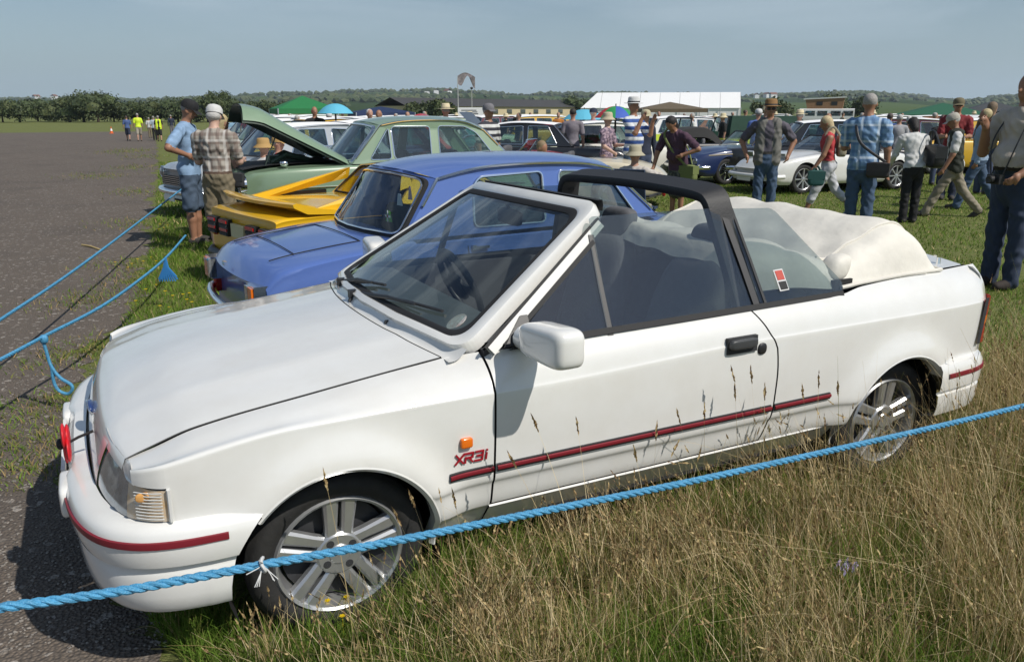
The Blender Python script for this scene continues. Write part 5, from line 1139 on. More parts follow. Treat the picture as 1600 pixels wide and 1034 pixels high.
i = person('man in dark waistcoat, khaki trousers and pale cap striding', 1486, 12.9, 170, -82, 'tee', whitec, 'trousers', cloth((.27, .235, .175)), skin=SKIN2, hat='cap', hat_m=cloth((.45, .42, .36)), vest=cloth((.035, .04, .03)), legs=((28, 4), (-24, 18)), headp=16, L=((.1, -.15, -1), (.05, -.45, -1)), Rr=((-.1, .3, -1), (0, -.1, -1)), hair_c=(.5, .49, .47), lean=5, res=.014, wide=1.08)
person('grey-haired man in pale blue shirt and jeans walking', 1522, 13.9, 168, -85, 'long', cloth((.30, .40, .54)), 'jeans', denim, skin=SKIN2, hair_c=(.55, .53, .5), legs=((20, 4), (-20, 14)), L=((.1, .1, -1), (.0, -.3, -1)), res=.014)
i = person('man in cream shirt and dark blue jeans with a camera at his belt', 1583, 7.55, 117, -38, 'tee', creamc, 'jeans', cloth((.030, .045, .085)), shoe=(.03, .022, .018), skin=SKIN2, hair_c=(.13, .11, .10), Rr=((-.25, -.25, -1), (.45, -.55, .9)), L=((.2, -.1, -1), (-.2, -.7, -.5)), belly=.05, res=.011, wide=1.1, stance=.15, hem=.06)
c = thing('camera', 'black compact camera hanging at the waist of the man in cream', 'camera', tuple(i['loc']), i['rz'])
k = MB(); k.box((.0, -.25, 1.02), (.13, .06, .085)); k.build('camera_body', M_BLACK, c, False); k = MB(); k.lathe([(.035, 0), (.035, -.05), (.03, -.055), (.001, -.05)], (.0, -.28, 1.02), 'Y', 16); k.build('lens', M_BLACK, c); k = MB(); k.tube(crom([(-.06, -.24, 1.06), (-.13, -.19, 1.35), (-.10, -.02, 1.62), (.02, .06, 1.66), (.10, -.04, 1.6), (.12, -.19, 1.35), (.06, -.24, 1.06)], 5), .007, 6); k.build('strap', M_BLACK, c)
# ================================================================ the other cars on the field
def facing(px, D, a):
    """place a car: a = 90 faces image right, -90 image left; returns a loc for its centre and rz"""
    loc, rz = place(px, D, a); return loc, rz+math.pi/2
def rootloc(loc, rz, L): return (loc[0]-math.cos(rz)*L/2, loc[1]-math.sin(rz)*L/2, 0)
def saloon_p(c, L=4.2, h=1.36, w=.80, lite=1, trim=M_DARK, roof=None, name=None, wing=0):
    f = L/4.2; zb = .60*h
    return dict(L=L, w=w, R=.285, wx=(.75*f, 3.25*f), paint=c, lite=lite, top=[(0, zb-.10), (.12, zb-.04), (1.1*f, zb+.02), (1.4*f, zb+.03), (3.2*f, zb+.03), (3.5*f, zb+.01), (L-.1, zb-.05), (L, zb-.14)], plan=[(0, .88), (.3, .97), (1, 1), (3.4*f, 1), (L, .88)], crown=.03, cabin=(1.35*f, 3.15*f), seats=[2.0*f, 2.75*f], lamp=(-.0, .74, .085, zb-.17), roof_m=roof, wing=wing,
        house=dict(yt=.58, ws=(1.28*f, zb+.035), rw=(3.55*f, zb+.02), roof=[(1.72*f, h-.05), (2.2*f, h-.012), (2.7*f, h-.012), (3.12*f, h-.07)], crown=.04, bulge=(.08, .08), wr=.03, wchrome=1, win=[[(1.62*f, zb+.07), (2.30*f, zb+.07), (2.30*f, h-.07), (1.84*f, h-.075)], [(2.40*f, zb+.07), (3.28*f, zb+.07), (3.02*f, h-.10), (2.42*f, h-.07)]]))
def roadster_p(c, L=3.95, lite=1, up=0, sm=None, wing=.03):
    f = L/3.95
    d = dict(L=L, w=.76, R=.28, wx=(.72*f, 3.02*f), paint=c, lite=lite, top=[(0, .60), (.15, .68), (.8*f, .78), (1.4*f, .80), (1.9*f, .77), (2.5*f, .77), (3.0*f, .79), (3.6*f, .70), (L, .50)], plan=[(0, .78), (.35, .93), (.9, 1), (3.0*f, 1), (L, .78)], crown=.05, cabin=(1.5*f, 2.5*f), seats=[2.0*f], lamp=(.02, .72, .09, .60), wing=wing, seat_up=.03, screen=((1.42*f, .80), (1.66*f, 1.13), .60, .50), screen_m=M_CHROME)
    if sm: d['softtop'] = ([(1.66*f, 1.13), (2.0*f, 1.20), (2.4*f, 1.16), (2.75*f, .84)], .56, sm)
    return d
def put(kind, label, px, D, a, p, cat='car', group=None):
    loc, rz = facing(px, D, a); return car(kind, label, cat, rootloc(loc, rz, p['L']), rz, p, group)
PT = {n: paint('paint_'+n, c, .34) for n, c in dict(silver=(.36, .39, .42), navy=(.015, .03, .10), cream=(.62, .56, .42), ivory=(.68, .66, .58), red=(.42, .012, .018), mint=(.42, .52, .38), yellow=(.68, .40, .03), lime=(.48, .58, .04), bottle=(.012, .05, .035), black=(.012, .012, .014), maroon=(.12, .012, .02), sky=(.18, .32, .44), white=(.74, .74, .72), grey=(.16, .17, .18), orange=(.60, .16, .02), teal=(.03, .20, .22)).items()}
sil = put('saloon_car', 'silver blue saloon with chrome trim next after the green saloon', 470, 14.4, -62, saloon_p(PT['silver'], 4.4, 1.40, .82))
put('open_sports_car', 'white open sports car with round chrome headlamps behind the raised green bonnet', 545, 12.6, -62, roadster_p(PT['white'], 3.9))
put('saloon_car', 'dark blue saloon with chrome window frames behind the green saloon', 560, 17.4, -62, saloon_p(PT['navy'], 4.4, 1.42, .82))
put('saloon_car', 'mint green small saloon along the runway edge', 432, 23, -62, saloon_p(PT['mint'], 3.9, 1.36, .76))
put('saloon_car', 'yellow saloon with dark roof along the runway edge', 450, 19.5, -62, saloon_p(PT['yellow'], 4.2, 1.30, .80, roof=PT['navy']))
put('saloon_car', 'yellow rounded saloon beyond the raised green bonnet', 500, 22.0, -62, saloon_p(PT['yellow'], 4.0, 1.42, .78))
RC, rf_ = put('open_sports_car', 'red convertible with its bonnet raised beyond the green saloon', 765, 17.5, -110, roadster_p(PT['red'], 4.1))
k = MB(); k.grid(np.array([[(1.35-1.15*u*math.cos(.75), v*(.58-.12*u), .84+1.15*u*math.sin(.75)+.06*(1-v*v)-.12*u*u) for v in np.linspace(-1, 1, 9)] for u in np.linspace(0, 1, 8)])); k.build('bonnet', PT['red'], RC)
put('open_sports_car', 'cream roadster with long rounded wings and chrome windscreen', 862, 14.8, -100, roadster_p(PT['cream'], 4.2, wing=.06))
put('sports_saloon', 'ivory fastback coupe with sweeping wings behind the floral-dressed woman', 912, 20, -72, saloon_p(PT['ivory'], 4.2, 1.36, .84, wing=.04))
BK, bk_ = put('saloon_car', 'black car with its boot lid raised in the middle row', 845, 19.5, 80, saloon_p(PT['black'], 4.2, 1.36, .80))
k = MB(); k.grid(np.array([[(3.3+.9*u*math.cos(.8), v*.58, .95+.9*u*math.sin(.8)) for v in np.linspace(-1, 1, 5)] for u in np.linspace(0, 1, 5)])); k.build('boot_lid', PT['black'], BK)
STG = (dict(roadster_p(PT['navy'], 4.45, lite=0), wheel='spoke7', m_rim=M_CHROME, lines=[[(.25, .66), (1.5, .70), (3.0, .69), (4.1, .62)]], line_m=mat('coach_line', (.45, .38, .25), .5), R=.30, gaps=[[(1.55, .77), (1.57, .3)], [(2.75, .77), (2.7, .4), (2.6, .3)]], lamp=(.03, .66, .075, .53), screen=((1.50, .80), (1.90, 1.17), .62, .52), screen_m=M_BLACK))
loc, rz = place(1300, 13.4, 0); pF, pR = gnd(1252, 303), gnd(1405, 296); dv = (pR-pF)[:2]; rz = math.atan2(dv[1], dv[0])
MXP = dict(roadster_p(M_WHITE, 4.05, lite=0, wing=.02), R=.30, wx=(.84, 3.30), wheel='spoke8', rim=.70, gaps=[[(1.55, .76), (1.57, .3)], [(2.55, .76), (2.52, .4), (2.45, .3)]], top=[(0, .50), (.2, .62), (.8, .74), (1.4, .79), (2.0, .76), (2.6, .77), (3.2, .78), (3.7, .72), (4.05, .52)], chrome=M_BLACK, bump_m=M_WHITE, bump=.36, grille=0, lamp=(.05, .64, .05, .46), screen=((1.45, .80), (1.98, 1.13), .60, .50), screen_m=M_BLACK)
sF = gnd(1132, 289); car('coupe_car', 'dark blue open touring coupe with bright spoked wheels and chrome bumper', 'car', (sF[0]-math.cos(rz)*.82-math.sin(rz)*.7, sF[1]-math.sin(rz)*.82+.66*math.cos(rz), 0), rz, STG)
mx, mf = car('roadster', 'white modern roadster with pop-up headlamps and eight-spoke alloy wheels', 'car', (pF[0]-math.cos(rz)*.84+.0*dv[1], pF[1]-math.sin(rz)*.84+.62, 0), rz, MXP)
for s in (-1, 1):
    k = MB(); k.box((.46, s*.50, .74), (.05, .22, .13), ry=-.2); pl = k.build('pop_up_lamp', M_WHITE, mx, False); k = MB(); k.box((.432, s*.50, .745), (.012, .18, .09), ry=-.2); k.build('lens', M_DKGLASS, pl, False)
k = MB(); k.box((-.02, -.52, .40), (.02, .30, .12)); k.build('front_plate', mat('plate_old', (.25, .27, .25), .5), mx, False)
k = MB(); k.grid(np.array([[(x, y, .80+.10*math.sin((x-2.5)/.5*math.pi)) for y in np.linspace(-.55, .55, 7)] for x in np.linspace(2.5, 3.0, 7)])); k.build('folded_roof', M_BLACK, mx)
def offroad(label, px, D, a, pm, tilt_m, cat='car', screen_only=False):
    loc, rz = facing(px, D, a); L_ = 3.7; e = thing('off_road_car', label, cat, rootloc(loc, rz, L_), rz)
    k = MB(); k.box((L_/2, 0, .62), (L_, 1.45, .42)); k.box((.55, 0, .90), (1.05, 1.20, .20), taper=.95); k.build('body', pm, e, False)
    for s in (-1, 1):
        k = MB(); k.box((.55, s*.66, .83), (1.1, .26, .05)); k.build('wing', pm, e, False)
        for x in (.65, 2.95): wheel(e, x, s*.70, .36, 'steel', s, .16, .55, m_rim=pm)
        k = MB(); k.lathe([(.001, -.04), (.05, -.035), (.09, 0), (.095, .02)], (0, 0, 0), 'Y', 16); h_ = k.build('headlight', M_CLENS, e); h_.location = (-.01, s*.42, .80); h_.rotation_euler = (0, 0, -math.pi/2)
    fr = MB()
    for p, q in (((1.1, -.68, .9), (1.22, -.64, 1.42)), ((1.1, .68, .9), (1.22, .64, 1.42)), ((1.22, -.64, 1.42), (1.22, .64, 1.42)), ((1.1, 0, .9), (1.22, 0, 1.42))): fr.tube([p, q], .022, 6)
    fr.build('windscreen_frame', M_BLACK, e); k = MB(); k.add([(1.1, -.66, .92), (1.1, .66, .92), (1.22, .62, 1.4), (1.22, -.62, 1.4)], [(0, 1, 2, 3)]); k.build('windscreen', M_GLASS, e, False)
    if not screen_only: k = MB(); k.box((2.45, 0, 1.14), (2.4, 1.38, .66), taper=.93); k.build('canvas_tilt', tilt_m, e, False)
    k = MB(); k.box((-.06, 0, .50), (.08, 1.4, .12)); k.build('front_bumper', M_DARK, e, False); return e
offroad('lime yellow open jeep with black upright windscreen frame', 1088, 24, -60, PT['lime'], M_DARK, screen_only=True)
offroad('dark green off-road car with canvas back beyond the blue coupe', 1150, 27, -70, PT['bottle'], mat('canvas_green', (.03, .075, .055), .9, var=.2))
put('vintage_car', 'black vintage tourer with long wings beyond the person in purple', 1068, 23, -70, roadster_p(PT['black'], 4.3, sm=mat('hood_black', (.03, .03, .03), .9), wing=.07))
put('saloon_car', 'black saloon beyond the white modern roadster', 1268, 19, -80, saloon_p(PT['black'], 4.3, 1.40, .82))
# camper van with raised fabric roof
loc, rz = facing(1280, 74, 88); cv = thing('camper_van', 'white camper van with raised brown fabric pop-up roof', 'van', rootloc(loc, rz, 4.5), rz)
k = MB(); k.grid(np.array([[(x, y*.85, z) for y, z in ((-1, .35), (-1.02, .9), (-1, 1.3), (-.93, 1.75), (-.8, 1.82), (.8, 1.82), (.93, 1.75), (1, 1.3), (1.02, .9), (1, .35))] for x in (0, .1, 4.4, 4.5)]), close_v=True); k.build('body', PT['white'], cv)
k = MB(); k.add([(1.0, -.7, 1.82), (3.9, -.7, 1.82), (3.9, .7, 1.82), (1.0, .7, 1.82), (.9, -.65, 2.75), (4.1, -.65, 2.60), (4.1, .65, 2.60), (.9, .65, 2.75)], [(0, 1, 5, 4), (1, 2, 6, 5), (2, 3, 7, 6), (3, 0, 4, 7)]); tn = k.build('fabric_roof', mat('tent_brown', (.30, .17, .09), .85, var=.15), cv, False)
for x in (1.7, 2.9):
    for s in (-1, 1): k = MB(); k.box((x, s*.69, 2.25), (.5, .02, .3)); k.build('mesh_window', M_DARK, tn, False)
k = MB(); k.box((2.5, 0, 2.70), (3.5, 1.45, .10), ry=.045); k.build('roof_lid', PT['white'], cv, False)
for s in (-1, 1):
    for x in (.5, 1.5, 2.6, 3.6): k = MB(); k.box((x, s*.845, 1.42), (.8, .03, .42)); k.build('side_window', M_DKGLASS, cv, False)
    for x in (.9, 3.6): wheel(cv, x, s*.78, .32, 'steel', s)
# ---------------------------------------------------------------- rows of distant cars: copies with their own paint
def proto(p, nm):
    e, _ = car(nm, 'x', 'car', (0, 0, 0), 0, p); return e
PRO = {}
for nm, p in (('saloon_car', saloon_p(PT['white'], 4.2, 1.38, .80, lite=2)), ('estate_car', dict(saloon_p(PT['white'], 4.2, 1.42, .80, lite=2))), ('open_sports_car', roadster_p(PT['white'], 3.9, lite=2, sm=None))):
    if nm == 'estate_car': p['house'] = dict(p['house'], rw=(4.05, .90), roof=[(1.72, 1.37), (2.4, 1.41), (3.2, 1.41), (3.85, 1.36)], win=[[(1.62, .92), (2.30, .92), (2.30, 1.34), (1.84, 1.33)], [(2.40, .92), (3.05, .92), (3.05, 1.34), (2.42, 1.34)], [(3.15, .92), (3.9, .92), (3.75, 1.32), (3.15, 1.34)]]); p['cabin'] = (1.35, 4.0)
    PRO[nm] = proto(p, nm)
KN = dict(saloon_car='saloon', estate_car='estate car', open_sports_car='open sports car')
used = {}
def far_car(nm, cn, px, D, a, zone):
    o = used.pop(nm, None) or (PRO[nm] if PRO[nm].get('free', 1) else copy_tree(PRO[nm]))
    PRO[nm]['free'] = 0
    loc, rz = facing(px, D, a); o.location = rootloc(loc, rz, o['len']); o.rotation_euler = (0, 0, rz)
    for ch in o.children:
        for sl_ in ch.material_slots:
            if sl_.material and sl_.material.name.startswith('paint_'): sl_.link = 'OBJECT'; sl_.material = PT[cn]
    o['label'] = 'distant %s %s parked %s' % ({'sky': 'sky blue', 'lime': 'lime green', 'bottle': 'dark green', 'navy': 'navy blue', 'mint': 'mint green'}.get(cn, cn), KN[nm], zone); o['category'] = 'car'; o['group'] = 'distant cars parked %s' % zone
rr = random.Random(5)
cols = ['red', 'white', 'navy', 'silver', 'cream', 'bottle', 'black', 'maroon', 'sky', 'orange', 'teal', 'grey', 'yellow', 'mint']
spots = []
for D, x0, x1, n in ((23.5, 540, 690, 3), (28, 390, 760, 6), (34, 380, 900, 8), (42, 372, 1240, 15), (29, 960, 1060, 2), (27, 1300, 1640, 5), (35, 1330, 1680, 6), (23, 1380, 1640, 3), (54, 360, 1500, 18)):
    for i in range(n): spots.append((x0+(x1-x0)*(i+.5)/n+rr.uniform(-8, 8), D+rr.uniform(-.6, .6)))
for i, (px, D) in enumerate(spots):
    zone = 'beyond the runway rope' if px < 640 else ('between the red convertible and the marquee' if px < 1000 else ('near the marquee and jeep' if px < 1240 else 'beyond the white modern roadster'))
    far_car(rr.choice(['saloon_car', 'saloon_car', 'estate_car', 'open_sports_car']), cols[(i*5+i//7) % len(cols)], px, D, rr.choice([-70, -60, 110, -85]), zone)
# ---------------------------------------------------------------- distant visitors
sh = dict(red=(.42, .03, .03), white=(.62, .62, .6), navy=(.02, .03, .08), pink=(.5, .22, .26), green=(.05, .16, .06), beige=(.42, .36, .26), black=(.015, .015, .016), turquoise=(.05, .32, .36), grey=(.2, .2, .21), orange=(.5, .18, .03))
bt = {'dark trousers': navy, 'beige trousers': stone, 'blue jeans': denim, 'black trousers': blackc}
combos = [(a, b) for b in bt for a in sh]; rr.shuffle(combos)
vis = [(x, D) for D, xs_ in ((26, (402, 470, 640, 736, 806, 1070, 1120, 1330, 1440, 1560)), (33, (392, 455, 545, 620, 668, 790, 870, 1030, 1110, 1160, 1222, 1350, 1470, 1590)), (45, (410, 520, 600, 720, 830, 920, 1000, 1060, 1140, 1200, 1300, 1400, 1500))) for x in xs_]
for i, (x, D) in enumerate(vis):
    a, b = combos[i % len(combos)]; tail_ = ' and pale hat' if i % 3 == 0 else ''
    person('distant visitor in %s top and %s%s among the parked cars' % (a, b, tail_), x+rr.uniform(-6, 6), D, 170, rr.choice([0, 60, 180, -70, 120]), 'tee', cloth(sh[a]), 'trousers', bt[b], hair_c=rr.choice([(.4, .39, .37), (.08, .05, .03), (.25, .18, .1)]), hat='bucket' if i % 3 == 0 else None, hat_m=strawp, res=.034, H=rr.uniform(1.48, 1.66), legs=rr.choice([((0, 0), (0, 0)), ((14, 4), (-14, 8))]))
# ================================================================ tents, parasols, poles, buildings
def panel(k, pts, mi=0): k.add(pts, [tuple(range(len(pts)))], mi)
tentw = mat('tent_white', (.80, .80, .80), .6, var=.04, vscale=.4)
A, B = np.array(place(905, 96, 0)[0]), np.array(place(1140, 96, 0)[0]); Lm = np.linalg.norm(B-A); rz = math.atan2(B[1]-A[1], B[0]-A[0])-rad(12)
mq = thing('marquee', 'long white marquee with a gabled end beyond the cars', 'tent', tuple(A), rz); dz = 4.0; he, hr = 2.0, 3.65
k = MB(); panel(k, [(0, 0, 0), (Lm, 0, 0), (Lm, 0, he), (0, 0, he)]); panel(k, [(0, dz, 0), (Lm, dz, 0), (Lm, dz, he), (0, dz, he)]); panel(k, [(Lm, 0, 0), (Lm, dz, 0), (Lm, dz, he), (Lm, dz/2, hr), (Lm, 0, he)]); panel(k, [(0, 0, 0), (0, dz, 0), (0, dz, he), (0, 0, he)]); k.build('tent_wall', tentw, mq, False)
nb = 8
for i in range(nb):
    x0, x1 = Lm*i/nb, Lm*(i+1)/nb; r0 = 1.6 if i == 0 else x0
    k = MB(); panel(k, [(x0, -.12, he-.06), (x1-.03, -.12, he-.06), (x1-.03, dz/2, hr), (r0, dz/2, hr)]); panel(k, [(x0, dz+.12, he-.06), (x1-.03, dz+.12, he-.06), (x1-.03, dz/2, hr), (r0, dz/2, hr)]); k.build('roof_panel', tentw, mq, False)
for i in range(nb+1): k = MB(); k.tube([(Lm*i/nb, -.14, 0), (Lm*i/nb, -.14, he)], .04, 6); k.build('pole', PT['silver'], mq)
def gazebo(px, D, w, he, hr, m, label, nm='gazebo'):
    loc, rz = place(px, D, 10); e = thing(nm, label, 'tent', loc, rz); h = w/2
    for (a, b) in (((-h, -h), (h, -h)), ((h, -h), (h, h)), ((h, h), (-h, h)), ((-h, h), (-h, -h))):
        k = MB(); k.add([(*a, he), (*b, he), (0, 0, hr)], [(0, 1, 2)]); k.add([(*a, he), (*b, he), (*b, he-.22), (*a, he-.22)], [(0, 1, 2, 3)]); k.build('canopy_panel', m, e, False)
        k = MB(); k.tube([(*a, 0), (*a, he)], .025, 6); k.build('pole', PT['silver'], e)
gazebo(482, 38, 2.6, 1.72, 2.28, mat('gazebo_green', (.015, .17, .05), .7, var=.1), 'green pop-up gazebo with pointed roof')
gazebo(600, 44, 3.0, 1.55, 1.85, mat('gazebo_navy', (.01, .025, .08), .7), 'navy blue pop-up gazebo beyond the green saloon')
gazebo(1040, 56, 4.2, 1.75, 2.2, mat('gazebo_brown', (.13, .10, .06), .8, var=.2), 'large brown canvas shelter in front of the marquee')
gazebo(1455, 52, 5.0, 1.4, 2.1, mat('gazebo_forest', (.015, .10, .05), .7, var=.1), 'dark green shelter beyond the man in red')
gazebo(1530, 60, 4.0, 1.6, 2.3, mat('gazebo_grey', (.05, .055, .06), .7, var=.1), 'dark grey shelter beyond the bushy-haired person')
def parasol(px, D, ytop, r, ms, label, drop=.32):
    loc, rz = place(px, D, 0); e = thing('parasol', label, 'umbrella', loc, rz); zt = atd(px, ytop, D)[2]; n = 8
    for i in range(n):
        k = MB(); a = np.linspace(i/n, (i+1)/n, 5)*2*math.pi; k.grid(np.array([[(r*q*math.cos(t), r*q*math.sin(t), zt-drop*q**2.2) for t in a] for q in np.linspace(.01, 1, 7)])); k.build('canopy_panel', ms[i % len(ms)], e)
    k = MB(); k.tube([(0, 0, 0), (0, 0, zt)], .022, 8); k.build('pole', M_DARK, e); k = MB(); k.tube([(0, 0, zt), (0, 0, zt+.05)], .012, 6); k.build('finial', M_DARK, e)
tq = mat('parasol_turquoise', (.10, .42, .58), .7)
parasol(531, 21, 162, .44*1.0, [tq], 'turquoise parasol beside the man in black', .24)
parasol(910, 24, 171, .60, [tq], 'turquoise parasol beyond the cream roadster', .28)
parasol(958, 18.5, 166, .46, [mat('parasol_red', (.45, .03, .04), .7), mat('parasol_green', (.02, .25, .07), .7), mat('parasol_blue', (.04, .10, .42), .7), mat('parasol_green', (.02, .25, .07), .7)], 'red, green and blue panelled parasol behind the striped shirt', .25)
# pole with a tattered flag, thin mast, notice board, long low building
def pole(px, D, ytop, r, label, flag=False):
    loc, rz = place(px, D, 0); zt = atd(px, ytop, D)[2]; e = thing('flag_pole' if flag else 'mast', label, 'pole', loc, rz); k = MB(); k.tube([(0, 0, 0), (0, 0, zt)], [r, r*.6], 8); k.build('shaft', mat('pole_grey', (.45, .45, .44), .5), e)
    if flag:
        k = MB(); k.grid(np.array([[(u*1.0, .12*math.sin(u*9+v*3)*u, zt+.1+.25*math.sin(u*2.6)-v*(.55+.35*math.sin(u*6))) for v in np.linspace(0, 1, 6)] for u in np.linspace(0, 1.35, 10)])); k.build('flag', mat('flag_grey', (.10, .10, .11), .8, var=.7, vscale=4, col2=(.35, .3, .3)), e)
    else: k = MB(); k.grid(supere((0, 0, zt), (.16, .16, .12), .9, 12, 8), close_v=True); k.build('lamp_head', M_DARK, e)
pole(718, 66, 121, .05, 'tall pole with a tattered grey flag', True); pole(739, 88, 138, .05, 'thin grey mast with a small dark head')
loc, rz = place(737, 50, 0); nb_ = thing('notice_board', 'white notice board on posts beyond the striped-shirted man', 'sign', loc, rz)
k = MB(); k.box((0, 0, 1.42), (1.5, .05, .80)); k.build('board', tentw, nb_, False)
for i in range(3): k = MB(); k.box((-.1+.15*i, -.03, 1.66-i*.10), (.9-.2*i, .01, .04)); k.build('lettering_line', M_DARK, nb_, False)
for s in (-1, 1): k = MB(); k.tube([(s*.7, 0, 0), (s*.7, 0, 1.1)], .04, 6); k.build('post', M_DARK, nb_)
A, B = np.array(place(640, 150, 0)[0]), np.array(place(900, 190, 0)[0]); Lb = np.linalg.norm(B-A); bd_ = thing('long_building', 'long low cream building with a dark pitched roof', 'building', tuple(A), math.atan2(B[1]-A[1], B[0]-A[0]))
k = MB(); k.box((Lb/2, 4, 1.25), (Lb, 8, 2.5)); k.build('wall', mat('render_cream', (.52, .44, .28), .85, var=.1, vscale=.3), bd_, False)
k = MB(); panel(k, [(-.4, -.4, 2.45), (Lb+.4, -.4, 2.45), (Lb+.4, 4, 4.0), (-.4, 4, 4.0)]); panel(k, [(-.4, 8.4, 2.45), (Lb+.4, 8.4, 2.45), (Lb+.4, 4, 4.0), (-.4, 4, 4.0)]); k.build('roof', mat('roof_dark', (.05, .05, .052), .8, var=.2), bd_, False)
for i in range(12): k = MB(); k.box((Lb*(i+.5)/12, -.02, 1.5), (1.6, .08, .9)); k.build('window', M_DKGLASS, bd_, False)
# traffic cone on the runway
loc, rz = place(186, 62, 0); co = thing('traffic_cone', 'orange and white traffic cone standing on the runway', 'cone', loc, rz)
co.scale = (.65, .65, .65); k = MB(); k.box((0, 0, .03), (.46, .46, .06)); k.build('base', mat('cone_orange', (.62, .12, .02), .5), co, False)
for z0, z1, m_ in ((.06, .30, mat('cone_orange', (.62, .12, .02), .5)), (.30, .55, tentw), (.55, .80, mat('cone_orange', (.62, .12, .02), .5))): k = MB(); k.lathe([(.19-.17*z/.8, z) for z in (z0, z1)], (0, 0, 0), 'Z', 16); k.build('sleeve', m_, co)
# ================================================================ trees along the field edge, woods and hills
ico_ = np.array([(0, 0, 1), (.9, 0, .45), (.28, .85, .45), (-.72, .53, .45), (-.72, -.53, .45), (.28, -.85, .45), (.8, .5, -.3), (-.3, .9, -.3), (-.95, 0, -.3), (-.3, -.9, -.3), (.8, -.5, -.3)])
icf_ = [(0, 1, 2), (0, 2, 3), (0, 3, 4), (0, 4, 5), (0, 5, 1), (1, 6, 2), (2, 7, 3), (3, 8, 4), (4, 9, 5), (5, 10, 1), (2, 6, 7), (3, 7, 8), (4, 8, 9), (5, 9, 10), (1, 10, 6)]
leafm = []
for i, c in enumerate([(.040, .062, .018), (.055, .078, .022), (.072, .088, .028), (.046, .066, .026)]): leafm.append(mat('leaf_%d' % i, c, .75))
def leaves(n, fn, size, g):
    """n small leaf-clump faces; fn gives centres"""
    C = fn(n); a = g.normal(size=(n, 3)); a /= np.linalg.norm(a, axis=1)[:, None]; b = np.cross(a, g.normal(size=(n, 3))); b /= np.linalg.norm(b, axis=1)[:, None]; c = np.cross(a, b); s = size*g.uniform(.6, 1.4, (n, 1))
    V = np.stack([C+b*s, C+c*s*.6, C-b*s, C-c*s*.6], 1).reshape(-1, 3); Fq = np.arange(4*n).reshape(-1, 4); return V, Fq
def tree(nm, label, loc, h, w, g, group=None, n=900, ls=.2, tone=None):
    e = thing(nm, label, 'tree', loc, g.uniform(0, 6), group); k = MB(); k.tube([(0, 0, 0), (.05*h*.1, 0, h*.3), (0, .03*h, h*.55)], [.05*h, .035*h, .012*h], 8)
    nb_ = 7; lob = [(g.uniform(-.35, .35)*w, g.uniform(-.35, .35)*w, h*g.uniform(.34, .80), w*g.uniform(.20, .34)) for _ in range(9)]
    for x, y, z, r in lob[:5]: k.tube([(0, 0, h*.3), (x*.5, y*.5, z*.8), (x, y, z)], [.02*h, .012*h, .005*h], 5)
    k.build('trunk', mat('bark', (.07, .05, .035), .9), e)
    def fn(n_):
        i = g.integers(0, len(lob), n_); Lb_ = np.array(lob)[i]; d = g.normal(size=(n_, 3)); d /= np.linalg.norm(d, axis=1)[:, None]; r = Lb_[:, 3:4]*(g.uniform(.35, 1.0, (n_, 1))**.5)*(1+.25*g.normal(size=(n_, 1))*.5); p = Lb_[:, :3]+d*r*np.array((1, 1, .85)); p[:, 2] = np.clip(p[:, 2], .06*h, None); return p
    V, Fq = leaves(n, fn, ls, g); mi = g.integers(0, 4, n) if tone is None else np.where(g.random(n) < .6, tone, g.integers(0, 4, n))
    cv, cf, cm, q0 = [V], [tuple(q) for q in Fq], list(mi), len(V)
    for x, y, z, r in lob:   # dense inside of each leaf mass
        cv.append(ico_*np.array((r, r, r*.85))*.72*g.uniform(.8, 1.2, (11, 1))+np.array((x, y, max(z, r*.6)))); cf += [tuple(a+q0 for a in t) for t in icf_]; cm += [int(g.integers(0, 4))]*len(icf_); q0 += 11
    mk('crown', np.concatenate(cv), cf, leafm, e, False, mi=cm)
    return e
g = np.random.default_rng(3)
edge = [(-40, 3.6), (-8, 4.4), (22, 3.8), (48, 4.5), (76, 4.0), (100, 4.6), (124, 5.2), (146, 6.2), (168, 5.6), (192, 3.9), (214, 3.6), (236, 3.8), (262, 4.0), (290, 4.6), (318, 4.4), (336, 5.0), (352, 6.6), (376, 5.0), (410, 4.2), (444, 4.0)]
place_n = ['at the outer end of the field-edge row', 'beyond the open runway']
for i, (px, h) in enumerate(edge):
    loc, rz = place(px, 128+g.uniform(-6, 8), 0); lab = 'dark leafy tree in the row along the far field edge' if h < 5.5 else ('taller spreading tree rising above the far field-edge row' if px < 200 else 'tall loose tree standing up behind the raised green bonnet')
    h *= .74; tree('field_tree', lab, loc, h, h*1.05 if px > 340 else h*1.5, g, 'trees along the far field edge', n=2400, ls=.15)
for i, (px, D, h, lab) in enumerate(((695, 105, 3.4, 'round hedge tree in front of the long building'), (650, 110, 3.0, 'dark bush in front of the long building end'), (902, 190, 5.7, 'dense rounded tree on the rise beyond the marquee end'), (884, 195, 4.9, 'second rounded tree beside the dense one on the rise'), (1185, 120, 4.0, 'dark tree just past the gabled marquee end'), (1205, 125, 3.7, 'lower tree past the gabled marquee end'), (1290, 150, 5.5, 'dark tree rising behind the camper van'), (1335, 150, 4.4, 'low tree behind the grey-haired man in blue checks'))):
    loc, rz = place(px, D, 0); h *= .8; tree('field_tree', lab, loc, h, h*1.5, g, None, n=3000, ls=.18)
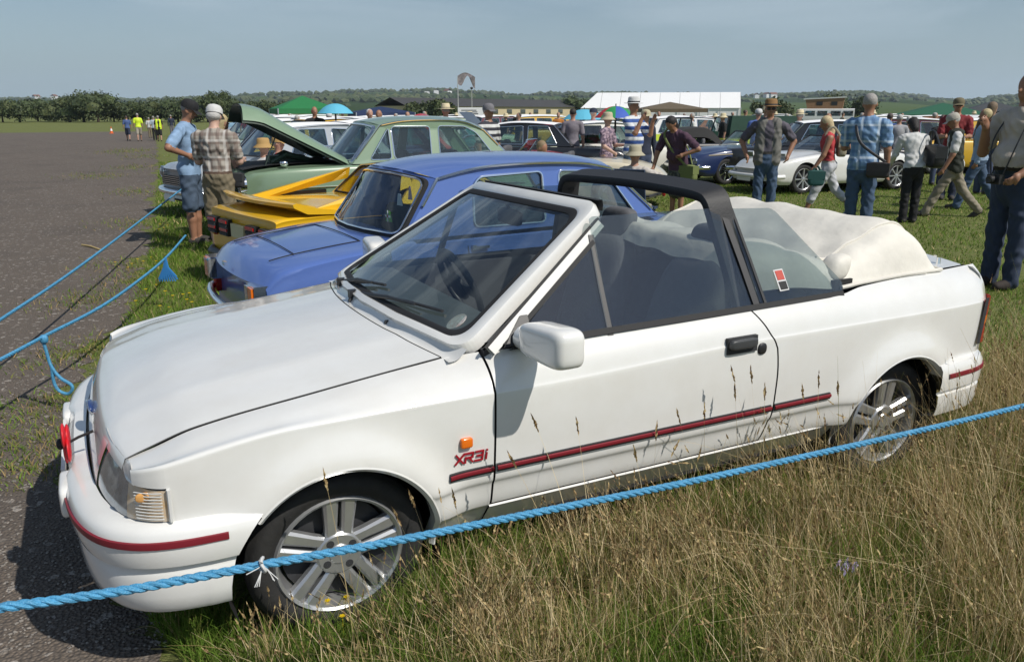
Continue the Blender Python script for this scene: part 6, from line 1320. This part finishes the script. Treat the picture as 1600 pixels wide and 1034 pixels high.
# hills: one terrain sheet, rising to the ridge seen in the photograph
RX = [-300, 0, 120, 200, 330, 420, 480, 560, 640, 700, 800, 880, 960, 1060, 1160, 1260, 1350, 1420, 1500, 1600, 1900]
RY = [160, 158, 157, 160, 157, 152, 150, 146, 146, 147, 150, 150, 151, 151, 153, 151, 150, 153, 158, 152, 150]
def hillm():
    m = bpy.data.materials.new('far_fields'); m.use_nodes = True; t = m.node_tree; b = t.nodes['Principled BSDF']; b.inputs['Roughness'].default_value = 1; b.inputs['Specular IOR Level'].default_value = 0
    tcn = nd(t, 'ShaderNodeTexCoord'); mp_ = nd(t, 'ShaderNodeMapping'); mp_.inputs['Scale'].default_value = (.004, .0022, 0); t.links.new(tcn.outputs['Object'], mp_.inputs[0]); v = nd(t, 'ShaderNodeTexVoronoi'); v.inputs['Scale'].default_value = 1; t.links.new(mp_.outputs[0], v.inputs[0])
    sp = nd(t, 'ShaderNodeSeparateColor'); t.links.new(v.outputs['Color'], sp.inputs[0]); r = nd(t, 'ShaderNodeValToRGB'); e = r.color_ramp.elements; e[0].color = (.035, .06, .022, 1); e[1].color = (.12, .13, .05, 1); x = r.color_ramp.elements.new(.5); x.color = (.07, .105, .035, 1); r.color_ramp.interpolation = 'CONSTANT'
    t.links.new(sp.outputs[0], r.inputs[0]); t.links.new(r.outputs[0], b.inputs['Base Color']); return m
pxs = np.linspace(-300, 1900, 130); Ds = [330, 420, 560, 760, 1000, 1300, 1600, 1800, 2100]; rows = []
hz = lambda px, D: float(np.interp(px, RX, RY))
def hill_z(px, D):
    zr = atd(px, hz(px, D), 1800)[2]; f = float(ss(380, 1800, D)); und = 1+.25*math.sin(px*.021+D*.004)*f*(1-f)*2; return -.5+(zr+.5)*f*und
for px in pxs:
    r = []
    for D in Ds:
        p = atd(px, 174, D); r.append((p[0], p[1], hill_z(px, min(D, 1800))-(8 if D > 1900 else 0)))
    rows.append(r)
k = MB(); k.grid(np.array(rows)); tag(k.build('hills', hillm(), None), kind='structure')
# woods and hedgerows on the hills: too far to count
pts = []
for px in np.linspace(-280, 1880, 1500): pts.append((px+g.uniform(-2, 2), 1790+g.uniform(-30, 10), g.uniform(3.5, 9)*(.6+.6*(math.sin(px*.037)+math.sin(px*.011)*.8 > -.2))))
for _ in range(26):
    D0_, p0_, sl_, n_ = g.uniform(480, 1600), g.uniform(-280, 1880), g.uniform(-3, 3), int(g.uniform(20, 60))
    for j in range(n_): pts.append((p0_+j*g.uniform(2.5, 5), D0_+j*sl_, g.uniform(3, 6.5)))
for _ in range(16):
    D0_, p0_ = g.uniform(700, 1650), g.uniform(-280, 1880)
    for j in range(45): pts.append((p0_+g.normal()*40, D0_+g.normal()*25, g.uniform(5, 9)))
mb_V, mb_F, mb_M, nv = [], [], [], 0
ico = [(0, 0, 1), (.9, 0, .45), (.28, .85, .45), (-.72, .53, .45), (-.72, -.53, .45), (.28, -.85, .45), (.8, .5, -.3), (-.3, .9, -.3), (-.95, 0, -.3), (-.3, -.9, -.3), (.8, -.5, -.3)]
icf = [(0, 1, 2), (0, 2, 3), (0, 3, 4), (0, 4, 5), (0, 5, 1), (1, 6, 2), (2, 7, 3), (3, 8, 4), (4, 9, 5), (5, 10, 1), (2, 6, 7), (3, 7, 8), (4, 8, 9), (5, 9, 10), (1, 10, 6)]
ico = np.array(ico)
for px, D, h in pts:
    p = atd(px, 174, D); z = hill_z(px, D); V = ico*np.array((h*g.uniform(.5, 1.1), h*g.uniform(.5, 1.1), h*.6))*g.uniform(.75, 1.25, (11, 1))+np.array((p[0], p[1], z+h*.3)); mb_V.append(V); mb_F += [tuple(q+nv for q in t) for t in icf]; mb_M += [int(g.integers(0, 4))]*len(icf); nv += 11
tag(mk('woodland', np.concatenate(mb_V), mb_F, leafm, None, False, mi=mb_M), 'far woods and hedgerows on the hazy hills', 'woodland', kind='stuff')
k0 = 0
for px, D in ((668, 1200), (682, 1230), (700, 1180), (1180, 1400), (1196, 1420), (1206, 1380), (88, 1500), (60, 1480), (330, 1500)):
    p = atd(px, 174, D); z = hill_z(px, D); hs = thing('hill_house', 'tiny pale house among trees on the far hillside', 'house', (p[0], p[1], z), g.uniform(0, 3), 'houses on the far hillside'); k = MB(); k.box((0, 0, 2.5), (11, 7, 6)); k.build('wall', tentw, hs, False); k = MB(); panel(k, [(-6, -4, 5.4), (6, -4, 5.4), (6, 0, 8.5), (-6, 0, 8.5)]); panel(k, [(-6, 4, 5.4), (6, 4, 5.4), (6, 0, 8.5), (-6, 0, 8.5)]); k.build('roof', mat('roof_tile', (.2, .09, .06), .9), hs, False)
# ================================================================ ropes
rope_m = mat('rope_blue', (.085, .35, .60), .40, var=.35, vscale=40, bump=.5, bscale=260)
def rope(label, pts, r, pitch=.075, nseg=14):
    P = crom(pts, nseg); seg = np.linalg.norm(np.diff(P, axis=0), axis=1); s_ = np.concatenate([[0], np.cumsum(seg)]); n = int(s_[-1]/(pitch/9)); u = np.linspace(0, s_[-1], n); Q = np.stack([np.interp(u, s_, P[:, i]) for i in range(3)], 1)
    T = np.gradient(Q, axis=0); T /= np.linalg.norm(T, axis=1)[:, None]; A_ = np.cross(T, (0, 0, 1.)); A_ /= np.linalg.norm(A_, axis=1)[:, None]; B_ = np.cross(T, A_); e = thing('rope', label, 'rope', tuple(P[0])); 
    for q in range(3):
        th = 2*math.pi*(u/pitch+q/3); k = MB(); k.tube(Q-P[0]+A_*np.cos(th)[:, None]*r*.52+B_*np.sin(th)[:, None]*r*.52, r*.56, 7); k.build('strand', rope_m, e)
    return e
fr_pts = [ply(-60, 958, -1.40), ply(0, 949, -1.40), ply(200, 921, -1.40), ply(410, 882, -1.40), ply(620, 844, -1.40), ply(840, 800, -1.40), ply(1060, 756, -1.40), ply(1270, 710, -1.40), ply(1440, 672, -1.40), ply(1600, 634, -1.40), ply(1680, 614, -1.40)]
rope('thick twisted blue rope stretched in front of the white convertible', fr_pts, .0100)
tw = thing('twine_knot', 'frayed white twine tied round the thick blue rope', 'twine', tuple(fr_pts[3])); 
for i in range(9):
    k = MB(); a = rr.uniform(0, 6); k.tube([(.0, .0, .0), (.012*math.cos(a), -.016, .014*math.sin(a)), (.03*math.cos(a)+rr.uniform(-.01, .01), -.022, .035*math.sin(a)-.01)], .0012, 5); k.build('fibre', whitec, tw)
k = MB(); t_ = np.linspace(0, 2*math.pi, 15); k.tube([(0.004*math.sin(q*2), .0155*math.cos(q), .0155*math.sin(q)) for q in t_], .004, 6); k.build('loop', whitec, tw)
z1 = .42
rope('pale blue rope running along the runway edge towards the two men', [gnd(-60, 540, .45), gnd(0, 500, .45), gnd(140, 405, .46), gnd(285, 295, .50), gnd(330, 262, .55)], .010)
rB = [gnd(-60, 590, z1), gnd(0, 562, z1), gnd(70, 525, z1), gnd(160, 478, z1), gnd(225, 432, z1), gnd(262, 400, z1), gnd(290, 368, z1+.02)]
rope('slack blue rope with a knotted loop along the runway edge', rB, .010)
kp = gnd(68, 527, z1); lp_ = thing('rope_loop', 'knotted blue rope loop hanging from the slack rope', 'rope', tuple(kp)); D_k = (kp-CAM).dot(_H)
def lw(x, y): return atd(x, y, D_k)-kp
k = MB(); k.tube([lw(*p) for p in crom([(66, 528), (72, 548), (80, 572), (94, 590), (110, 600), (113, 608), (106, 615), (92, 610), (84, 596), (81, 575)], 5)], .009, 8); k.build('loop', rope_m, lp_); k = MB(); k.grid(supere((0, 0, -.01), (.022, .022, .026), .8, 14, 10), close_v=True); k.build('knot', rope_m, lp_)
kp = gnd(258, 405, z1); ts = thing('rope_tassel', 'frayed bright blue rope end dangling from the slack rope', 'rope', tuple(kp)); D_k = (kp-CAM).dot(_H)
for i in range(22):
    k = MB(); x1 = 248+i*1.4; k.tube([lw(258, 403), lw(256+i*.3, 418), lw(x1, 436+4*math.sin(i*2.1))], [.010, .009, .006], 5); k.build('fibre', mat('tassel_blue', (.03, .20, .50), .6), ts)
# ================================================================ grass
def grassm(name, c, tr=.22):
    m = bpy.data.materials.new(name); m.use_nodes = True; t = m.node_tree; t.nodes.clear(); o = nd(t, 'ShaderNodeOutputMaterial'); d = nd(t, 'ShaderNodeBsdfDiffuse'); r = nd(t, 'ShaderNodeBsdfTranslucent'); x = nd(t, 'ShaderNodeMixShader'); x.inputs[0].default_value = tr
    d.inputs[0].default_value = (*c, 1); r.inputs[0].default_value = (*c, 1); t.links.new(d.outputs[0], x.inputs[1]); t.links.new(r.outputs[0], x.inputs[2]); t.links.new(x.outputs[0], o.inputs[0]); return m
GM = [grassm('blade_green', (.11, .19, .030)), grassm('blade_fresh', (.17, .27, .045)), grassm('blade_olive', (.20, .21, .06)), grassm('straw_dark', (.36, .26, .13)), grassm('straw_mid', (.54, .42, .22)), grassm('straw_pale', (.70, .58, .36)), grassm('seed_brown', (.20, .13, .07), .15)]
gg = np.random.default_rng(11)
def blades(P, h, wd, lean, mi, seg=3, curl=.5):
    """P base points, h heights, lean = horizontal tip offset vectors as a share of height"""
    n = len(P); t = np.linspace(0, 1, seg+1); az = gg.uniform(0, math.pi, n); s = np.stack([np.cos(az), np.sin(az), np.zeros(n)], 1)
    V = np.empty((n, seg+1, 2, 3))
    for i, q in enumerate(t):
        c = P+np.stack([lean[:, 0]*h*(q**(1+curl)), lean[:, 1]*h*(q**(1+curl)), h*(q-.12*q*q*np.hypot(lean[:, 0], lean[:, 1]))], 1)
        w = (wd*(1-q*.85)/2)[:, None]; V[:, i, 0] = c-s*w; V[:, i, 1] = c+s*w
    idx = np.arange(n)[:, None]*(seg+1)*2; Fq = np.concatenate([np.stack([idx[:, 0]+2*i, idx[:, 0]+2*i+1, idx[:, 0]+2*i+3, idx[:, 0]+2*i+2], 1) for i in range(seg)]); return V.reshape(-1, 3), Fq, np.tile(mi, seg), V[:, -1].mean(1), V[:, -2].mean(1)
def bulk(name, parts, label, cat):
    n0 = 0; Vs, Fs, Ms = [], [], []
    for V, Fq, M in parts: Vs.append(V); Fs.append(Fq+n0); Ms.append(M); n0 += len(V)
    V = np.concatenate(Vs).astype(np.float32); Fq = np.concatenate(Fs).astype(np.int32); M = np.concatenate(Ms).astype(np.int32)
    me = bpy.data.meshes.new(name); me.vertices.add(len(V)); me.vertices.foreach_set('co', V.ravel()); k_ = Fq.shape[1]
    me.loops.add(Fq.size); me.loops.foreach_set('vertex_index', Fq.ravel()); me.polygons.add(len(Fq)); me.polygons.foreach_set('loop_start', np.arange(len(Fq), dtype=np.int32)*k_)
    for m_ in GM: me.materials.append(m_)
    me.polygons.foreach_set('material_index', M); me.update(calc_edges=True); o = bpy.data.objects.new(name, me); COL.objects.link(o); return tag(o, label, cat, kind='stuff')
def vnoise(x, y, s=1.):
    return .5+.25*(np.sin(x*2.1*s+1.3*np.sin(y*1.7*s))+np.sin(y*2.9*s+1.1*np.sin(x*2.3*s+1)))
def under_wheel(x, y):
    w = np.zeros(len(x), bool)
    for wx in WX: w |= (abs(x-wx) < .20) & (y > -.80) & (y < -.60)
    return w
def onto(X, Y): return X > np.array([edge_x(v) for v in Y])+.02
# tall unmown strip in front of the convertible
def strip(n):
    u = gg.random(n); v = gg.random(n); X = -.62+u*5.4; f = np.clip((X+.3)/2.2, 0, 1); y0 = -.95-1.35*f-.10; y1 = np.where(X < -.30, -.45, np.where(X < .36, -.84, np.where(X < 2.15, -.70, np.where(X < 2.8, -.84, -.2))))
    Y = y0+v*(y1-y0); return X, Y
parts = []
X, Y = strip(62000); ok = onto(X, Y); X, Y = X[ok], Y[ok]; dry = np.clip(vnoise(X, Y, 1.6)*.9+.30*(X-.6)-.25*(X < .2), 0, 1); n = len(X); h = gg.uniform(.05, .17, n)*(.75+.5*vnoise(X, Y, 2.3)); h = np.where(X < .1, h*.62, h)
h = h*(1+.5*(vnoise(X, Y, 3.4) < .42)); h = np.where((X > 1.95) & (Y > -1.2) & (X < 2.95), h*.6, h); mi = np.where(gg.random(n) < dry*.38, gg.choice([2, 3, 4], n), gg.choice([0, 0, 1, 2], n)); ln = gg.normal(0, .45, (n, 2)); V, Fq, M, _, _ = blades(np.stack([X, Y, np.zeros(n)], 1), h, gg.uniform(.0022, .0048, n), ln, mi); parts.append((V, Fq, M))
bulk('grass', parts, 'green undergrowth of the unmown grass before the white convertible', 'grass')
parts = []
X, Y = strip(34000); ok = onto(X, Y) & ~((X < .25) & (gg.random(len(X)) < .80)); X, Y = X[ok], Y[ok]; n = len(X); cl = vnoise(X, Y, 3.4)*.6+vnoise(X+3, Y*1.3, 7.1)*.4; keep = gg.random(n) < np.clip((cl-.28)*2.6, .06, 1.)*np.where((X > 1.95) & (Y > -1.15) & (X < 2.95), .32, 1.); X, Y = X[keep], Y[keep]; n = len(X)
hmax = pc(X, [-.6, -.1, .3, .8, 1.3, 1.8, 2.3, 3.0, 4.8], [.14, .24, .28, .32, .37, .46, .52, .54, .56]); h = hmax*gg.uniform(.45, 1.08, n); tall = gg.random(n) < .022; h = np.where(tall & (X > .1), h*gg.uniform(1.25, 1.7, n), h)
h = np.minimum(h, .80); ln = np.stack([gg.normal(-.22, .26, n), gg.normal(.02, .22, n)], 1); ln[:, 0] = np.where(X < 1.0, ln[:, 0]+.16, ln[:, 0]); flat = gg.random(n) < .07; ln[flat] *= 3.2
mi = gg.choice([3, 4, 4, 5, 5, 2], n); V, Fq, M, tip, pre = blades(np.stack([X, Y, np.zeros(n)], 1), h, gg.uniform(.0022, .0046, n), ln, mi, seg=4, curl=.7); parts.append((V, Fq, M))
sd = gg.random(n) < .20; T, P_ = tip[sd], pre[sd]; d = T-P_; d /= np.linalg.norm(d, axis=1)[:, None]; ns = len(T); ls_ = gg.uniform(.025, .06, ns)
for j in range(6):   # seed heads: small overlapping husks up the tip
    c = T+d*(ls_*(j/6.-.35))[:, None]; a = gg.normal(size=(ns, 3)); a -= d*(a*d).sum(1)[:, None]; a /= np.linalg.norm(a, axis=1)[:, None]; w = (.0052*(1-abs(j-2.2)/5.))
    Vq = np.stack([c-d*.006, c+a*w, c+d*.010+a*w*.4, c-a*w*.8], 1).reshape(-1, 3); parts.append((Vq, np.arange(4*ns).reshape(-1, 4), gg.choice([3, 4, 6], ns)))
bulk('dry_grass', parts, 'tall straw-coloured dry grass stems with seed heads along the rope', 'grass')
# a few long stalks standing up against the door
parts = []
sx0 = [(1143, 575), (1176, 582), (1200, 610), (1100, 640), (1060, 645), (1235, 600), (1265, 585), (900, 660), (690, 755), (612, 790), (505, 740), (1155, 612), (1082, 700), (1055, 690), (1300, 600), (790, 700), (820, 640), (1010, 660), (970, 690), (640, 770)]
B_, hh, ll = [], [], []
for x, y in sx0:
    p = ply(x, y, -.96+gg.uniform(-.03, .03)); l = gg.normal(-.12, .18); B_.append((p[0]-l*p[2], p[1]-gg.uniform(.02, .12), 0)); hh.append(p[2]); ll.append((l, gg.uniform(.02, .1)))
B_, hh, ll = np.array(B_), np.array(hh), np.array(ll); V, Fq, M, tip, pre = blades(B_, hh, np.full(len(B_), .0042), ll, gg.choice([4, 5], len(B_)), seg=6, curl=.6); parts.append((V, Fq, M)); d = tip-pre; d /= np.linalg.norm(d, axis=1)[:, None]; ns = len(tip)
for j in range(14):
    c = tip+d*(.062*(j/14.-.5)); a = gg.normal(size=(ns, 3)); a -= d*(a*d).sum(1)[:, None]; a /= np.linalg.norm(a, axis=1)[:, None]; w = .0075*(1-abs(j-6)/10.)
    parts.append((np.stack([c-d*.007, c+a*w, c+d*.012+a*w*.4, c-a*w*.7], 1).reshape(-1, 3), np.arange(4*ns).reshape(-1, 4), gg.choice([3, 4, 6], ns)))
bulk('grass_stalks', parts, 'long seed-headed grass stalks standing against the white door', 'grass')
# mown grass of the field and verge
parts = []
def lawn(n, x0, x1, y0, y1, hmin, hmax, wd, test=True):
    X = gg.uniform(x0, x1, n); Y = gg.uniform(y0, y1, n); ok = onto(X, Y) if test else np.ones(n, bool)
    ok &= ~((X > -.5) & (X < 3.1) & (Y > -.60) & (Y < .62) & (gg.random(n) < .7)); X, Y = X[ok], Y[ok]; m = len(X); mi_ = gg.choice([0, 0, 1, 1, 2, 4], m, p=[.24, .2, .2, .16, .14, .06]); V, Fq, M, _, _ = blades(np.stack([X, Y, np.zeros(m)], 1), gg.uniform(hmin, hmax, m)*(.6+.8*vnoise(X, Y, 1.3)), gg.uniform(.5, 1.2, m)*wd, gg.normal(0, .5, (m, 2)), mi_, seg=2); parts.append((V, Fq, M))
lawn(30000, -.9, 3.4, -.5, 3.0, .02, .07, .006); lawn(34000, -.9, 2.2, 2.2, 9, .03, .09, .009); lawn(16000, 0, 3.5, 9, 26, .03, .09, .02)
lawn(42000, 2.9, 7.5, -1.3, 4.5, .02, .06, .008, False); lawn(52000, 6, 17, 2, 12, .02, .05, .014, False); lawn(15000, 6, 20, 9, 20, .02, .05, .025, False)
bulk('mown_grass', parts, 'short mown grass of the field and runway verge', 'grass')
# tufts and moss that have crept over the broken tarmac edge
parts = []
for cx_, cy_ in [(gnd(x, y)[0], gnd(x, y)[1]) for x, y in ((60, 640), (110, 560), (130, 470), (210, 440), (60, 690), (160, 620), (200, 415), (215, 350), (225, 300), (60, 730), (180, 540), (215, 262), (188, 238), (212, 235), (150, 275), (230, 245))]:
    m = 420; X = cx_+gg.normal(0, .16+.012*cy_, m)*1.0; Y = cy_+gg.normal(0, .10+.03*cy_, m); V, Fq, M, _, _ = blades(np.stack([X, Y, np.full(m, .004)], 1), gg.uniform(.012, .05, m), gg.uniform(.004, .009, m)*(1+cy_*.06), gg.normal(0, .7, (m, 2)), gg.choice([0, 1, 2, 2, 3], m), seg=2); parts.append((V, Fq, M))
bulk('weeds', parts, 'low weeds and moss creeping over the broken tarmac edge', 'weeds')
# hawkweed flowers
FM = grassm('petal_yellow', (.75, .52, .02), .3); pf, ff = [], []; q0 = 0
for x, y in [(258, 455), (270, 462), (286, 460), (292, 468), (300, 472), (296, 458), (245, 445), (228, 452), (212, 470), (250, 350), (256, 356), (262, 352), (248, 358), (240, 362), (224, 408), (206, 412), (215, 405), (200, 418), (236, 402), (244, 408), (350, 929), (535, 962), (512, 938), (541, 932), (528, 912), (250, 478), (265, 480), (180, 410)]:
    p = gnd(x, y, .10 if y > 500 else .05); r_ = .011 if y > 500 else .018
    for j in range(6):
        a = j*math.pi/3; u_ = np.array((math.cos(a), math.sin(a), .25)); w_ = np.array((-math.sin(a), math.cos(a), 0)); pf += [p, p+u_*r_*.6+w_*r_*.35, p+u_*r_, p+u_*r_*.6-w_*r_*.35]; ff.append((q0, q0+1, q0+2, q0+3)); q0 += 4
    pf += [p+np.array((.0015, 0, 0)), p-np.array((.0015, 0, 0)), np.array((p[0], p[1], 0))]; ff.append((q0, q0+1, q0+2)); q0 += 3
tag(mk('wild_flowers', pf, ff, FM, None, False), 'small yellow wild flowers in the grass verge', 'flowers', kind='stuff')
# loose chippings on the old runway
vs, fs, q0 = [], [], 0
for _ in range(2600):
    x, y = gg.uniform(0, 300), gg.uniform(250, 1000)**1.0; p = gnd(gg.uniform(-20, 260), gg.uniform(300, 1020)); 
    if p[0] > edge_x(p[1])+.05: continue
    r_ = gg.uniform(.002, .007)*(1+.03*p[1]); vs.append(ico_*r_*gg.uniform(.6, 1.3, (11, 1))*np.array((1, 1, .6))+np.array((p[0], p[1], .006))); fs += [tuple(a+q0 for a in t) for t in icf_]; q0 += 11
tag(mk('gravel', np.concatenate(vs), fs, mat('chipping', (.30, .27, .24), .9, var=.5, vscale=80), None, False), 'loose stone chippings on the old tarmac', 'gravel', kind='stuff')
p = gnd(1312, 905); k = MB(); k.grid(np.array([[(u*.035, v*.022, .10+.012*math.sin(u*5+v*3)+.010*math.sin(v*7)) for v in np.linspace(-1, 1, 7)] for u in np.linspace(-1, 1, 9)])+np.array((p[0]-.05, p[1]-.06, 0))); tag(k.build('sweet_wrapper', mat('wrapper_lilac', (.42, .34, .62), .3), None), 'crumpled lilac wrapper caught in the dry grass', 'litter')
k = MB(); p = gnd(128, 384); q = gnd(158, 392); k.tube([p+np.array((0, 0, .01)), (p+q)/2+np.array((0, .02, .02)), q+np.array((0, 0, .01))], .012, 6); tag(k.build('stick', mat('stick_wood', (.45, .33, .14), .8), None), 'short pale stick lying on the tarmac near the ropes', 'stick')
# ================================================================ the air
k = MB(); k.box((600, 900, 62), (6400, 5600, 128)); hz_ = k.build('haze', None or mat('haze_tmp', (1, 1, 1)), None, False)
hmz = bpy.data.materials.new('haze_air'); hmz.use_nodes = True; t = hmz.node_tree; t.nodes.clear(); o_ = nd(t, 'ShaderNodeOutputMaterial'); pv = nd(t, 'ShaderNodeVolumePrincipled'); pv.inputs['Color'].default_value = (.76, .88, 1, 1); pv.inputs['Density'].default_value = .00020; pv.inputs['Anisotropy'].default_value = .2
t.links.new(pv.outputs[0], o_.inputs['Volume']); hz_.data.materials.clear(); hz_.data.materials.append(hmz); tag(hz_, 'thin pale summer haze over the field and hills', 'haze', kind='stuff')
